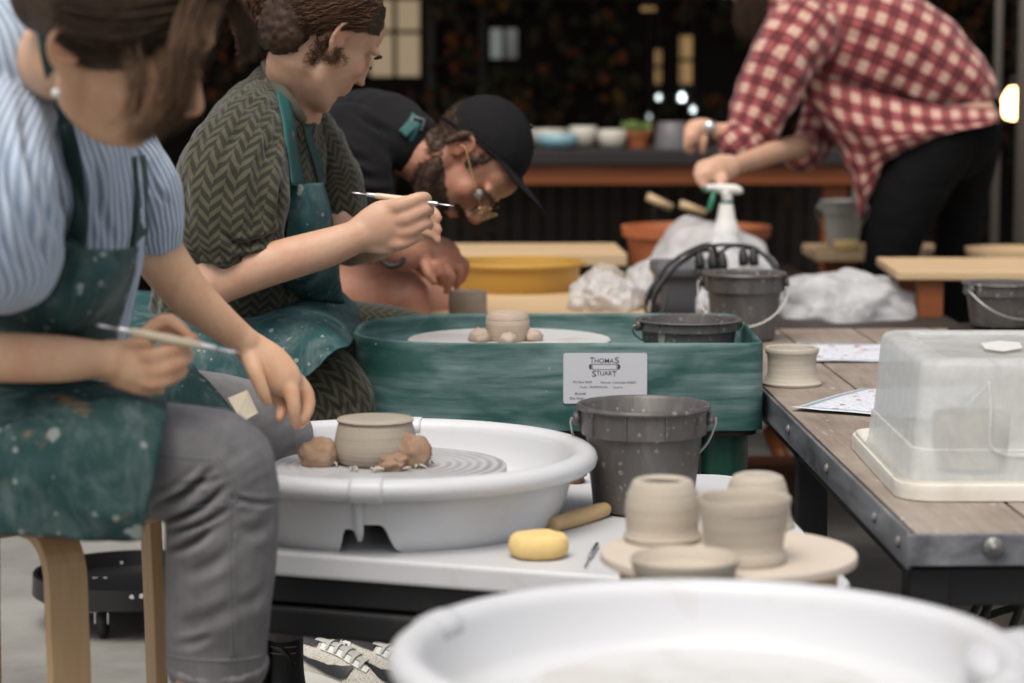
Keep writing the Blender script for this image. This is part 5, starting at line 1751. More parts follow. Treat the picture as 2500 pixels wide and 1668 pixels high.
class Flesh:
    def __init__(s):
        s.v, s.f, s.limbs, s.flush = [], [], [], []
    def raw(s, v, f):
        o = len(s.v)
        s.v += [tuple(p) for p in v]
        s.f += [tuple(i + o for i in q) for q in f]
    def limb(s, rows, k=4, ratio=.92, n=24, world=False, uv=True, capk=(1, 1)):
        """rows (x, y, D, half-width in px[, depth ratio]) or world rows (X, Y, Z, r[, ratio])"""
        R_ = []
        for r in rows:
            rt = r[4] if len(r) > 4 else ratio
            if world: R_.append([r[0], r[1], r[2], r[3], r[3] * rt])
            else:
                p = P(r[0], r[1], r[2]); w = M(r[3], r[2])
                R_.append([p.x, p.y, p.z, w, w * rt])
        A = cr(R_, k)
        if len(R_) >= 3 and .004 < R_[0][3] < .0145 and n <= 14:      # a finger: its joints and tip are redder
            s.flush += [(R_[1][:3], .010), (R_[-1][:3], .009), (R_[len(R_) // 2][:3], .007)]
        c, ra, rb = A[:, :3], np.maximum(A[:, 3], 1e-4), np.maximum(A[:, 4], 1e-4)
        T = np.gradient(c, axis=0); T /= np.linalg.norm(T, axis=1)[:, None] + 1e-12
        # rounded ends
        def cap(i, sg):
            out = []
            for q in (.35, .65, .87, .985):
                out.append((c[i] + sg * T[i] * min(ra[i], rb[i]) * .9 * q * (capk[0] if sg < 0 else capk[1]), ra[i] * math.sqrt(1 - q * q), rb[i] * math.sqrt(1 - q * q), T[i]))
            return out
        st = [(c[i], ra[i], rb[i], T[i]) for i in range(len(c))]
        full = cap(0, -1)[::-1] + st + cap(len(c) - 1, 1)
        vs, frames = [], []
        prev = None
        for (cc, a, b, t) in full:
            V = cc - np.array(CAM); V /= np.linalg.norm(V)
            x = np.cross(t, V)
            if np.linalg.norm(x) < .12 and prev is not None: x = prev - t * prev.dot(t)
            x /= np.linalg.norm(x) + 1e-12
            if prev is not None and x.dot(prev) < 0: x = -x
            prev = x
            y = np.cross(x, t); y /= np.linalg.norm(y)
            if y.dot(V) < 0: y = -y
            frames.append((cc, x, y, a, b))
            for j in range(n):
                th = 2 * math.pi * j / n
                vs.append(cc + y * b * math.cos(th) + x * a * math.sin(th))
        m = len(full)
        fs = []
        for i in range(m - 1):
            for j in range(n):
                j2 = (j + 1) % n
                fs.append((i * n + j, i * n + j2, (i + 1) * n + j2, (i + 1) * n + j))
        fs.append(tuple(range(n - 1, -1, -1))); fs.append(tuple((m - 1) * n + j for j in range(n)))
        s.raw(vs, fs)
        if uv:
            s.limbs.append([np.array([q[0] for q in frames]), np.array([q[1] for q in frames]), np.array([q[2] for q in frames]), np.array([q[3] for q in frames]), np.array([q[4] for q in frames])])
        return s
    def blob(s, c, r, rot=None, n=20):
        vs, fs = [], []
        R_ = rot if rot is not None else Matrix.Identity(3)
        for i in range(n // 2 + 1):
            a = math.pi * i / (n // 2)
            for j in range(n):
                b = 2 * math.pi * j / n
                vs.append(Vector(c) + R_ @ Vector((r[0] * math.sin(a) * math.cos(b), r[1] * math.sin(a) * math.sin(b), r[2] * math.cos(a))))
        for i in range(n // 2):
            for j in range(n):
                fs.append((i * n + j, i * n + (j + 1) % n, (i + 1) * n + (j + 1) % n, (i + 1) * n + j))
        s.raw(vs, fs)
    def build(s, name, mat, parent=None, voxel=.004, smooth=6, disp=None, uv=False, keep=None, mats=None, paint=None, soft=()):
        me = bpy.data.meshes.new(name)
        me.from_pydata(s.v, [], s.f)
        bm = bmesh.new(); bm.from_mesh(me); bmesh.ops.remove_doubles(bm, verts=bm.verts, dist=1e-6); bmesh.ops.recalc_face_normals(bm, faces=bm.faces); bm.to_mesh(me); bm.free()
        o = bpy.data.objects.new(name, me); COL.objects.link(o)
        md = o.modifiers.new('r', 'REMESH'); md.mode = 'VOXEL'; md.voxel_size = voxel; md.adaptivity = 0
        dg = bpy.context.evaluated_depsgraph_get()
        m2 = bpy.data.meshes.new_from_object(o.evaluated_get(dg))
        bpy.data.objects.remove(o); bpy.data.meshes.remove(me)
        nv = len(m2.vertices)
        co = np.zeros(nv * 3); m2.vertices.foreach_get('co', co); co = co.reshape(-1, 3)
        ed = np.zeros(len(m2.edges) * 2, dtype=np.int32); m2.edges.foreach_get('vertices', ed); ed = ed.reshape(-1, 2)
        deg = np.bincount(ed.ravel(), minlength=nv).astype(float)
        def lap(x):
            a = np.zeros_like(x)
            for d in range(3):
                a[:, d] = np.bincount(ed[:, 0], x[ed[:, 1], d], nv) + np.bincount(ed[:, 1], x[ed[:, 0], d], nv)
            return a / deg[:, None] - x
        for i in range(smooth):
            co = co + .55 * lap(co)
            if i % 2: co = co - .45 * lap(co)
        for (c_, r_, it) in soft:
            w_ = np.clip(1.6 * (1 - np.linalg.norm(co - np.array(c_), axis=1) / r_), 0, 1)[:, None]
            for i in range(it): co = co + .6 * w_ * lap(co)
        m2.vertices.foreach_set('co', co.ravel()); m2.update()
        UV = s.params(co) if uv and s.limbs else None
        if disp is not None:
            nr = np.zeros(nv * 3); m2.vertices.foreach_get('normal', nr); nr = nr.reshape(-1, 3)
            co = disp(co, nr, UV)
            m2.vertices.foreach_set('co', co.ravel()); m2.update()
        if uv:
            lay = m2.uv_layers.new(name='UVMap')
            li = np.zeros(len(m2.loops), dtype=np.int32); m2.loops.foreach_get('vertex_index', li)
            lay.data.foreach_set('uv', UV[li, :2].astype(np.float32).ravel())
        m2.polygons.foreach_set('use_smooth', [True] * len(m2.polygons))
        m2.materials.clear()
        for m in (mats or [mat]): m2.materials.append(m)
        if paint is not None:
            pc_ = np.zeros(len(m2.polygons) * 3); m2.polygons.foreach_get('center', pc_)
            m2.polygons.foreach_set('material_index', paint(pc_.reshape(-1, 3)).astype(np.int32))
        m2.name = name
        if s.flush:
            fl_ = np.zeros(nv)
            for p_, r_ in s.flush:
                fl_ = np.maximum(fl_, np.exp(-((co - np.array(p_)) ** 2).sum(1) / r_ ** 2))
            m2.attributes.new('flush', 'FLOAT', 'POINT').data.foreach_set('value', fl_.astype(np.float32))
        if keep is not None:
            bm = bmesh.new(); bm.from_mesh(m2)
            bm.verts.ensure_lookup_table()
            kk = keep(co)
            bmesh.ops.delete(bm, geom=[v for v in bm.verts if not kk[v.index]], context='VERTS')
            bm.to_mesh(m2); bm.free()
        m2.update()
        return link(name, m2, parent)
    def params(s, co):
        N = len(co)
        best = np.full(N, 1e9); out = np.zeros((N, 3))
        for li, (c, X, Y, a, b) in enumerate(s.limbs):
            L = np.concatenate([[0], np.cumsum(np.sqrt((np.diff(c, axis=0) ** 2).sum(1) + np.diff((a + b) / 2) ** 2))])
            circ = 2 * math.pi * float(np.mean(((a + b) / 2)[4:-4])) * 1.05
            for ch in range(0, N, 20000):
                p = co[ch:ch + 20000]
                A_, B_ = c[:-1], c[1:]
                d = B_ - A_; dd = (d * d).sum(1) + 1e-12
                t = np.clip(((p[:, None] - A_[None]) * d[None]).sum(2) / dd[None], 0, 1)
                q = A_[None] + t[..., None] * d[None]
                dist = np.linalg.norm(p[:, None] - q, axis=2) / ((a[:-1] + a[1:]) / 2)[None]
                k = dist.argmin(1); ar = np.arange(len(p))
                # smooth station along the limb: neighbouring segments share the vote, so bends do not step
                d2 = ((p[:, None] - q) ** 2).sum(2)
                rm = ((a[:-1] + a[1:]) / 2)[k][:, None] ** 2
                wgt = np.exp(-11.0 * (d2 - d2.min(1)[:, None]) / rm) * np.diff(L)[None]
                v = (wgt * (L[:-1][None] + t * np.diff(L)[None])).sum(1) / wgt.sum(1)
                itp = lambda F: np.column_stack([np.interp(v, L, F[:, i_]) for i_ in range(3)])
                off = p - itp(c)
                u = np.arctan2((off * itp(X)).sum(1) / np.interp(v, L, a), (off * itp(Y)).sum(1) / np.interp(v, L, b)) / (2 * math.pi)
                u = np.mod(u, 1.0) * circ
                dm = dist[ar, k]
                sel = dm < best[ch:ch + 20000]
                bb_ = best[ch:ch + 20000]; bb_[sel] = dm[sel]
                oo = out[ch:ch + 20000]
                oo[sel, 0] = u[sel]; oo[sel, 1] = v[sel]; oo[sel, 2] = li
        return out

def folds(amp=.004, freq=9.0, stretch=(1, 1, 1), seed=0.0, lines=(), rib=0.0):
    """cloth relief: soft ridged noise plus creases along traced strokes (x0,y0,x1,y1,width px,depth m)"""
    st = np.array(stretch, float)
    def fn(co, nr, UV):
        q = co * freq * st + seed
        w = np.column_stack([pn(q * .7 + 5), pn(q * .7 + 9), pn(q * .7 + 13)]) * .8
        rg_ = 1 - np.abs(pn(q + w)) * 2.2
        h = amp * (rg_ * .7 + fbm(q * 2.1, 2) * .45)
        if lines:
            px = to_px(co)
            vw = co - np.array(CAM); vw /= np.linalg.norm(vw, axis=1)[:, None]
            fr = np.clip(-(nr * vw).sum(1) * 1.6, 0, 1)
            for (x0, y0, x1, y1, wd, dp) in lines:
                a = np.array([x0, y0], float); b = np.array([x1, y1], float); d = b - a
                t = ((px - a) @ d) / (d @ d)
                tc_ = np.clip(t, 0, 1)
                bow = .08 * np.linalg.norm(d) * np.sin(np.pi * tc_)
                nrm = np.array([-d[1], d[0]]) / np.linalg.norm(d)
                off = (px - (a + tc_[:, None] * d)) 
                sd = off @ nrm - bow
                end = np.linalg.norm(px - (a + tc_[:, None] * d) - (sd + bow)[:, None] * nrm, axis=1)
                prof = np.exp(-(sd / wd) ** 2) * np.exp(-(end / (wd * 1.5)) ** 2) * np.sin(np.pi * np.clip(t, .03, .97)) ** .6
                side = np.exp(-((np.abs(sd) - 1.9 * wd) / wd) ** 2) * np.sin(np.pi * np.clip(t, .03, .97))
                h = h - dp * prof * fr + .55 * dp * side * fr
        return co + nr * h[:, None]
    return fn

def patch(name, rows, mat, parent, nu=10, nv=10, t=.0015, amp=0.0, freq=14.0, seed=0.0, world=False, stretch=(1, 1, 1)):
    """cloth sheet through a grid of points (x, y, D)"""
    g = np.array([[tuple(P(*p)) if not world else tuple(p) for p in r] for r in rows])
    a = np.stack([cr(g[i], nu) for i in range(len(g))])
    a = np.stack([cr(a[:, j], nv) for j in range(a.shape[1])], axis=1)
    H, W = a.shape[:2]
    du = np.concatenate([np.zeros((H, 1)), np.cumsum(np.linalg.norm(np.diff(a, axis=1), axis=2), axis=1)], axis=1)
    dv = np.concatenate([np.zeros((1, W)), np.cumsum(np.linalg.norm(np.diff(a, axis=0), axis=2), axis=0)], axis=0)
    co = a.reshape(-1, 3)
    if amp:
        q = co * freq * np.array(stretch) + seed
        n_ = (1 - np.abs(pn(q)) * 2) * .7 + fbm(q * 1.7 + 3, 2) * .5
        tu = np.gradient(a, axis=1); tv = np.gradient(a, axis=0)
        nr = np.cross(tu, tv).reshape(-1, 3); nr /= np.linalg.norm(nr, axis=1)[:, None] + 1e-9
        co = co + nr * (amp * n_)[:, None]
    fs = [(i * W + j, i * W + j + 1, (i + 1) * W + j + 1, (i + 1) * W + j) for i in range(H - 1) for j in range(W - 1)]
    o = mesh_obj(name, co, fs, mat, parent, uv=np.column_stack([du.ravel(), dv.ravel()]))
    solidify(o, t, 0)
    return o

class Surf:
    """lay strokes of the picture onto something already built, as seen from the camera"""
    def __init__(s, *objs):
        vs, fs = [], []
        for o in objs:
            b = len(vs); mw = wmat(o)
            vs += [mw @ v.co for v in o.data.vertices]
            fs += [tuple(i + b for i in p.vertices) for p in o.data.polygons]
        s.t = BVHTree.FromPolygons(vs, fs)
    def at(s, x, y, lift=.001, D=None):
        d = _ray(x, y).normalized()
        h = s.t.ray_cast(CAM, d)
        if h[0] is None:
            p = P(x, y, D if D else 3.0)
            h = s.t.find_nearest(p)
        n = h[1]
        if n.dot(d) > 0: n = -n
        return h[0] + n * lift, n
    def strip(s, name, pts, wpx, mat, parent, lift=.002, t=.0015, k=5, D=3.0):
        """ribbon following a stroke"""
        q = cr(pts, k)
        Lr = []
        for i in range(len(q)):
            a = q[max(i - 1, 0)]; b = q[min(i + 1, len(q) - 1)]
            d = (b - a)[:2]; d = d / (np.linalg.norm(d) + 1e-9); nn = np.array([-d[1], d[0]])
            w = q[i][2] if len(q[i]) > 2 else wpx
            row = []
            for u in (-1, -.5, 0, .5, 1):
                p, n = s.at(q[i][0] + nn[0] * w * u, q[i][1] + nn[1] * w * u, lift, D)
                row.append(p)
            Lr.append(row)
        # smooth the depth along the ribbon
        A = np.array([[tuple(p) for p in r] for r in Lr])
        for _ in range(4):
            A[1:-1] = (A[:-2] + 2 * A[1:-1] + A[2:]) / 4
            A[:, 1:-1] = (A[:, :-2] + 2 * A[:, 1:-1] + A[:, 2:]) / 4
        m = 5
        fs = [(i * m + j, i * m + j + 1, (i + 1) * m + j + 1, (i + 1) * m + j) for i in range(len(A) - 1) for j in range(m - 1)]
        o = mesh_obj(name, A.reshape(-1, 3), fs, mat, parent)
        solidify(o, t, 0)
        return o
    def line(s, name, pts, r, mat, parent, lift=.0006, k=6, D=3.0):
        q = cr(pts, k)
        return mesh_obj(name, *tube([s.at(x, y, lift, D)[0] for x, y in q], r, 6), mat, parent)

def frame3(f, u):
    f = Vector(f).normalized()
    u = Vector(u); u = (u - f * u.dot(f)).normalized()
    r = f.cross(u)
    return Matrix((r, f, u)).transposed()           # columns: right, forward, up

def head(fl, c, Rm, s=1.0, ears=True, nose=1.0, near=1, fem=False):
    """skull, jaw, nose, lips, cheeks and ears in head space (x right, y forward, z up)"""
    W = lambda p: Vector(c) + Rm @ (Vector(p) * s)
    B = lambda p, r: fl.blob(W(p), [q * s for q in r], Rm)
    fl.flush += [(W((q * .080, -.012, .004)), .024 * s) for q in (-1, 1)] + [(W((q * .042, .078, -.022)), .022 * s) for q in (-1, 1)] + [(W((0, .118, -.020)), .012 * s), (W((0, .097, -.057)), .012 * s)]
    B((0, -.012, .035), (.076, .096, .084))
    B((0, .028, -.025), (.064, .066, .082)); B((0, .026, -.050), (.058, .058, .062))
    B((0, .052, .045), (.055, .040, .050))
    B((0, .045, -.082), (.044, .042, .034))
    B((0, .074, -.100), (.019, .017, .016))
    for q in (-1, 1):
        fl.limb([(*W((q * .060, -.002, -.030)), .018 * s), (*W((q * .054, .012, -.068)), .018 * s), (*W((q * .032, .050, -.092)), .018 * s), (*W((0, .072, -.100)), .016 * s)], 3, 1, 12, True, False)
        B((q * .038, .058, -.016), (.025, .026, .026))
        B((q * .031, .080, .026), (.027, .013, .009))
        B((q * .0125, .106, -.027), (.0085, .010, .0075))
        if ears and (q == near or True):
            e = lambda a, b, d: W((q * (.074 + d), -.006 + a, b))
            # rim of the ear, lobe and the bowl inside it
            pts = [e(.010, .012, .002), e(.006, .026, .006), e(-.008, .032, .011), e(-.020, .024, .015), e(-.024, .006, .015), e(-.020, -.012, .012), e(-.010, -.024, .007), e(.003, -.030, .003)]
            fl.limb([(*p, r_ * s) for p, r_ in zip(pts, (.0035, .0042, .0045, .0048, .0048, .0048, .0058, .0062))], 4, 1, 10, True, False)
            fl.limb([(*e(.0, .018, .004), .003 * s), (*e(-.010, .012, .008), .0035 * s), (*e(-.012, -.004, .008), .0035 * s), (*e(-.006, -.016, .006), .0035 * s)], 3, 1, 8, True, False)
            fl.blob(e(-.008, .0, .0035), [.0045 * s, .015 * s, .025 * s], Rm)
            fl.blob(e(.006, -.006, .002), [.006 * s, .005 * s, .007 * s], Rm)
    fl.limb([(*W((0, .094, .020)), .0085 * s), (*W((0, .102, .002)), .0085 * s), (*W((0, .112 + .004 * nose, -.018)), .0098 * s), (*W((0, .110, -.026)), .0085 * s)], 4, 1, 12, True, False)
    B((0, .091, -.052), (.023, .011, .0065)); B((0, .089, -.062), (.021, .011, .0075))
    B((0, .088, -.042), (.024, .010, .012))
    return W

def sockets(W, Rm, s=1.0, depth=.010):
    cs = [np.array(W((q * .032, .088, .006))) for q in (-1, 1)]
    mouth = [np.array(W((x, .098, -.0575))) for x in (-.02, -.01, 0, .01, .02)]
    ax = np.array(Rm.col[1])
    def fn(co, nr, UV):
        for p in cs:
            d = np.linalg.norm((co - p) / np.array([.017, .017, .017]) / s, axis=1)
            co = co - np.exp(-d ** 2)[:, None] * ax * depth * s
        for p in mouth:
            d = np.linalg.norm((co - p) / (.006 * s), axis=1)
            co = co - np.exp(-d ** 2)[:, None] * ax * .0022 * s
        return co
    return fn

def ell_pt(x, y, c, Rm, rad, lift=0.0):
    """where the view through a picture point meets an ellipsoid (or comes nearest to it)"""
    c = Vector(c); rad = Vector(rad)
    inv = Rm.transposed()
    d = _ray(x, y).normalized()
    o_ = inv @ (CAM - c); dd = inv @ d
    S = lambda v: Vector((v.x / (rad.x + lift), v.y / (rad.y + lift), v.z / (rad.z + lift)))
    a, b = S(o_), S(dd)
    A, Bq, C = b.dot(b), 2 * a.dot(b), a.dot(a) - 1
    disc = Bq * Bq - 4 * A * C
    t = (-Bq - math.sqrt(disc)) / (2 * A) if disc > 0 else -Bq / (2 * A)
    return CAM + d * t

def strands(name, guides, mat, parent, n=60, spread=.006, r=.0007, curl=0.0, curl_len=.02, seed=0, k=5, clump=.4):
    """locks of hair: every guide (world points) is a lock of n hairs"""
    rg_ = np.random.default_rng(seed)
    VV, QQ, base = [], [], 0
    for g in guides:
        q0 = cr([tuple(p) for p in g], k)
        m = len(q0)
        L = np.concatenate([[0], np.cumsum(np.linalg.norm(np.diff(q0, axis=0), axis=1))])
        u = (L / (L[-1] + 1e-9))[None, :, None]
        off = rg_.normal(size=(n, 1, 3)) * spread * .6
        drift = rg_.normal(size=(n, 1, 3)) * spread * .5
        p = q0[None] + off * (1 - clump * u) + drift * u * .8
        if curl:
            cl = (curl * rg_.uniform(.5, 1.3, n))[:, None, None]; wl = (curl_len * rg_.uniform(.7, 1.4, n))[:, None]
            a = L[None] / wl * 6.28 + rg_.uniform(0, 6.28, n)[:, None]
            T = np.gradient(q0, axis=0); T /= np.linalg.norm(T, axis=1)[:, None] + 1e-9
            s1 = np.cross(T, [0, 1, 0.2]); s1 /= np.linalg.norm(s1, axis=1)[:, None] + 1e-9
            s2 = np.cross(T, s1)
            p = p + cl * (np.cos(a)[..., None] * s1[None] + np.sin(a)[..., None] * s2[None])
        # each hair stops at its own length
        ln = rg_.uniform(.78, 1.0, n)[:, None]
        idx = np.linspace(0, 1, m)[None] * ln * (m - 1)
        i0 = np.minimum(idx.astype(int), m - 2); fr = (idx - i0)[..., None]
        ar = np.arange(n)[:, None]
        p = p[ar, i0] * (1 - fr) + p[ar, i0 + 1] * fr
        T = np.gradient(p, axis=1); T /= np.linalg.norm(T, axis=2)[..., None] + 1e-9
        a_ = np.cross(T, np.array([.31, .2, .93])); a_ /= np.linalg.norm(a_, axis=2)[..., None] + 1e-9
        b_ = np.cross(T, a_)
        rr = (r * np.linspace(1.1, .3, m))[None, :, None]
        ring = np.stack([p + rr * (math.cos(t_) * a_ + math.sin(t_) * b_) for t_ in (0, 2.094, 4.189)], axis=2)   # n,m,3,3
        VV.append(ring.reshape(-1, 3))
        ii = np.arange(n)[:, None, None] * m * 3 + np.arange(m - 1)[None, :, None] * 3
        j = np.arange(3)[None, None]; j2 = (j + 1) % 3
        q = np.stack([ii + j, ii + j2, ii + 3 + j2, ii + 3 + j], axis=3).reshape(-1, 4) + base
        QQ.append(q); base += n * m * 3
    return quad_obj(name, np.vstack(VV), np.vstack(QQ), mat, parent)

def shoe(parent, heel, yaw, L=.27, W=.098, left=False, up_mat=None, sole_mat=None):
    """low trainer: rounded sole, lofted upper with collar, tongue"""
    ca, sa = math.cos(yaw), math.sin(yaw)
    def wp(x, y, z):                        # y along the foot
        return (heel[0] + ca * x - sa * y, heel[1] + sa * x + ca * y, heel[2] + z)
    st = [(0, .52, .030), (.06, .70, .034), (.2, .76, .034), (.4, .74, .030), (.6, .94, .026), (.75, 1.0, .025), (.88, .86, .026), (.96, .55, .030), (1.0, .18, .034)]
    A = cr(st, 3)
    vs, fs = [], []
    n = 20
    for (u, w, zt_) in A:
        for j in range(n):
            a = 2 * math.pi * j / n
            x = math.copysign(abs(math.cos(a)) ** .6, math.cos(a)) * W / 2 * w
            z = zt_ / 2 + math.copysign(abs(math.sin(a)) ** .55, math.sin(a)) * zt_ / 2
            z += .012 * max(0, (u - .8) / .2) ** 2
            vs.append(wp(x * (1 + .06 * math.sin(a)), u * L, z + .001))
    m = len(A)
    fs = [(i * n + j, i * n + (j + 1) % n, (i + 1) * n + (j + 1) % n, (i + 1) * n + j) for i in range(m - 1) for j in range(n)] + [tuple(range(n - 1, -1, -1)), tuple((m - 1) * n + j for j in range(n))]
    root = mesh_obj('shoe', vs, fs, sole_mat or MT['sole'], parent)
    st = [(.015, .50, .085), (.08, .64, .098), (.22, .68, .092), (.36, .70, .088), (.5, .80, .080), (.65, .90, .062), (.8, .86, .046), (.92, .62, .034), (.985, .2, .022)]
    A = cr(st, 3)
    vs, fs = [], []
    for (u, w, h) in A:
        for j in range(n):
            a = math.pi * j / (n - 1)
            x = math.cos(a) * W / 2 * w * (1 - .18 * math.sin(a))
            z = .022 + (h) * math.sin(a) ** .7
            vs.append(wp(x, u * L, z))
    m = len(A)
    fs = [(i * n + j, (i + 1) * n + j, (i + 1) * n + j + 1, i * n + j + 1) for i in range(m - 1) for j in range(n - 1)] + [tuple(range(n)), tuple((m - 1) * n + j for j in range(n - 1, -1, -1))]
    up = mesh_obj('upper', vs, fs, up_mat or MT['sneaker_mesh'], root)
    return root, up, wp
# ================================================================== woman in the blue striped shirt (front left)
def woman_blue():
    t = thing('person', 'woman in blue striped shirt, stained green apron and grey jeans bending over the white wheel', 'person', (sx, sy, 0))
    # ---- body
    b = Flesh()
    Rm = frame3((.78, -.05, -.62), (.50, -.55, .67))
    hs = 1.07
    ear = P(168, 148, 2.66)
    hc_ = ear - Rm @ (Vector((.078, -.006, -.012)) * hs)
    W = head(b, hc_, Rm, hs)
    nk = W((0, -.025, -.075)); nb = P(52, 130, 2.93)
    b.limb([(*W((0, -.012, -.02)), .055), (*nk, .050), (*((Vector(nk) + nb) / 2), .047), (*nb, .058)], 3, 1, 20, True)
    b.limb([(60, 860, 3.18, 190), (100, 700, 3.15, 180), (130, 500, 3.10, 175), (90, 300, 3.03, 175), (50, 170, 2.97, 120)])
    # right arm (near)
    b.limb([(60, 210, 2.90, 80), (-40, 400, 2.86, 84), (-110, 640, 2.84, 78), (-130, 830, 2.82, 70), (-100, 875, 2.82, 62)])
    b.limb([(-130, 862, 2.82, 66), (0, 872, 2.84, 63), (134, 876, 2.86, 60), (205, 877, 2.88, 52), (245, 877, 2.89, 47), (275, 880, 2.895, 52)], 4, .82)
    D = 2.90
    b.limb([(255, 880, D, 52), (305, 886, D, 60), (345, 890, D, 58), (372, 892, D, 50)], 4, .62)                    # palm, back of the hand to us
    # fingers from thumb side: index behind the tool, middle, ring, little
    b.limb([(335, 838, D + .012, 22), (380, 795, D + .015, 21), (412, 782, D + .012, 19), (440, 800, D + .004, 17), (462, 822, D - .002, 14)], 4, .9, 14)
    b.limb([(330, 850, D + .005, 24), (370, 868, D - .018, 24), (420, 852, D - .024, 21), (455, 838, D - .018, 18), (474, 822, D - .010, 14)], 4, .9, 14)
    b.limb([(345, 895, D, 24), (382, 904, D - .018, 23), (430, 888, D - .022, 20), (455, 876, D - .010, 17), (462, 862, D + .006, 13)], 4, .9, 14)
    b.limb([(340, 925, D, 23), (378, 934, D - .014, 21), (420, 922, D - .016, 18), (445, 908, D - .004, 15), (450, 896, D + .008, 12)], 4, .9, 14)
    b.limb([(300, 915, D, 40), (345, 945, D, 24), (395, 950, D, 16)], 3, .7, 14)
    b.limb([(320, 850, D + .02, 24), (360, 822, D + .026, 22), (420, 818, D + .022, 18), (458, 828, D + .012, 15)], 4, .9, 14)   # thumb behind
    # left arm (far): out of the sleeve, hand hanging over the pan
    b.limb([(215, 330, 3.22, 85), (300, 440, 3.30, 78), (355, 540, 3.32, 72), (385, 610, 3.33, 64)], 4)
    b.limb([(370, 590, 3.33, 66), (400, 640, 3.33, 64), (455, 712, 3.34, 58), (525, 776, 3.36, 47), (580, 820, 3.38, 39), (600, 838, 3.385, 39)], 4, .85)
    D = 3.39
    b.limb([(592, 832, D, 38), (622, 858, D, 45), (655, 888, D, 52), (690, 922, D - .003, 48), (706, 940, D - .003, 40)], 4, .62)      # back of the hand
    b.limb([(612, 872, D - .012, 26), (622, 905, D - .028, 22), (634, 935, D - .034, 19), (644, 962, D - .034, 17), (654, 984, D - .030, 13)], 4, .95, 14)   # thumb
    b.limb([(700, 930, D - .004, 25), (713, 962, D - .012, 21), (718, 1000, D - .016, 18), (720, 1030, D - .012, 15), (723, 1043, D - .008, 11)], 4, .95, 14)  # index
    b.limb([(725, 932, D + .012, 24), (748, 962, D + .014, 21), (752, 995, D + .010, 18), (742, 1022, D + .004, 15), (734, 1036, D, 11)], 4, .95, 14)         # middle
    b.limb([(672, 930, D + .020, 22), (684, 965, D + .020, 20), (688, 1000, D + .006, 17), (682, 1022, D - .006, 13)], 4, .95, 14)                       # ring
    b.limb([(655, 920, D + .034, 20), (668, 950, D + .034, 17), (678, 985, D + .020, 14)], 4, .95, 14)                                               # little
    # hips and legs inside the jeans
    b.limb([(-60, 1030, 3.20, 190), (60, 1000, 3.2, 190), (70, 880, 3.18, 175)])
    b.limb([(-60, 1080, 3.10, 130), (200, 1110, 3.02, 125), (420, 1118, 2.97, 112), (545, 1125, 2.96, 98)])
    b.limb([(545, 1125, 2.96, 98), (545, 1250, 2.98, 95), (528, 1450, 3.01, 92), (500, 1640, 3.04, 74), (496, 1760, 3.05, 64), (500, 1840, 3.05, 62), (560, 1890, 3.02, 52), (650, 1905, 3.0, 40)])
    b.limb([(-40, 1030, 3.35, 125), (250, 1010, 3.45, 110), (480, 1010, 3.52, 98), (680, 1040, 3.60, 86)])
    b.limb([(680, 1040, 3.60, 80), (690, 1200, 3.64, 66), (690, 1450, 3.70, 46), (690, 1620, 3.72, 38), (700, 1720, 3.70, 44), (780, 1760, 3.66, 36)])
    body = b.build('body', MT['skin_a'], t, .0034, 5, sockets(W, Rm, hs), soft=[(W((0, .03, -.03)), .16, 5)])
    # ---- shirt
    s = Flesh()
    s.limb([(40, 900, 3.20, 215), (85, 760, 3.16, 225), (125, 600, 3.11, 222), (125, 430, 3.05, 215), (95, 290, 3.00, 200), (62, 175, 2.96, 160), (36, 95, 2.93, 118), (12, 30, 2.93, 92), (-10, -20, 2.95, 80)], 5)
    s.limb([(70, 190, 2.88, 92), (10, 300, 2.80, 118), (-20, 420, 2.76, 150), (-10, 560, 2.77, 165), (10, 650, 2.80, 140), (0, 700, 2.82, 92)], 5, .8)
    s.limb([(-60, -40, 2.84, 70), (0, 45, 2.815, 62), (32, 125, 2.81, 78), (58, 205, 2.83, 95)], 5, .6)
    s.limb([(190, 300, 3.18, 95), (290, 380, 3.26, 98), (345, 460, 3.29, 92), (372, 535, 3.31, 78), (380, 575, 3.32, 66)], 5)
    lines = [(150, 240, 215, 520, 15, .010), (60, 240, 170, 620, 16, .012), (20, 330, 120, 650, 14, .010), (95, 330, 175, 560, 9, .007), (-10, 480, 60, 680, 12, .008), (240, 360, 270, 590, 12, .006), (340, 400, 370, 560, 9, .007), (375, 440, 410, 500, 7, .005)]
    shirt = s.build('shirt', MT['stripes'], t, .0048, 6, folds(.0042, 9, (1.6, 1.2, .7), 3.0, lines), uv=True)
    # ---- jeans
    j = Flesh()
    j.limb([(-150, 1010, 3.25, 190), (-40, 1000, 3.22, 200), (60, 960, 3.18, 190)])
    j.limb([(-150, 1110, 3.10, 165), (100, 1118, 3.03, 158), (300, 1124, 2.98, 150), (430, 1128, 2.97, 144), (538, 1132, 2.96, 134)], 5)
    j.limb([(538, 1130, 2.96, 134), (546, 1210, 2.97, 138), (540, 1320, 2.985, 140), (534, 1450, 3.0, 133), (530, 1560, 3.02, 127), (530, 1630, 3.03, 124)], 5, capk=(1, .06))
    j.limb([(-60, 1030, 3.32, 150), (200, 1010, 3.43, 128), (400, 1006, 3.49, 112), (560, 1020, 3.55, 104), (668, 1052, 3.60, 96)], 5)
    j.limb([(672, 1055, 3.60, 92), (690, 1200, 3.64, 92), (690, 1400, 3.69, 86), (692, 1500, 3.70, 84)], 4)
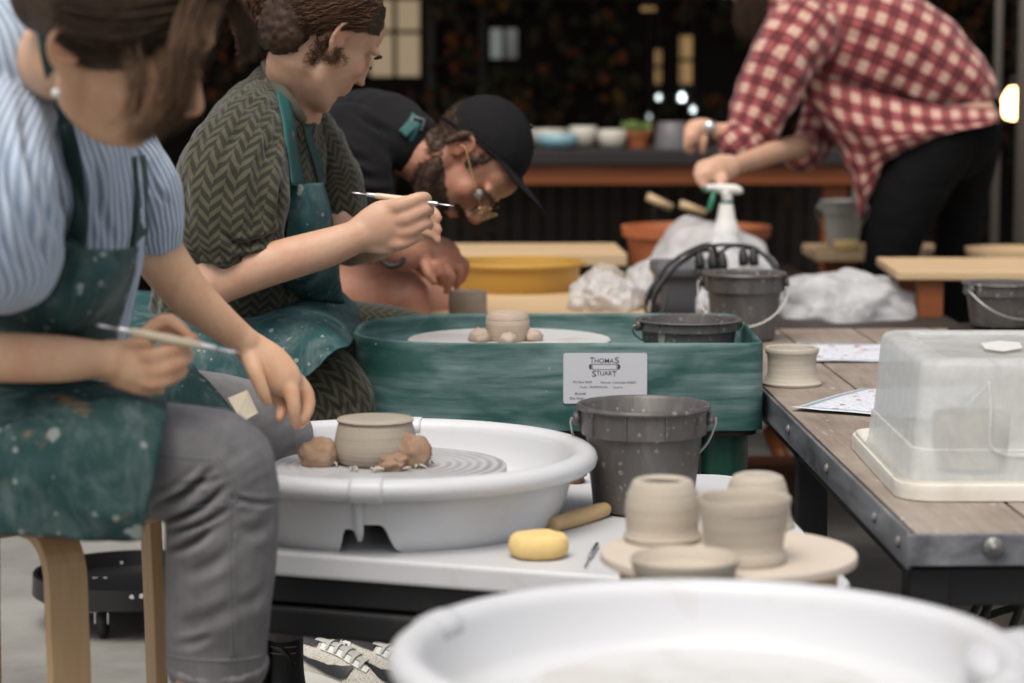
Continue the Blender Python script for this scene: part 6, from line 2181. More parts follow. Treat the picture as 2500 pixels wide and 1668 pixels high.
    L2 = [(385, 1235, 510, 1150, 10, .012), (395, 1275, 545, 1190, 8, .011), (400, 1300, 560, 1236, 7, .008), (405, 1345, 520, 1285, 10, .009), (430, 1180, 545, 1160, 6, .005), (440, 1400, 570, 1330, 16, .005), (430, 1520, 580, 1470, 18, .004), (570, 1212, 672, 1222, 6, .006), (590, 1300, 660, 1270, 16, .004), (585, 1480, 650, 1430, 14, .003), (420, 1570, 520, 1545, 10, .003)]
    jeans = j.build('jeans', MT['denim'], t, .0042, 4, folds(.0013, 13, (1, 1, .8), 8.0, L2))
    sf = Surf(jeans)
    for pts in ([(558, 1195), (562, 1290), (560, 1400), (562, 1500), (566, 1610)], [(575, 1300), (572, 1400), (574, 1500), (578, 1610)], [(520, 1120), (545, 1160), (565, 1230)], [(536, 1115), (560, 1155), (578, 1225)]):
        sf.line('seam', pts, .0011, MT['denim_seam'], jeans)
    for pts in ([(385, 1105), (450, 1118), (515, 1122)], [(560, 1228), (620, 1222), (676, 1212)], [(560, 1238), (620, 1232), (674, 1222)], [(406, 1598), (460, 1608), (530, 1612), (600, 1608), (654, 1598)], [(395, 1265), (460, 1240), (555, 1232)]):
        sf.line('seam', pts, .0012, MT['denim_seam'], jeans)
    cf = Flesh(); cf.limb([(530, 1604, 3.027, 127), (530, 1636, 3.031, 128), (530, 1640, 3.031, 125)], 3, capk=(.05, .05))
    cuff = cf.build('hem', MT['denim'], jeans, .004, 2, folds(.0016, 34, (1, 1, .4), 2.0))
    # ---- apron
    patch('apron_skirt', [
        [(-120, 925, 3.20), (60, 918, 3.18), (200, 925, 3.16), (310, 940, 3.13), (402, 962, 3.10)],
        [(-120, 958, 3.00), (60, 950, 2.96), (200, 952, 2.94), (310, 964, 2.93), (408, 986, 2.925)],
        [(-120, 1030, 2.89), (60, 1030, 2.865), (200, 1032, 2.86), (310, 1038, 2.86), (398, 1056, 2.868)],
        [(-120, 1130, 2.865), (60, 1132, 2.845), (200, 1135, 2.843), (310, 1140, 2.845), (382, 1150, 2.855)],
        [(-120, 1225, 2.87), (60, 1230, 2.853), (200, 1236, 2.85), (290, 1240, 2.85), (362, 1245, 2.858)],
        [(-120, 1302, 2.88), (60, 1310, 2.87), (190, 1322, 2.865), (270, 1326, 2.865), (346, 1322, 2.868)]], MT['apron_a'], t, 8, 7, .0018, .0055, 11, 4.0)
    patch('apron_skirt', [
        [(330, 900, 3.42), (400, 886, 3.42), (470, 888, 3.44)],
        [(320, 930, 3.36), (420, 905, 3.37), (520, 945, 3.40)],
        [(320, 965, 3.34), (430, 955, 3.35), (560, 990, 3.39)],
        [(330, 1000, 3.34), (450, 1000, 3.35), (592, 1022, 3.39)]], MT['apron_a'], t, 6, 6, .0018, .002, 16, 7.0)
    bib = patch('apron_bib', [
        [(176, 603, 2.885), (235, 607, 2.868), (290, 608, 2.89), (340, 604, 2.965)],
        [(100, 650, 2.87), (195, 672, 2.842), (275, 674, 2.868), (330, 668, 2.96)],
        [(-30, 705, 2.88), (130, 748, 2.848), (235, 752, 2.872), (305, 745, 2.975)],
        [(-110, 800, 2.95), (90, 820, 2.90), (200, 826, 2.92), (288, 818, 3.02)],
        [(-110, 920, 3.16), (80, 915, 3.08), (200, 915, 3.08), (300, 915, 3.12)]], MT['apron_a'], t, 8, 7, .0018, .004, 12, 2.0)
    ss = Surf(shirt)
    up_ = [(102, -20, 2.74), (103, 40, 2.70), (108, 100, 2.69), (116, 150, 2.70), (130, 205, 2.74), (150, 262, 2.79), (160, 300, 2.83)]
    patch('apron_strap', [[(x + d, y, D_) for d in (-14, -5, 5, 15)] for x, y, D_ in up_], MT['strap'], t, 2, 5, .002)
    ss.strip('apron_strap', [(148, 255, 18), (172, 360, 19), (188, 446, 19), (196, 513, 18), (186, 575, 22), (180, 606, 26)], 17, MT['strap'], t, .004, .002, 6, 2.86)
    ss.strip('apron_strap', [(334, 380, 15), (342, 446, 17), (342, 500, 15), (338, 560, 16), (334, 608, 20)], 16, MT['strap'], t, .004, .002, 5, 3.0)
    # paper tag on the left thigh
    q = [(556, 972), (604, 952), (630, 1008), (598, 1026), (580, 1012)]
    vv = [tuple(P(x, y, 3.362 if k < 3 else 3.352)) for k, (x, y) in enumerate(q)]
    solidify(mesh_obj('care_tag', vv, [tuple(range(5))], MT['care_tag'], t, smooth=False), .0006)
    # pearl earring, necklace strap
    e = W((.086, -.002, -.042))
    vs, fs = lathe([(0, -.006), (.004, -.004), (.0055, 0), (.004, .004), (0, .006)], 14, tuple(e + Vector((0, -.004, -.008))))
    mesh_obj('earring', vs, fs, MT['sneaker'], t)
    # ---- hair: pulled back over the head, loose locks falling past the face
    hl = Flesh()
    hb = lambda p, r: hl.blob(W(p), [q * hs for q in r], Rm)
    hb((0, -.020, .036), (.084, .104, .094)); hb((0, -.075, -.012), (.055, .045, .05))
    def keep(co):
        l = (co - np.array(hc_)) @ np.array(Rm) / hs
        return l[:, 2] > np.where(l[:, 1] > -.02, -.024 + np.maximum(0, l[:, 1] - .010) * .85 + np.maximum(0, l[:, 1] - .05) * 1.3, -.055)
    hl.build('hair', MT['hair_w1'], t, .005, 4, None, False, keep)
    rad = Vector((.084, .104, .088)) * hs
    ec = W((0, -.022, .044))
    E = lambda x, y, l=.003: ell_pt(x, y, ec, Rm, rad, l)
    G_ = []
    rg_ = np.random.default_rng(2)
    for k in range(60):            # swept back from the parting to the knot
        u = k / 59
        y0 = -120 + u * 190
        G_.append([E(560 - 40 * u + rg_.normal() * 12, y0 * .5 - 30 + rg_.normal() * 8), E(430 - 30 * u, y0 * .6 + 20 + u * 40), E(310 - 30 * u, y0 * .7 + 40 + 45 * u), E(200 - 20 * u, y0 * .6 + 20 + 50 * u), E(125, y0 * .5 + 10 + 30 * u)])
    strands('hair_strand', G_, MT['hair_w1'], t, 34, .010, .0009, .0006, .05, 3)['kind'] = 'stuff'
    LK = []
    for k in range(26):            # the heavy lock that falls in front of the face
        u = k / 25
        a = E(470 + 50 * u + rg_.normal() * 8, -20 + 30 * u, .004)
        c_ = P(432 + 60 * u, 95 + 10 * u, 2.58 + .02 * u); d_ = P(425 + 32 * u + rg_.normal() * 8, 190 + rg_.normal() * 8, 2.575 + .02 * u)
        e_ = P(412 + 30 * u + rg_.normal() * 8, 262 + rg_.normal() * 8, 2.585); f_ = P(345 + 40 * u + rg_.normal() * 12, 318 + rg_.normal() * 8, 2.60); g_ = P(285 + 60 * u + rg_.normal() * 14, 345 + rg_.normal() * 10, 2.61)
        LK.append([a, c_, d_, e_, f_, g_])
    strands('hair_lock', LK, MT['hair_lock'], t, 14, .009, .0006, .0012, .06, 5)['kind'] = 'stuff'
    LK = []
    for k in range(34):            # thin loose hairs over temple and cheek
        u = rg_.uniform(0, 1)
        a = E(300 + 130 * u, 110 + rg_.normal() * 14, .004)
        LK.append([a, P(318 + 120 * u + rg_.normal() * 10, 190 + rg_.normal() * 10, 2.60), P(322 + 95 * u + rg_.normal() * 16, 255 + rg_.normal() * 12, 2.61), P(300 + 70 * u + rg_.normal() * 22, 325 + rg_.normal() * 20, 2.63)])
    strands('hair_wisp', LK, MT['hair_lock'], t, 5, .010, .0005, .0015, .07, 8)['kind'] = 'stuff'
    LK = []
    for k in range(14):            # fringe along the far side, and the hair in front of the forehead
        u = k / 13
        LK.append([E(545 + 20 * u, -10 + 20 * u), P(592 + 18 * u, 60 + 20 * u, 2.72 + .05 * u), P(604 + 12 * u + rg_.normal() * 3, 110 + rg_.normal() * 10, 2.75 + .05 * u), P(598 + rg_.normal() * 6, 145 + rg_.normal() * 10, 2.78)])
        LK.append([E(300 - 100 * u, 60 + 60 * u), E(250 - 60 * u, 110 + 40 * u), E(190 - 40 * u, 110 + 30 * u), E(140, 60 + 20 * u)])
    strands('hair_wisp', LK, MT['hair_w1'], t, 24, .007, .0008, .0008, .05, 6)['kind'] = 'stuff'
    # ---- boots
    bt = Flesh()
    bt.limb([(690, 1430, 3.70, 60), (690, 1500, 3.71, 54), (690, 1560, 3.72, 52), (692, 1640, 3.72, 52), (700, 1720, 3.71, 56)], 3)
    bt.limb([(690, 1720, 3.73, 60), (760, 1760, 3.69, 56), (850, 1775, 3.66, 46)], 3)
    boot = bt.build('boot', MT['boot'], t, .004, 4)
    bsf = Surf(boot)
    for y in (1578, 1594):
        bsf.line('elastic', [(660, y), (690, y + 3), (722, y)], .0012, MT['tan_elastic'], boot, .001, 4, 3.7)
    mesh_obj('pull_tab', *tube([P(672, 1582, 3.65), P(690, 1588, 3.64), P(706, 1606, 3.635), P(718, 1626, 3.64)], [.004, .005, .005, .003], 8, 3), MT['boot'], boot)
    bt = Flesh(); bt.limb([(490, 1740, 3.05, 78), (500, 1800, 3.05, 82), (560, 1850, 3.02, 80), (680, 1890, 3.0, 66)], 3)
    bt.build('boot', MT['boot'], t, .005, 4)
    return t
w1 = woman_blue()
a, b_ = P(232, 792, 2.872), P(585, 862, 2.868)
two_loop('loop trimming tool held by the woman in the blue shirt', a, b_, .0058)
# ================================================================== woman in olive herringbone (behind the front woman)
def woman_olive():
    t = thing('person', 'woman in olive herringbone jumpsuit and teal apron turning away, trimming tool in hand', 'person', (P(560, 0, 4.55).x, 4.55, 0))
    b = Flesh()
    Rm = frame3((.66, .50, -.56), (.48, .12, .87))
    hs = 1.04
    ear = P(836, 98, 4.36)
    hc_ = ear - Rm @ (Vector((.080, -.006, 0)) * hs)
    W = head(b, hc_, Rm, hs, nose=-1.5)
    nk = W((0, -.022, -.06)); nb = P(705, 268, 4.50)
    b.limb([(*W((0, -.015, -.01)), .054), (*nk, .052), (*((Vector(nk) * .5 + nb * .5)), .051), (*nb, .064)], 3, 1, 20, True)
    b.limb([(560, 800, 4.58, 150), (575, 620, 4.54, 145), (620, 430, 4.52, 130), (665, 320, 4.50, 100)])
    # right arm
    b.limb([(630, 300, 4.36, 62), (580, 430, 4.30, 62), (530, 600, 4.25, 58), (515, 690, 4.23, 54)])
    b.limb([(505, 705, 4.23, 54), (556, 684, 4.23, 52), (640, 652, 4.22, 53), (712, 630, 4.22, 52), (802, 604, 4.22, 48), (860, 582, 4.22, 42), (885, 572, 4.22, 42)], 4, .85, 24, False, False)
    D = 4.22
    b.limb([(872, 576, D, 42), (905, 560, D, 52), (940, 545, D, 58), (972, 535, D, 52)], 4, .60)
    b.limb([(950, 508, D - .004, 22), (985, 500, D - .02, 20), (1020, 486, D - .022, 17), (1040, 482, D - .012, 14), (1046, 492, D - .002, 11)], 4, .95, 14)
    b.limb([(960, 538, D - .004, 22), (992, 534, D - .02, 20), (1028, 516, D - .022, 17), (1048, 510, D - .012, 14), (1052, 518, D, 11)], 4, .95, 14)
    b.limb([(962, 562, D - .002, 22), (995, 566, D - .016, 19), (1030, 550, D - .018, 16), (1048, 546, D - .008, 13), (1050, 554, D + .002, 10)], 4, .95, 14)
    b.limb([(945, 588, D, 22), (980, 595, D - .010, 17), (1012, 583, D - .012, 14), (1028, 580, D - .004, 11)], 4, .95, 14)
    b.limb([(905, 590, D, 30), (945, 605, D, 18), (985, 600, D, 12)], 3, .7, 14)
    b.limb([(925, 520, D + .02, 22), (965, 500, D + .022, 20), (1010, 494, D + .016, 17), (1042, 500, D + .008, 13)], 4, .95, 14)    # thumb
    # left arm: behind, fingertips showing past the right hand
    b.limb([(720, 330, 4.62, 58), (790, 470, 4.66, 56), (850, 600, 4.62, 52)])
    b.limb([(850, 600, 4.62, 52), (920, 590, 4.52, 46), (985, 560, 4.44, 38), (1010, 545, 4.40, 42)], 4, .85)
    for (y0, y1, w_) in ((512, 520, 14), (540, 548, 14), (566, 574, 13)):
        b.limb([(1010, y0 + 8, 4.39, 18), (1040, y0, 4.37, 16), (1060, y1, 4.36, w_), (1070, y1 + 14, 4.355, w_ * .8)], 3, .95, 12)
    # legs
    b.limb([(470, 880, 4.58, 150), (600, 860, 4.56, 145), (560, 780, 4.58, 150)])
    b.limb([(480, 900, 4.48, 95), (650, 915, 4.40, 88), (815, 940, 4.34, 78)])
    b.limb([(815, 940, 4.34, 76), (820, 1150, 4.36, 62), (800, 1400, 4.40, 52), (770, 1530, 4.44, 38), (772, 1590, 4.45, 36)])
    b.limb([(560, 800, 4.74, 95), (800, 820, 4.86, 82), (1040, 850, 4.92, 70)])
    b.limb([(1040, 850, 4.92, 68), (1030, 1100, 4.80, 58), (960, 1400, 4.62, 48), (915, 1560, 4.53, 36), (918, 1600, 4.52, 34)])
    body = b.build('body', MT['skin_b'], t, .0037, 5, sockets(W, Rm, hs), soft=[(W((0, .03, -.05)), .15, 8)])
    # ---- jumpsuit
    s = Flesh()
    s.limb([(540, 880, 4.60, 190), (560, 740, 4.58, 188), (585, 600, 4.55, 180), (620, 450, 4.53, 170), (648, 340, 4.51, 150), (672, 262, 4.50, 112), (690, 215, 4.49, 78)], 5)
    s.limb([(655, 262, 4.42, 78), (610, 330, 4.34, 108), (572, 430, 4.28, 136), (556, 540, 4.26, 142), (556, 610, 4.255, 126), (552, 650, 4.25, 108)], 5, .78, capk=(1, .3))
    s.limb([(735, 300, 4.60, 70), (795, 420, 4.66, 78), (825, 520, 4.66, 70)], 5)
    lines = [(690, 300, 640, 560, 12, .012), (660, 320, 620, 600, 10, .009), (640, 280, 680, 420, 8, .007), (600, 300, 540, 420, 10, .006), (570, 600, 690, 560, 9, .010), (560, 630, 680, 600, 8, .009), (540, 560, 600, 610, 9, .008), (700, 420, 680, 560, 8, .008), (450, 420, 470, 560, 14, .006), (480, 650, 600, 640, 9, .007)]
    suit = s.build('jumpsuit_top', MT['herring'], t, .0050, 5, folds(.0058, 12, (1.5, 1.2, .7), 21.0, lines), uv=True)
    g = Flesh()
    g.limb([(420, 880, 4.60, 150), (560, 870, 4.58, 160), (640, 850, 4.60, 150)])
    g.limb([(470, 905, 4.50, 125), (600, 915, 4.43, 116), (710, 922, 4.37, 106), (785, 938, 4.34, 98), (826, 985, 4.33, 93), (834, 1060, 4.345, 90), (826, 1200, 4.37, 84), (800, 1400, 4.41, 74), (776, 1515, 4.44, 66)], 5)
    g.limb([(560, 800, 4.74, 110), (780, 820, 4.85, 98), (930, 826, 4.90, 84), (1040, 848, 4.92, 76)], 5)
    g.limb([(1040, 850, 4.92, 74), (1030, 1100, 4.80, 74), (960, 1400, 4.62, 66), (918, 1520, 4.54, 58)], 4)
    legs = g.build('jumpsuit_leg', MT['herring'], t, .0050, 5, folds(.0030, 9, (1, 1, 1), 31.0, [(770, 860, 860, 960, 12, .004), (760, 1000, 900, 980, 12, .005)]), uv=True)
    # collar
    cl_ = Flesh(); cl_.limb([(645, 150, 4.47, 13), (664, 186, 4.42, 17), (690, 228, 4.385, 19), (720, 266, 4.385, 18), (744, 296, 4.40, 12)], 5, .5)
    cl_.build('collar', MT['collar'], t, .004, 3)
    # ---- apron
    patch('apron_skirt', [
        [(300, 700, 4.72), (450, 720, 4.74), (600, 735, 4.74), (720, 700, 4.70), (800, 682, 4.72), (870, 745, 4.78)],
        [(300, 760, 4.52), (450, 772, 4.52), (600, 772, 4.50), (720, 742, 4.48), (805, 745, 4.60), (880, 800, 4.72)],
        [(300, 800, 4.34), (450, 800, 4.34), (600, 792, 4.31), (730, 778, 4.285), (800, 790, 4.30), (860, 832, 4.30)],
        [(300, 850, 4.275), (450, 850, 4.275), (600, 842, 4.26), (730, 826, 4.24), (790, 826, 4.225), (852, 842, 4.225)],
        [(300, 920, 4.255), (450, 920, 4.255), (600, 905, 4.245), (700, 880, 4.235), (760, 868, 4.22), (812, 858, 4.212)],
        [(300, 1010, 4.255), (450, 1010, 4.25), (600, 985, 4.245), (690, 950, 4.235), (740, 926, 4.222), (778, 892, 4.212)]], MT['apron_b'], t, 8, 7, .0018, .0045, 12, 14.0)
    patch('apron_bib', [
        [(708, 452, 4.40), (745, 448, 4.385), (790, 446, 4.42)],
        [(706, 500, 4.385), (752, 500, 4.375), (806, 500, 4.43)],
        [(700, 570, 4.38), (755, 572, 4.375), (818, 570, 4.45)],
        [(690, 660, 4.42), (760, 670, 4.42), (830, 670, 4.52)],
        [(650, 740, 4.55), (740, 740, 4.55), (840, 740, 4.62)]], MT['apron_b'], t, 6, 6, .0018, .003, 14, 5.0)
    ss = Surf(suit, body)
    sS = Surf(suit)
    sS.strip('apron_strap', [(665, 118, 12), (668, 150, 13), (680, 205, 14), (690, 260, 14), (702, 320, 14), (712, 380, 14), (722, 452, 17)], 14, MT['strap_b'], t, .006, .002, 6, 4.42)
    sS.strip('apron_strap', [(745, 306, 8), (758, 360, 9), (775, 410, 9), (784, 450, 11)], 9, MT['strap'], t, .004, .002, 5, 4.45)
    # ---- hair: pinned up, curly
    hl = Flesh()
    hb = lambda p, r: hl.blob(W(p), [q * hs for q in r], Rm)
    hb((0, -.020, .045), (.083, .102, .086)); hb((.0, -.075, -.005), (.060, .045, .060))
    bn_ = P(662, 40, 4.50)
    hl.blob(bn_, (.056, .05, .054)); hl.blob(P(640, 75, 4.50), (.035, .035, .035)); hl.blob(W((0, -.070, -.035)), (.062, .042, .050), Rm)
    def keep(co):
        l = (co - np.array(hc_)) @ np.array(Rm) / hs
        return (l[:, 2] > np.where(l[:, 1] > -.03, .018 + (l[:, 1]) * .50, -.085)) | (np.linalg.norm(co - np.array(bn_), axis=1) < .062)
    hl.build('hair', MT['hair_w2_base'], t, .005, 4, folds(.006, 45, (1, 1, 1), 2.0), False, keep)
    rg_ = np.random.default_rng(12)
    rad = Vector((.083, .102, .086)) * hs; ec = W((0, -.020, .045))
    E = lambda x, y, l=.004: ell_pt(x, y, ec, Rm, rad, l)
    G_ = []
    for k in range(46):
        u = k / 45
        x0, y0 = 945 - 60 * u, -60 + 130 * u * rg_.uniform(.5, 1)
        G_.append([E(x0, y0), E(850 - 60 * u, -60 + 120 * u), E(780 - 50 * u, -40 + 120 * u), E(720 - 30 * u, -20 + 110 * u), E(680, 20 + 50 * u)])
    strands('hair_strand', G_, MT['hair_w2'], t, 40, .011, .0010, .0028, .03, 13)['kind'] = 'stuff'
    BN = []
    bc_ = P(660, 42, 4.50)
    for k in range(110):            # loose curly knot at the back of the head
        a0 = rg_.uniform(0, 6.28); e0 = rg_.uniform(-1.2, 1.2); r0 = rg_.uniform(.058, .072)
        ax = Vector((rg_.normal(), rg_.normal(), rg_.normal())).normalized()
        v0 = Vector((math.cos(a0) * math.cos(e0), math.sin(a0) * math.cos(e0), math.sin(e0))) * r0
        BN.append([bc_ + (Matrix.Rotation(q * .5, 3, ax) @ v0) * (1 + .08 * math.sin(q * 2)) for q in range(6)])
    strands('hair_bun', BN, MT['hair_w2'], t, 30, .008, .0011, .0045, .022, 14)['kind'] = 'stuff'
    CU = []
    for k in range(44):            # flyaway curls at the nape and forehead
        x, y = rg_.uniform(690, 830), 0
        y = 135 - (x - 690) * .25 + rg_.normal() * 8
        p = E(x, y); CU.append([p, p + Vector((rg_.normal() * .006, -.008, -.012)), p + Vector((rg_.normal() * .01, -.012, -.026)), p + Vector((rg_.normal() * .012, -.010, -.036))])
    for k in range(40):
        x = rg_.uniform(590, 720); y = rg_.uniform(-20, 118)
        p = P(x + 20, y, 4.5); CU.append([p, P(x, y + 8, 4.49), P(x - 16 + rg_.normal() * 10, y + 20 + rg_.normal() * 14, 4.48), P(x - 20, y + 40, 4.48)])
    strands('hair_curl', CU, MT['hair_w2'], t, 9, .005, .0006, .0035, .018, 15)['kind'] = 'stuff'
    for (pts, rr, nm) in (([(.014, .101, .022), (.032, .099, .028), (.052, .084, .022)], (.003, .0038, .002), 'eyebrow'), ([(.018, .097, .004), (.032, .097, .000), (.047, .086, .003)], (.0012, .0018, .0012), 'eyelash')):
        q = Flesh(); q.limb([(*W(p_), r_) for p_, r_ in zip(pts, rr)], 4, 1, 8, True)
        q.build(nm, MT['hair_w2_base'], t, .0016, 1)
    # ---- trainers
    for (fx, fy, yaw, lab) in ((684, 1700, R(-120), 0), (836, 1706, R(-130), 1)):
        h_ = PZ(fx, fy, 0.0)
        root, up, wp = shoe(t, (h_.x, h_.y, .001), yaw, .275, .105)
        # toe cap, heel counter, eyestay, dark collar lining
        n = 12
        def band(name, u0, u1, a0, a1, mat, lift=.003, nu=10):
            st = np.array([(.015, .50, .085), (.08, .64, .098), (.22, .68, .092), (.36, .70, .088), (.5, .80, .080), (.65, .90, .062), (.8, .86, .046), (.92, .62, .034), (.985, .2, .022)])
            vs, fs = [], []
            for i in range(nu + 1):
                u = u0 + (u1 - u0) * i / nu
                w_ = np.interp(u, st[:, 0], st[:, 1]); h2 = np.interp(u, st[:, 0], st[:, 2])
                for j in range(n + 1):
                    f0 = a0(u) if callable(a0) else a0; f1 = a1(u) if callable(a1) else a1
                    a = f0 + (f1 - f0) * j / n
                    x = math.cos(a) * (.105 / 2 * w_ + lift) * (1 - .18 * math.sin(a)); z = .022 + (h2 + lift) * max(math.sin(a), 0) ** .7
                    vs.append(wp(x, u * .275, z))
            fs = [(i * (n + 1) + j, i * (n + 1) + j + 1, (i + 1) * (n + 1) + j + 1, (i + 1) * (n + 1) + j) for i in range(nu) for j in range(n)]
            return mesh_obj(name, vs, fs, mat, root)
        band('toe_cap', .84, .98, .02, 3.12, MT['sneaker_grey'])
        band('heel_counter', .018, .14, .02, 3.12, MT['sneaker'])
        band('mudguard', .14, .86, .02, .30, MT['sneaker'], .0025, 16); band('mudguard', .14, .86, 2.84, 3.12, MT['sneaker'], .0025, 16)
        band('eyestay', .36, .72, .95, 1.25, MT['sneaker'], .003, 10); band('eyestay', .36, .72, 1.9, 2.2, MT['sneaker'], .003, 10)
        band('tongue', .30, .66, 1.27, 1.88, MT['sneaker_grey'], .004, 10)
        for q in range(5):
            u = .40 + q * .065
            band('lace', u, u + .022, .98, 2.16, MT['sneaker_grey'], .0075, 2)
        band('collar_lining', .05, .33, 1.0, 2.1, MT['boot'], .004, 8)
        # curved tick mark on both sides, thick at the toe end, tapering to the heel
        uu = [.10, .20, .30, .46, .56, .61, .635]
        lo = lambda u: float(np.interp(u, uu, [.85, .62, .47, .36, .36, .48, .93]))
        hi = lambda u: float(np.interp(u, uu, [.86, .70, .60, .58, .72, .88, .95]))
        band('swoosh', .10, .635, lo, hi, MT['boot'], .0045, 40)
        band('swoosh', .10, .635, lambda u: math.pi - lo(u), lambda u: math.pi - hi(u), MT['boot'], .0045, 40)
    return t
w2 = woman_olive()
a, b_ = P(858, 470, 4.235), P(1107, 503, 4.19)
two_loop('loop trimming tool held up by the woman in olive', a, b_, .0058)
# ================================================================== bearded man in black cap
def man():
    t = thing('person', 'bearded man in black shirt, black cap and glasses leaning low over his clay cup', 'person', (P(740, 0, 5.3).x, 5.35, 0))
    b = Flesh()
    Rm = frame3((.30, -.26, -.92), (.92, -.06, .32))
    hs = 1.07
    ear = P(1122, 366, 4.98)
    hc_ = ear - Rm @ (Vector((.080, -.006, 0)) * hs)
    W = head(b, hc_, Rm, hs, nose=1.6)
    nk = W((0, -.025, -.065)); nb = P(945, 330, 5.16)
    b.limb([(*W((0, -.015, -.01)), .060), (*nk, .062), (*((Vector(nk) * .5 + nb * .5)), .062), (*nb, .072)], 3, 1, 20, True)
    b.limb([(740, 740, 5.36, 125), (770, 560, 5.32, 130), (830, 410, 5.26, 125), (900, 345, 5.20, 88)])
    b.limb([(850, 360, 5.08, 70), (880, 450, 5.03, 60), (900, 540, 5.01, 52)])
    b.limb([(896, 540, 5.01, 52), (925, 600, 5.03, 46), (980, 622, 5.06, 42), (1030, 612, 5.09, 36)], 4)
    D = 5.10
    b.limb([(1015, 612, D, 34), (1055, 612, D, 40), (1088, 624, D, 38), (1104, 638, D, 30)], 4, .6)
    for (x0, y0, x1, y1, x2, y2, dd) in ((1096, 640, 1124, 660, 1118, 690, 0), (1082, 648, 1102, 676, 1094, 702, -.022), (1066, 645, 1074, 668, 1080, 682, -.035), (1108, 628, 1136, 646, 1132, 676, .024)):
        b.limb([(x0, y0, D + dd, 15), (x1, y1, D + dd, 12.5), (x2, y2, D + dd + .01, 10.5), (x2 - 6, y2 + 12, D + dd + .02, 8)], 4, .95, 12)
    b.limb([(1040, 636, D - .03, 16), (1044, 664, D - .05, 13), (1060, 690, D - .05, 10)], 4, .95, 12)
    b.limb([(960, 370, 5.32, 66), (1010, 500, 5.40, 56), (1010, 600, 5.40, 48)])
    b.limb([(1010, 600, 5.40, 46), (1060, 650, 5.34, 38), (1090, 670, 5.30, 34)], 4)
    # bare knees in shorts
    b.limb([(700, 740, 5.36, 120), (800, 740, 5.34, 110)])
    b.limb([(720, 760, 5.20, 96), (850, 730, 5.14, 86), (945, 718, 5.12, 74), (985, 722, 5.12, 66)], 4)
    b.limb([(985, 722, 5.12, 64), (1000, 850, 5.14, 56), (980, 1050, 5.20, 50), (960, 1250, 5.26, 36), (965, 1330, 5.26, 34), (1020, 1375, 5.2, 30)])
    b.limb([(760, 750, 5.46, 90), (950, 745, 5.52, 78), (1050, 748, 5.56, 68)], 4)
    b.limb([(1050, 748, 5.56, 66), (1050, 950, 5.58, 52), (1030, 1200, 5.62, 36), (1040, 1290, 5.6, 32)])
    body = b.build('body', MT['skin_c'], t, .0040, 4, sockets(W, Rm, hs, .012), soft=[(W((0, .03, -.04)), .13, 4)])
    s = Flesh()
    s.limb([(720, 790, 5.38, 145), (750, 640, 5.35, 152), (785, 500, 5.31, 158), (835, 395, 5.27, 148), (890, 335, 5.22, 116), (945, 325, 5.16, 98), (985, 340, 5.11, 84), (1004, 352, 5.08, 76)], 5)
    s.limb([(842, 335, 5.10, 95), (868, 420, 5.04, 88), (890, 490, 5.02, 76), (902, 540, 5.01, 64)], 5)
    s.limb([(950, 350, 5.30, 80), (1000, 450, 5.38, 72), (1012, 540, 5.40, 62)], 4)
    s.limb([(690, 770, 5.36, 130), (720, 770, 5.22, 110), (790, 752, 5.18, 100)], 4)
    lines = [(800, 330, 900, 400, 10, .010), (790, 380, 930, 440, 10, .009), (820, 460, 960, 470, 9, .008), (830, 510, 960, 510, 8, .007), (860, 260, 960, 330, 10, .008), (780, 470, 860, 560, 11, .008)]
    shirt = s.build('shirt', MT['black_shirt'], t, .0055, 5, folds(.0045, 9, (1, 1, 1.2), 44.0, lines))
    bsf = Surf(shirt)
    bsf.strip('apron_strap', [(985, 330, 11), (1005, 310, 12), (1018, 292, 14)], 12, MT['strap_b'], t, .01, .002, 5, 5.06)
    mesh_obj('strap_buckle', *tube([P(1008, 286, 5.03), P(1036, 292, 5.03), P(1030, 318, 5.03), P(1004, 310, 5.03), P(1008, 286, 5.03)], .003, 8, 1), MT['grey_pot'], t)
    mesh_obj('apron_strap', *tube([P(990, 372, 5.05), P(1004, 340, 5.03), P(1020, 300, 5.03)], [.009, .009, .010], 8, 3), MT['strap_b'], t)
    # wrist band
    mesh_obj('wrist_band', *tube([P(930, 634, 5.0), P(952, 650, 4.985), P(975, 646, 4.99), P(985, 634, 5.01)], .006, 8, 4), MT['rubber'], t)
    # ---- beard and hair
    L = lambda p: W(p)
    rg_ = np.random.default_rng(21)
    def from_skin(name, test, lift, freq, amp):
        """short hair grown out of a region of the body surface"""
        me = body.data
        co = np.zeros(len(me.vertices) * 3); me.vertices.foreach_get('co', co); co = co.reshape(-1, 3)
        nr = np.zeros(len(me.vertices) * 3); me.vertices.foreach_get('normal', nr); nr = nr.reshape(-1, 3)
        near = np.where(np.linalg.norm(co - np.array(hc_), axis=1) < .145)[0]
        l = (co - np.array(hc_)) @ np.array(Rm) / hs
        ok = np.zeros(len(co), bool); ok[near] = test(l[near])
        fs = [tuple(p.vertices) for p in me.polygons if all(ok[i] for i in p.vertices)]
        used = sorted({i for f in fs for i in f}); mp = {v: k for k, v in enumerate(used)}
        used = np.array(used)
        cnt = np.bincount(np.array([mp[i] for f in fs for i in f]), minlength=len(used))
        c2 = co[used]; n2 = nr[used]
        rim = np.where(cnt >= 4, 1.0, -.3)
        h = lift * rim + amp * pn(c2 * freq) * rim + amp * .6 * pn(c2 * freq * 2.2)
        return mesh_obj(name, c2 + n2 * h[:, None], [tuple(mp[i] for i in f) for f in fs], MT['hair_m'], t), c2, n2
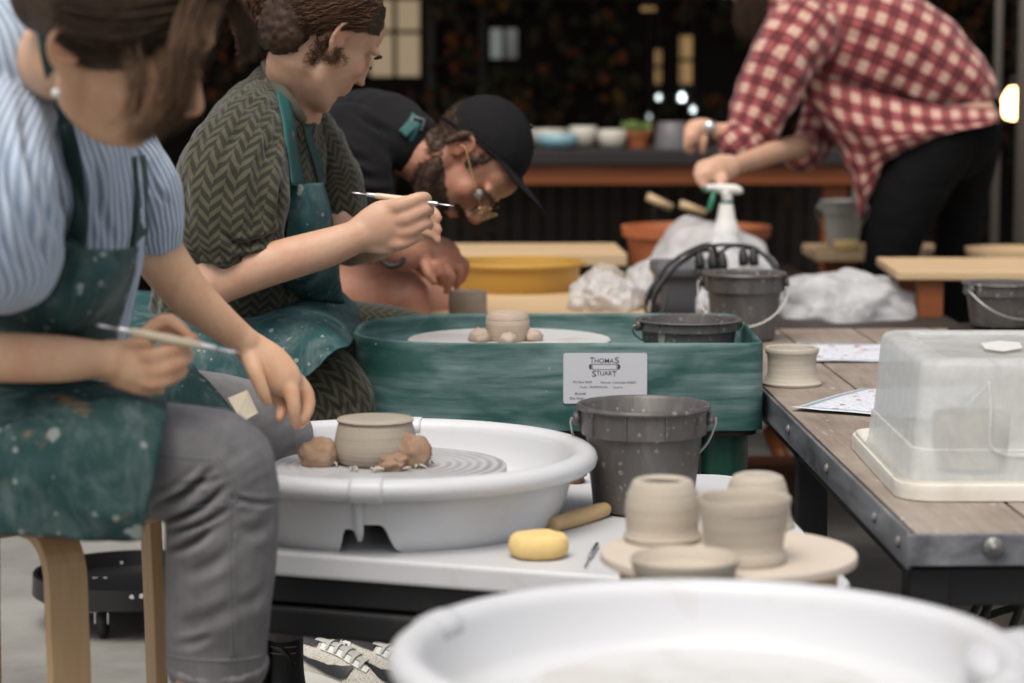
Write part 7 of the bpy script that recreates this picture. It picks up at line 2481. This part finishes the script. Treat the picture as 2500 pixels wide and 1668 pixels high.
    def t_beard(l):
        x, y, z = np.abs(l[:, 0]), l[:, 1], l[:, 2]
        cheek = (z < -.034 - .26 * y) & (z > -.128) & (y > -.014 + np.maximum(0, -.09 - z) * .8)
        lips = (x < .022) & (y > .085) & (z < -.046) & (z > -.070)
        mous = (x < .036) & (y > .080) & (z < -.034) & (z > -.050)
        return (cheek & ~lips) | mous
    beard, bc_, bn_ = from_skin('beard', t_beard, .0028, 150, .0012)
    def t_hair(l):
        x, y, z = np.abs(l[:, 0]), l[:, 1], l[:, 2]
        back = (y < -.020) & (z > -.062) & (z < .085)
        burn = (y > .010) & (y < .034) & (z > -.002) & (z < .060) & (x > .045)
        return back | burn
    hair, hc2, hn2 = from_skin('hair', t_hair, .0055, 110, .0020)
    for (nm, cc, nn, cnt_, ln) in (('beard_hair', bc_, bn_, 900, .009), ('hair_curl', hc2, hn2, 900, .014)):
        CU = []
        for i in rg_.integers(0, len(cc), cnt_):
            p, n_ = Vector(cc[i]), Vector(nn[i])
            d = (n_ * .7 + Rm @ Vector((0, -.35, -.5)) + Vector(rg_.normal(size=3)) * .35).normalized()
            CU.append([p, p + (n_ * .5 + d * .5) * ln * .4, p + d * ln * .75, p + d * ln])
        strands(nm, CU, MT['hair_m'], t, 4, .002, .0005, .0012, .010, 22, 3)['kind'] = 'stuff'
    # ---- cap: crown, sweatband, brim
    cp = Flesh()
    cp.blob(L((0, -.018, .050)), [q * hs for q in (.083, .097, .086)], Rm, 32)
    def keepc(co):
        l = (co - np.array(hc_)) @ np.array(Rm) / hs
        return l[:, 2] > .042 + .66 * l[:, 1]
    cap = cp.build('cap_crown', MT['cap'], t, .0045, 4, folds(.0012, 16, (1, 1, 1), 9.0), False, keepc)
    solidify(cap, .003, 0)
    rows = []
    for i in range(7):
        v = i / 6
        row = []
        for j in range(13):
            a = (j / 12 - .5) * 2.1
            rr_ = 1.0 + 0.0 * v
            x = .084 * math.sin(a) * (1 + .02 * v)
            y = -.012 + .082 * math.cos(a) + v * .080 * math.cos(a * .75)
            z = .088 + .030 * v - .004 * v * v - .034 * (1 - math.cos(a)) / .5 * (.75 + .25 * v)
            row.append(tuple(L((x, y, z))))
        rows.append(row)
    brim = patch('cap_brim', rows, MT['cap'], t, 2, 3, .0035, world=True)
    br = [tuple(L((.0830 * math.sin(a), -.012 + .0840 * math.cos(a), .035 + .055 * math.cos(a)))) for a in np.linspace(0, 6.2832, 48)]
    mesh_obj('sweatband', *tube(br, .0035, 8, 1, False), MT['cap'], cap)
    mesh_obj('cap_button', *lathe([(0, .006), (.005, .005), (.007, .001), (0, 0)], 14, tuple(L((0, -.018, .050 + .086)))), MT['cap'], cap)
    # ---- glasses
    gs = thing('glasses', 'gold wire glasses worn by the bearded man', 'glasses', tuple(L((0, .11, 0))))
    for q in (-1, 1):
        c_ = Vector((q * .033, .112, -.001))
        ring = [tuple(L((c_.x + .024 * math.cos(a), c_.y + .002 - .004 * abs(math.cos(a)), c_.z + .021 * math.sin(a)))) for a in np.linspace(0, 6.2832, 33)]
        rim = mesh_obj('rim', *tube(ring, .0013, 8, 1, False), MT['gold'], gs)
        vs = [tuple(L((c_.x, c_.y + .0015, c_.z)))] + ring[:-1]
        lens = mesh_obj('lens', vs, [(0, 1 + i, 1 + (i + 1) % 32) for i in range(32)], MT['lens'], rim)
        mesh_obj('temple_arm', *tube([L((q * .058, .110, .004)), L((q * .074, .085, .006)), L((q * .083, .03, .010)), L((q * .084, -.002, .012)), L((q * .083, -.016, .002))], .0014, 8, 4), MT['gold'], gs)
    mesh_obj('bridge', *tube([L((-.010, .115, .004)), L((0, .120, .007)), L((.010, .115, .004))], .0012, 8, 3), MT['gold'], gs)
    # eyes and brows
    for q in (-1, 1):
        vs, fs = lathe([(.0125 * math.sin(a), -.0125 * math.cos(a)) for a in np.linspace(0, math.pi, 12)], 20)
        e = mesh_obj('eye', [tuple(L((q * .032 + x / hs, .0765 + z / hs, .003 + y / hs))) for x, y, z in vs], fs, MT['eye_white'], t)
        vs, fs = lathe([(0, .0130), (.003, .0129), (.0055, .0118)], 16)
        mesh_obj('iris', [tuple(L((q * .032 + x / hs, .0765 + z / hs, .001 + y / hs))) for x, y, z in vs], fs, MT['iris'], e)
        br = Flesh(); br.limb([(*L((q * .012, .100, .020)), .004), (*L((q * .032, .099, .026)), .005), (*L((q * .052, .084, .020)), .003)], 3, 1, 8, True)
        br.build('eyebrow', MT['hair_m'], t, .0025, 2)
    # shoes
    for (x, y, D) in ((965, 1335, 5.26), (1040, 1300, 5.60)):
        f_ = Flesh(); p = P(x, y, D)
        f_.limb([(p.x, p.y, .045, .042), (p.x + .07, p.y - .02, .042, .045), (p.x + .17, p.y - .05, .034, .036)], 3, .9, 16, True)
        f_.build('shoe', MT['boot'], t, .006, 4)
    return t
_l = NT('spectacle_lens')
_tr = _l.n('ShaderNodeBsdfTransparent'); _gg = _l.n('ShaderNodeBsdfGlossy'); _gg.inputs['Roughness'].default_value = .03
_mx = _l.n('ShaderNodeMixShader'); _mx.inputs[0].default_value = .14
_l.l(_tr.outputs[0], _mx.inputs[1]); _l.l(_gg.outputs[0], _mx.inputs[2]); _l.l(_mx.outputs[0], _l.out.inputs[0])
MT['lens'] = _l.m
mn = man()
# ================================================================== woman in plaid, bending at the back
def woman_plaid():
    t = thing('person', 'woman in red plaid shirt and black leggings bent forward at the back', 'person', (P(2290, 0, 7.0).x, 7.0, 0))
    b = Flesh()
    Rm = frame3((-.55, -.05, -.83), (-.80, -.05, .58))
    hc_ = P(1770, -105, 6.95)
    W = head(b, hc_, Rm, 1.0)
    b.limb([(*W((0, -.015, -.02)), .055), (*W((0, -.025, -.075)), .052), (*P(1905, 5, 7.0), .06)], 3, 1, 16, True)
    b.limb([(2340, 250, 7.0, 80), (2220, 180, 7.0, 90), (2060, 90, 7.0, 85), (1930, 40, 7.0, 60)])
    # near arm, with the watch
    b.limb([(1945, 95, 6.84, 40), (1900, 200, 6.80, 36), (1850, 310, 6.76, 32), (1820, 330, 6.75, 30)])
    b.limb([(1860, 318, 6.76, 32), (1810, 326, 6.74, 30), (1760, 324, 6.72, 24), (1738, 322, 6.71, 23)], 4, .85)
    D = 6.71
    b.limb([(1742, 320, D, 24), (1715, 318, D, 30), (1690, 322, D, 28)], 3, .7)
    for (y0, dd) in ((305, 0), (316, -.02), (328, -.03), (340, -.03)):
        b.limb([(1698, y0, D + dd, 12), (1680, y0 + 8, D + dd - .01, 11), (1678, y0 + 26, D + dd, 10), (1690, y0 + 30, D + dd + .01, 8)], 3, .95, 10)
    b.limb([(1720, 345, D - .02, 11), (1715, 362, D - .02, 10), (1716, 374, D - .015, 8)], 3, .95, 10)
    # far arm reaching to the spray bottle
    b.limb([(2010, 180, 7.16, 40), (2010, 280, 7.14, 36), (1990, 350, 7.08, 32)])
    b.limb([(1985, 352, 7.08, 30), (1910, 366, 6.80, 28), (1850, 386, 6.55, 26), (1800, 402, 6.36, 22), (1785, 405, 6.32, 22)], 4, .85)
    D = 6.28
    b.limb([(1790, 405, D + .02, 28), (1762, 412, D, 36), (1738, 420, D - .02, 34)], 3, .7)
    for (y0, x2, dd) in ((404, 1704, 0), (416, 1702, -.02), (428, 1706, -.03), (438, 1716, -.03)):
        b.limb([(1745, y0, D + dd, 14), (1722, y0 - 4, D + dd - .01, 13), (x2, y0 + 8, D + dd - .01, 12), (x2 + 12, y0 + 26, D + dd - .02, 9)], 3, .95, 10)
    b.limb([(1768, 436, D - .04, 14), (1758, 452, D - .06, 12), (1748, 462, D - .06, 9)], 3, .95, 10)
    # legs
    b.limb([(2350, 290, 7.0, 100), (2290, 320, 6.98, 100)])
    b.limb([(2280, 340, 6.92, 92), (2222, 470, 6.88, 74), (2182, 600, 6.86, 54), (2185, 760, 6.92, 48), (2195, 960, 7.0, 32), (2195, 1050, 7.02, 30), (2150, 1082, 6.98, 26)])
    b.limb([(2345, 340, 7.12, 88), (2346, 480, 7.12, 62), (2335, 620, 7.12, 46), (2330, 780, 7.16, 46), (2350, 960, 7.2, 32), (2352, 1040, 7.22, 30), (2310, 1065, 7.18, 26)])
    b.build('body', MT['skin_b'], t, .0055, 4)
    # leggings
    g = Flesh()
    g.limb([(2378, 265, 7.02, 72), (2350, 300, 7.0, 104), (2310, 345, 6.98, 108)], 4)
    g.limb([(2285, 340, 6.92, 100), (2226, 460, 6.88, 88), (2190, 560, 6.86, 72), (2176, 650, 6.87, 64), (2186, 780, 6.92, 56), (2195, 960, 7.0, 40), (2195, 1020, 7.02, 37)], 5)
    g.limb([(2352, 330, 7.10, 96), (2350, 460, 7.12, 68), (2342, 560, 7.12, 57), (2332, 650, 7.12, 52), (2330, 800, 7.16, 50), (2350, 970, 7.2, 38), (2352, 1010, 7.22, 36)], 5)
    g.build('leggings', MT['leggings'], t, .006, 5, folds(.003, 8, (1, 1, 1.5), 51.0))
    # shirt
    s = Flesh()
    s.limb([(2388, 266, 7.02, 56), (2340, 222, 7.0, 98), (2258, 175, 7.0, 132), (2165, 130, 7.0, 148), (2060, 90, 7.0, 142), (1975, 60, 7.0, 112), (1915, 40, 7.0, 80)], 5)
    s.limb([(1960, 75, 6.86, 88), (1910, 150, 6.80, 80), (1868, 240, 6.77, 72), (1838, 305, 6.75, 62), (1812, 345, 6.74, 46)], 5)
    s.limb([(2030, 200, 7.14, 62), (2015, 290, 7.12, 56), (1985, 350, 7.08, 46), (1965, 372, 7.05, 40)], 5)
    lines = [(1900, 60, 1960, 260, 12, .014), (1850, 230, 1900, 320, 9, .012), (1840, 280, 1880, 350, 8, .01), (1980, 150, 2120, 330, 14, .012), (2060, 200, 2180, 330, 14, .012), (2150, 180, 2300, 300, 14, .008), (1990, 60, 2150, 100, 16, .007)]
    sh = s.build('shirt', MT['plaid'], t, .007, 4, folds(.010, 6, (1, 1, 1), 61.0, lines), uv=True)
    # open front hanging down
    patch('shirt_front', [
        [(1960, 170, 6.88), (2050, 205, 6.855), (2160, 230, 6.835), (2290, 255, 6.83), (2440, 262, 6.90)],
        [(1968, 240, 6.87), (2050, 270, 6.84), (2150, 300, 6.81), (2280, 312, 6.79), (2436, 292, 6.86)],
        [(1998, 290, 6.87), (2060, 320, 6.84), (2130, 342, 6.81), (2200, 348, 6.79), (2330, 322, 6.80)],
        [(2040, 350, 6.87), (2070, 380, 6.85), (2110, 410, 6.84), (2145, 420, 6.84), (2175, 385, 6.84)],
        [(2072, 430, 6.88), (2085, 455, 6.87), (2102, 480, 6.86), (2120, 485, 6.86), (2135, 465, 6.86)],
        [(2088, 500, 6.89), (2092, 520, 6.88), (2096, 542, 6.88), (2104, 530, 6.88), (2112, 510, 6.88)]], MT['plaid'], t, 6, 6, .002, .010, 9, 6.0)
    for rows in ([(1806, 350, 6.70, 52), (1796, 358, 6.70, 50)], [(1962, 372, 7.0, 46), (1952, 380, 7.0, 44)]):
        c_ = Flesh(); c_.limb(rows, 3); c_.build('cuff', MT['plaid'], sh, .006, 2, folds(.004, 20, (1, 1, 1), 3.0), uv=True)
    # watch
    wt = mesh_obj('watch_strap', *tube([P(1742, 296, 6.70), P(1734, 312, 6.665), P(1732, 330, 6.665), P(1738, 348, 6.70), P(1748, 330, 6.76), P(1746, 310, 6.76), P(1742, 296, 6.70)], .006, 8, 4), MT['rubber'], t)
    q = P(1733, 312, 6.655)
    vs, fs = lathe([(0, .006), (.015, .005), (.017, .002), (.017, -.003), (0, -.004)], 20)
    mesh_obj('watch_face', [(q.x + x, q.y - z, q.z + y) for x, y, z in vs], fs, MT['steel'], wt)
    # hair hanging
    hl = Flesh(); hl.blob(W((0, -.02, .045)), (.084, .104, .088), Rm)
    hl.build('hair', MT['hair_w1'], t, .007, 3, folds(.003, 30, (1, 1, 1), 4.0))
    rg_ = np.random.default_rng(31); G_ = []
    for k in range(30):
        x = rg_.uniform(1790, 1862)
        G_.append([P(x, -90, 6.95), P(x + 6, -20, 6.93), P(x + rg_.normal() * 6, 40, 6.92), P(x + rg_.normal() * 10, 95 + rg_.normal() * 25, 6.92)])
    strands('hair_strand', G_, MT['hair_w1'], t, 20, .012, .0012, .001, .05, 33)['kind'] = 'stuff'
    for (x, y, D) in ((2195, 1050, 7.02), (2352, 1040, 7.22)):
        f_ = Flesh(); p = P(x, y, D)
        f_.limb([(p.x + .02, p.y, .04, .038), (p.x - .06, p.y - .02, .038, .042), (p.x - .16, p.y - .04, .032, .034)], 3, .9, 16, True)
        f_.build('shoe', MT['boot'], t, .006, 4)
    return t
w3 = woman_plaid()
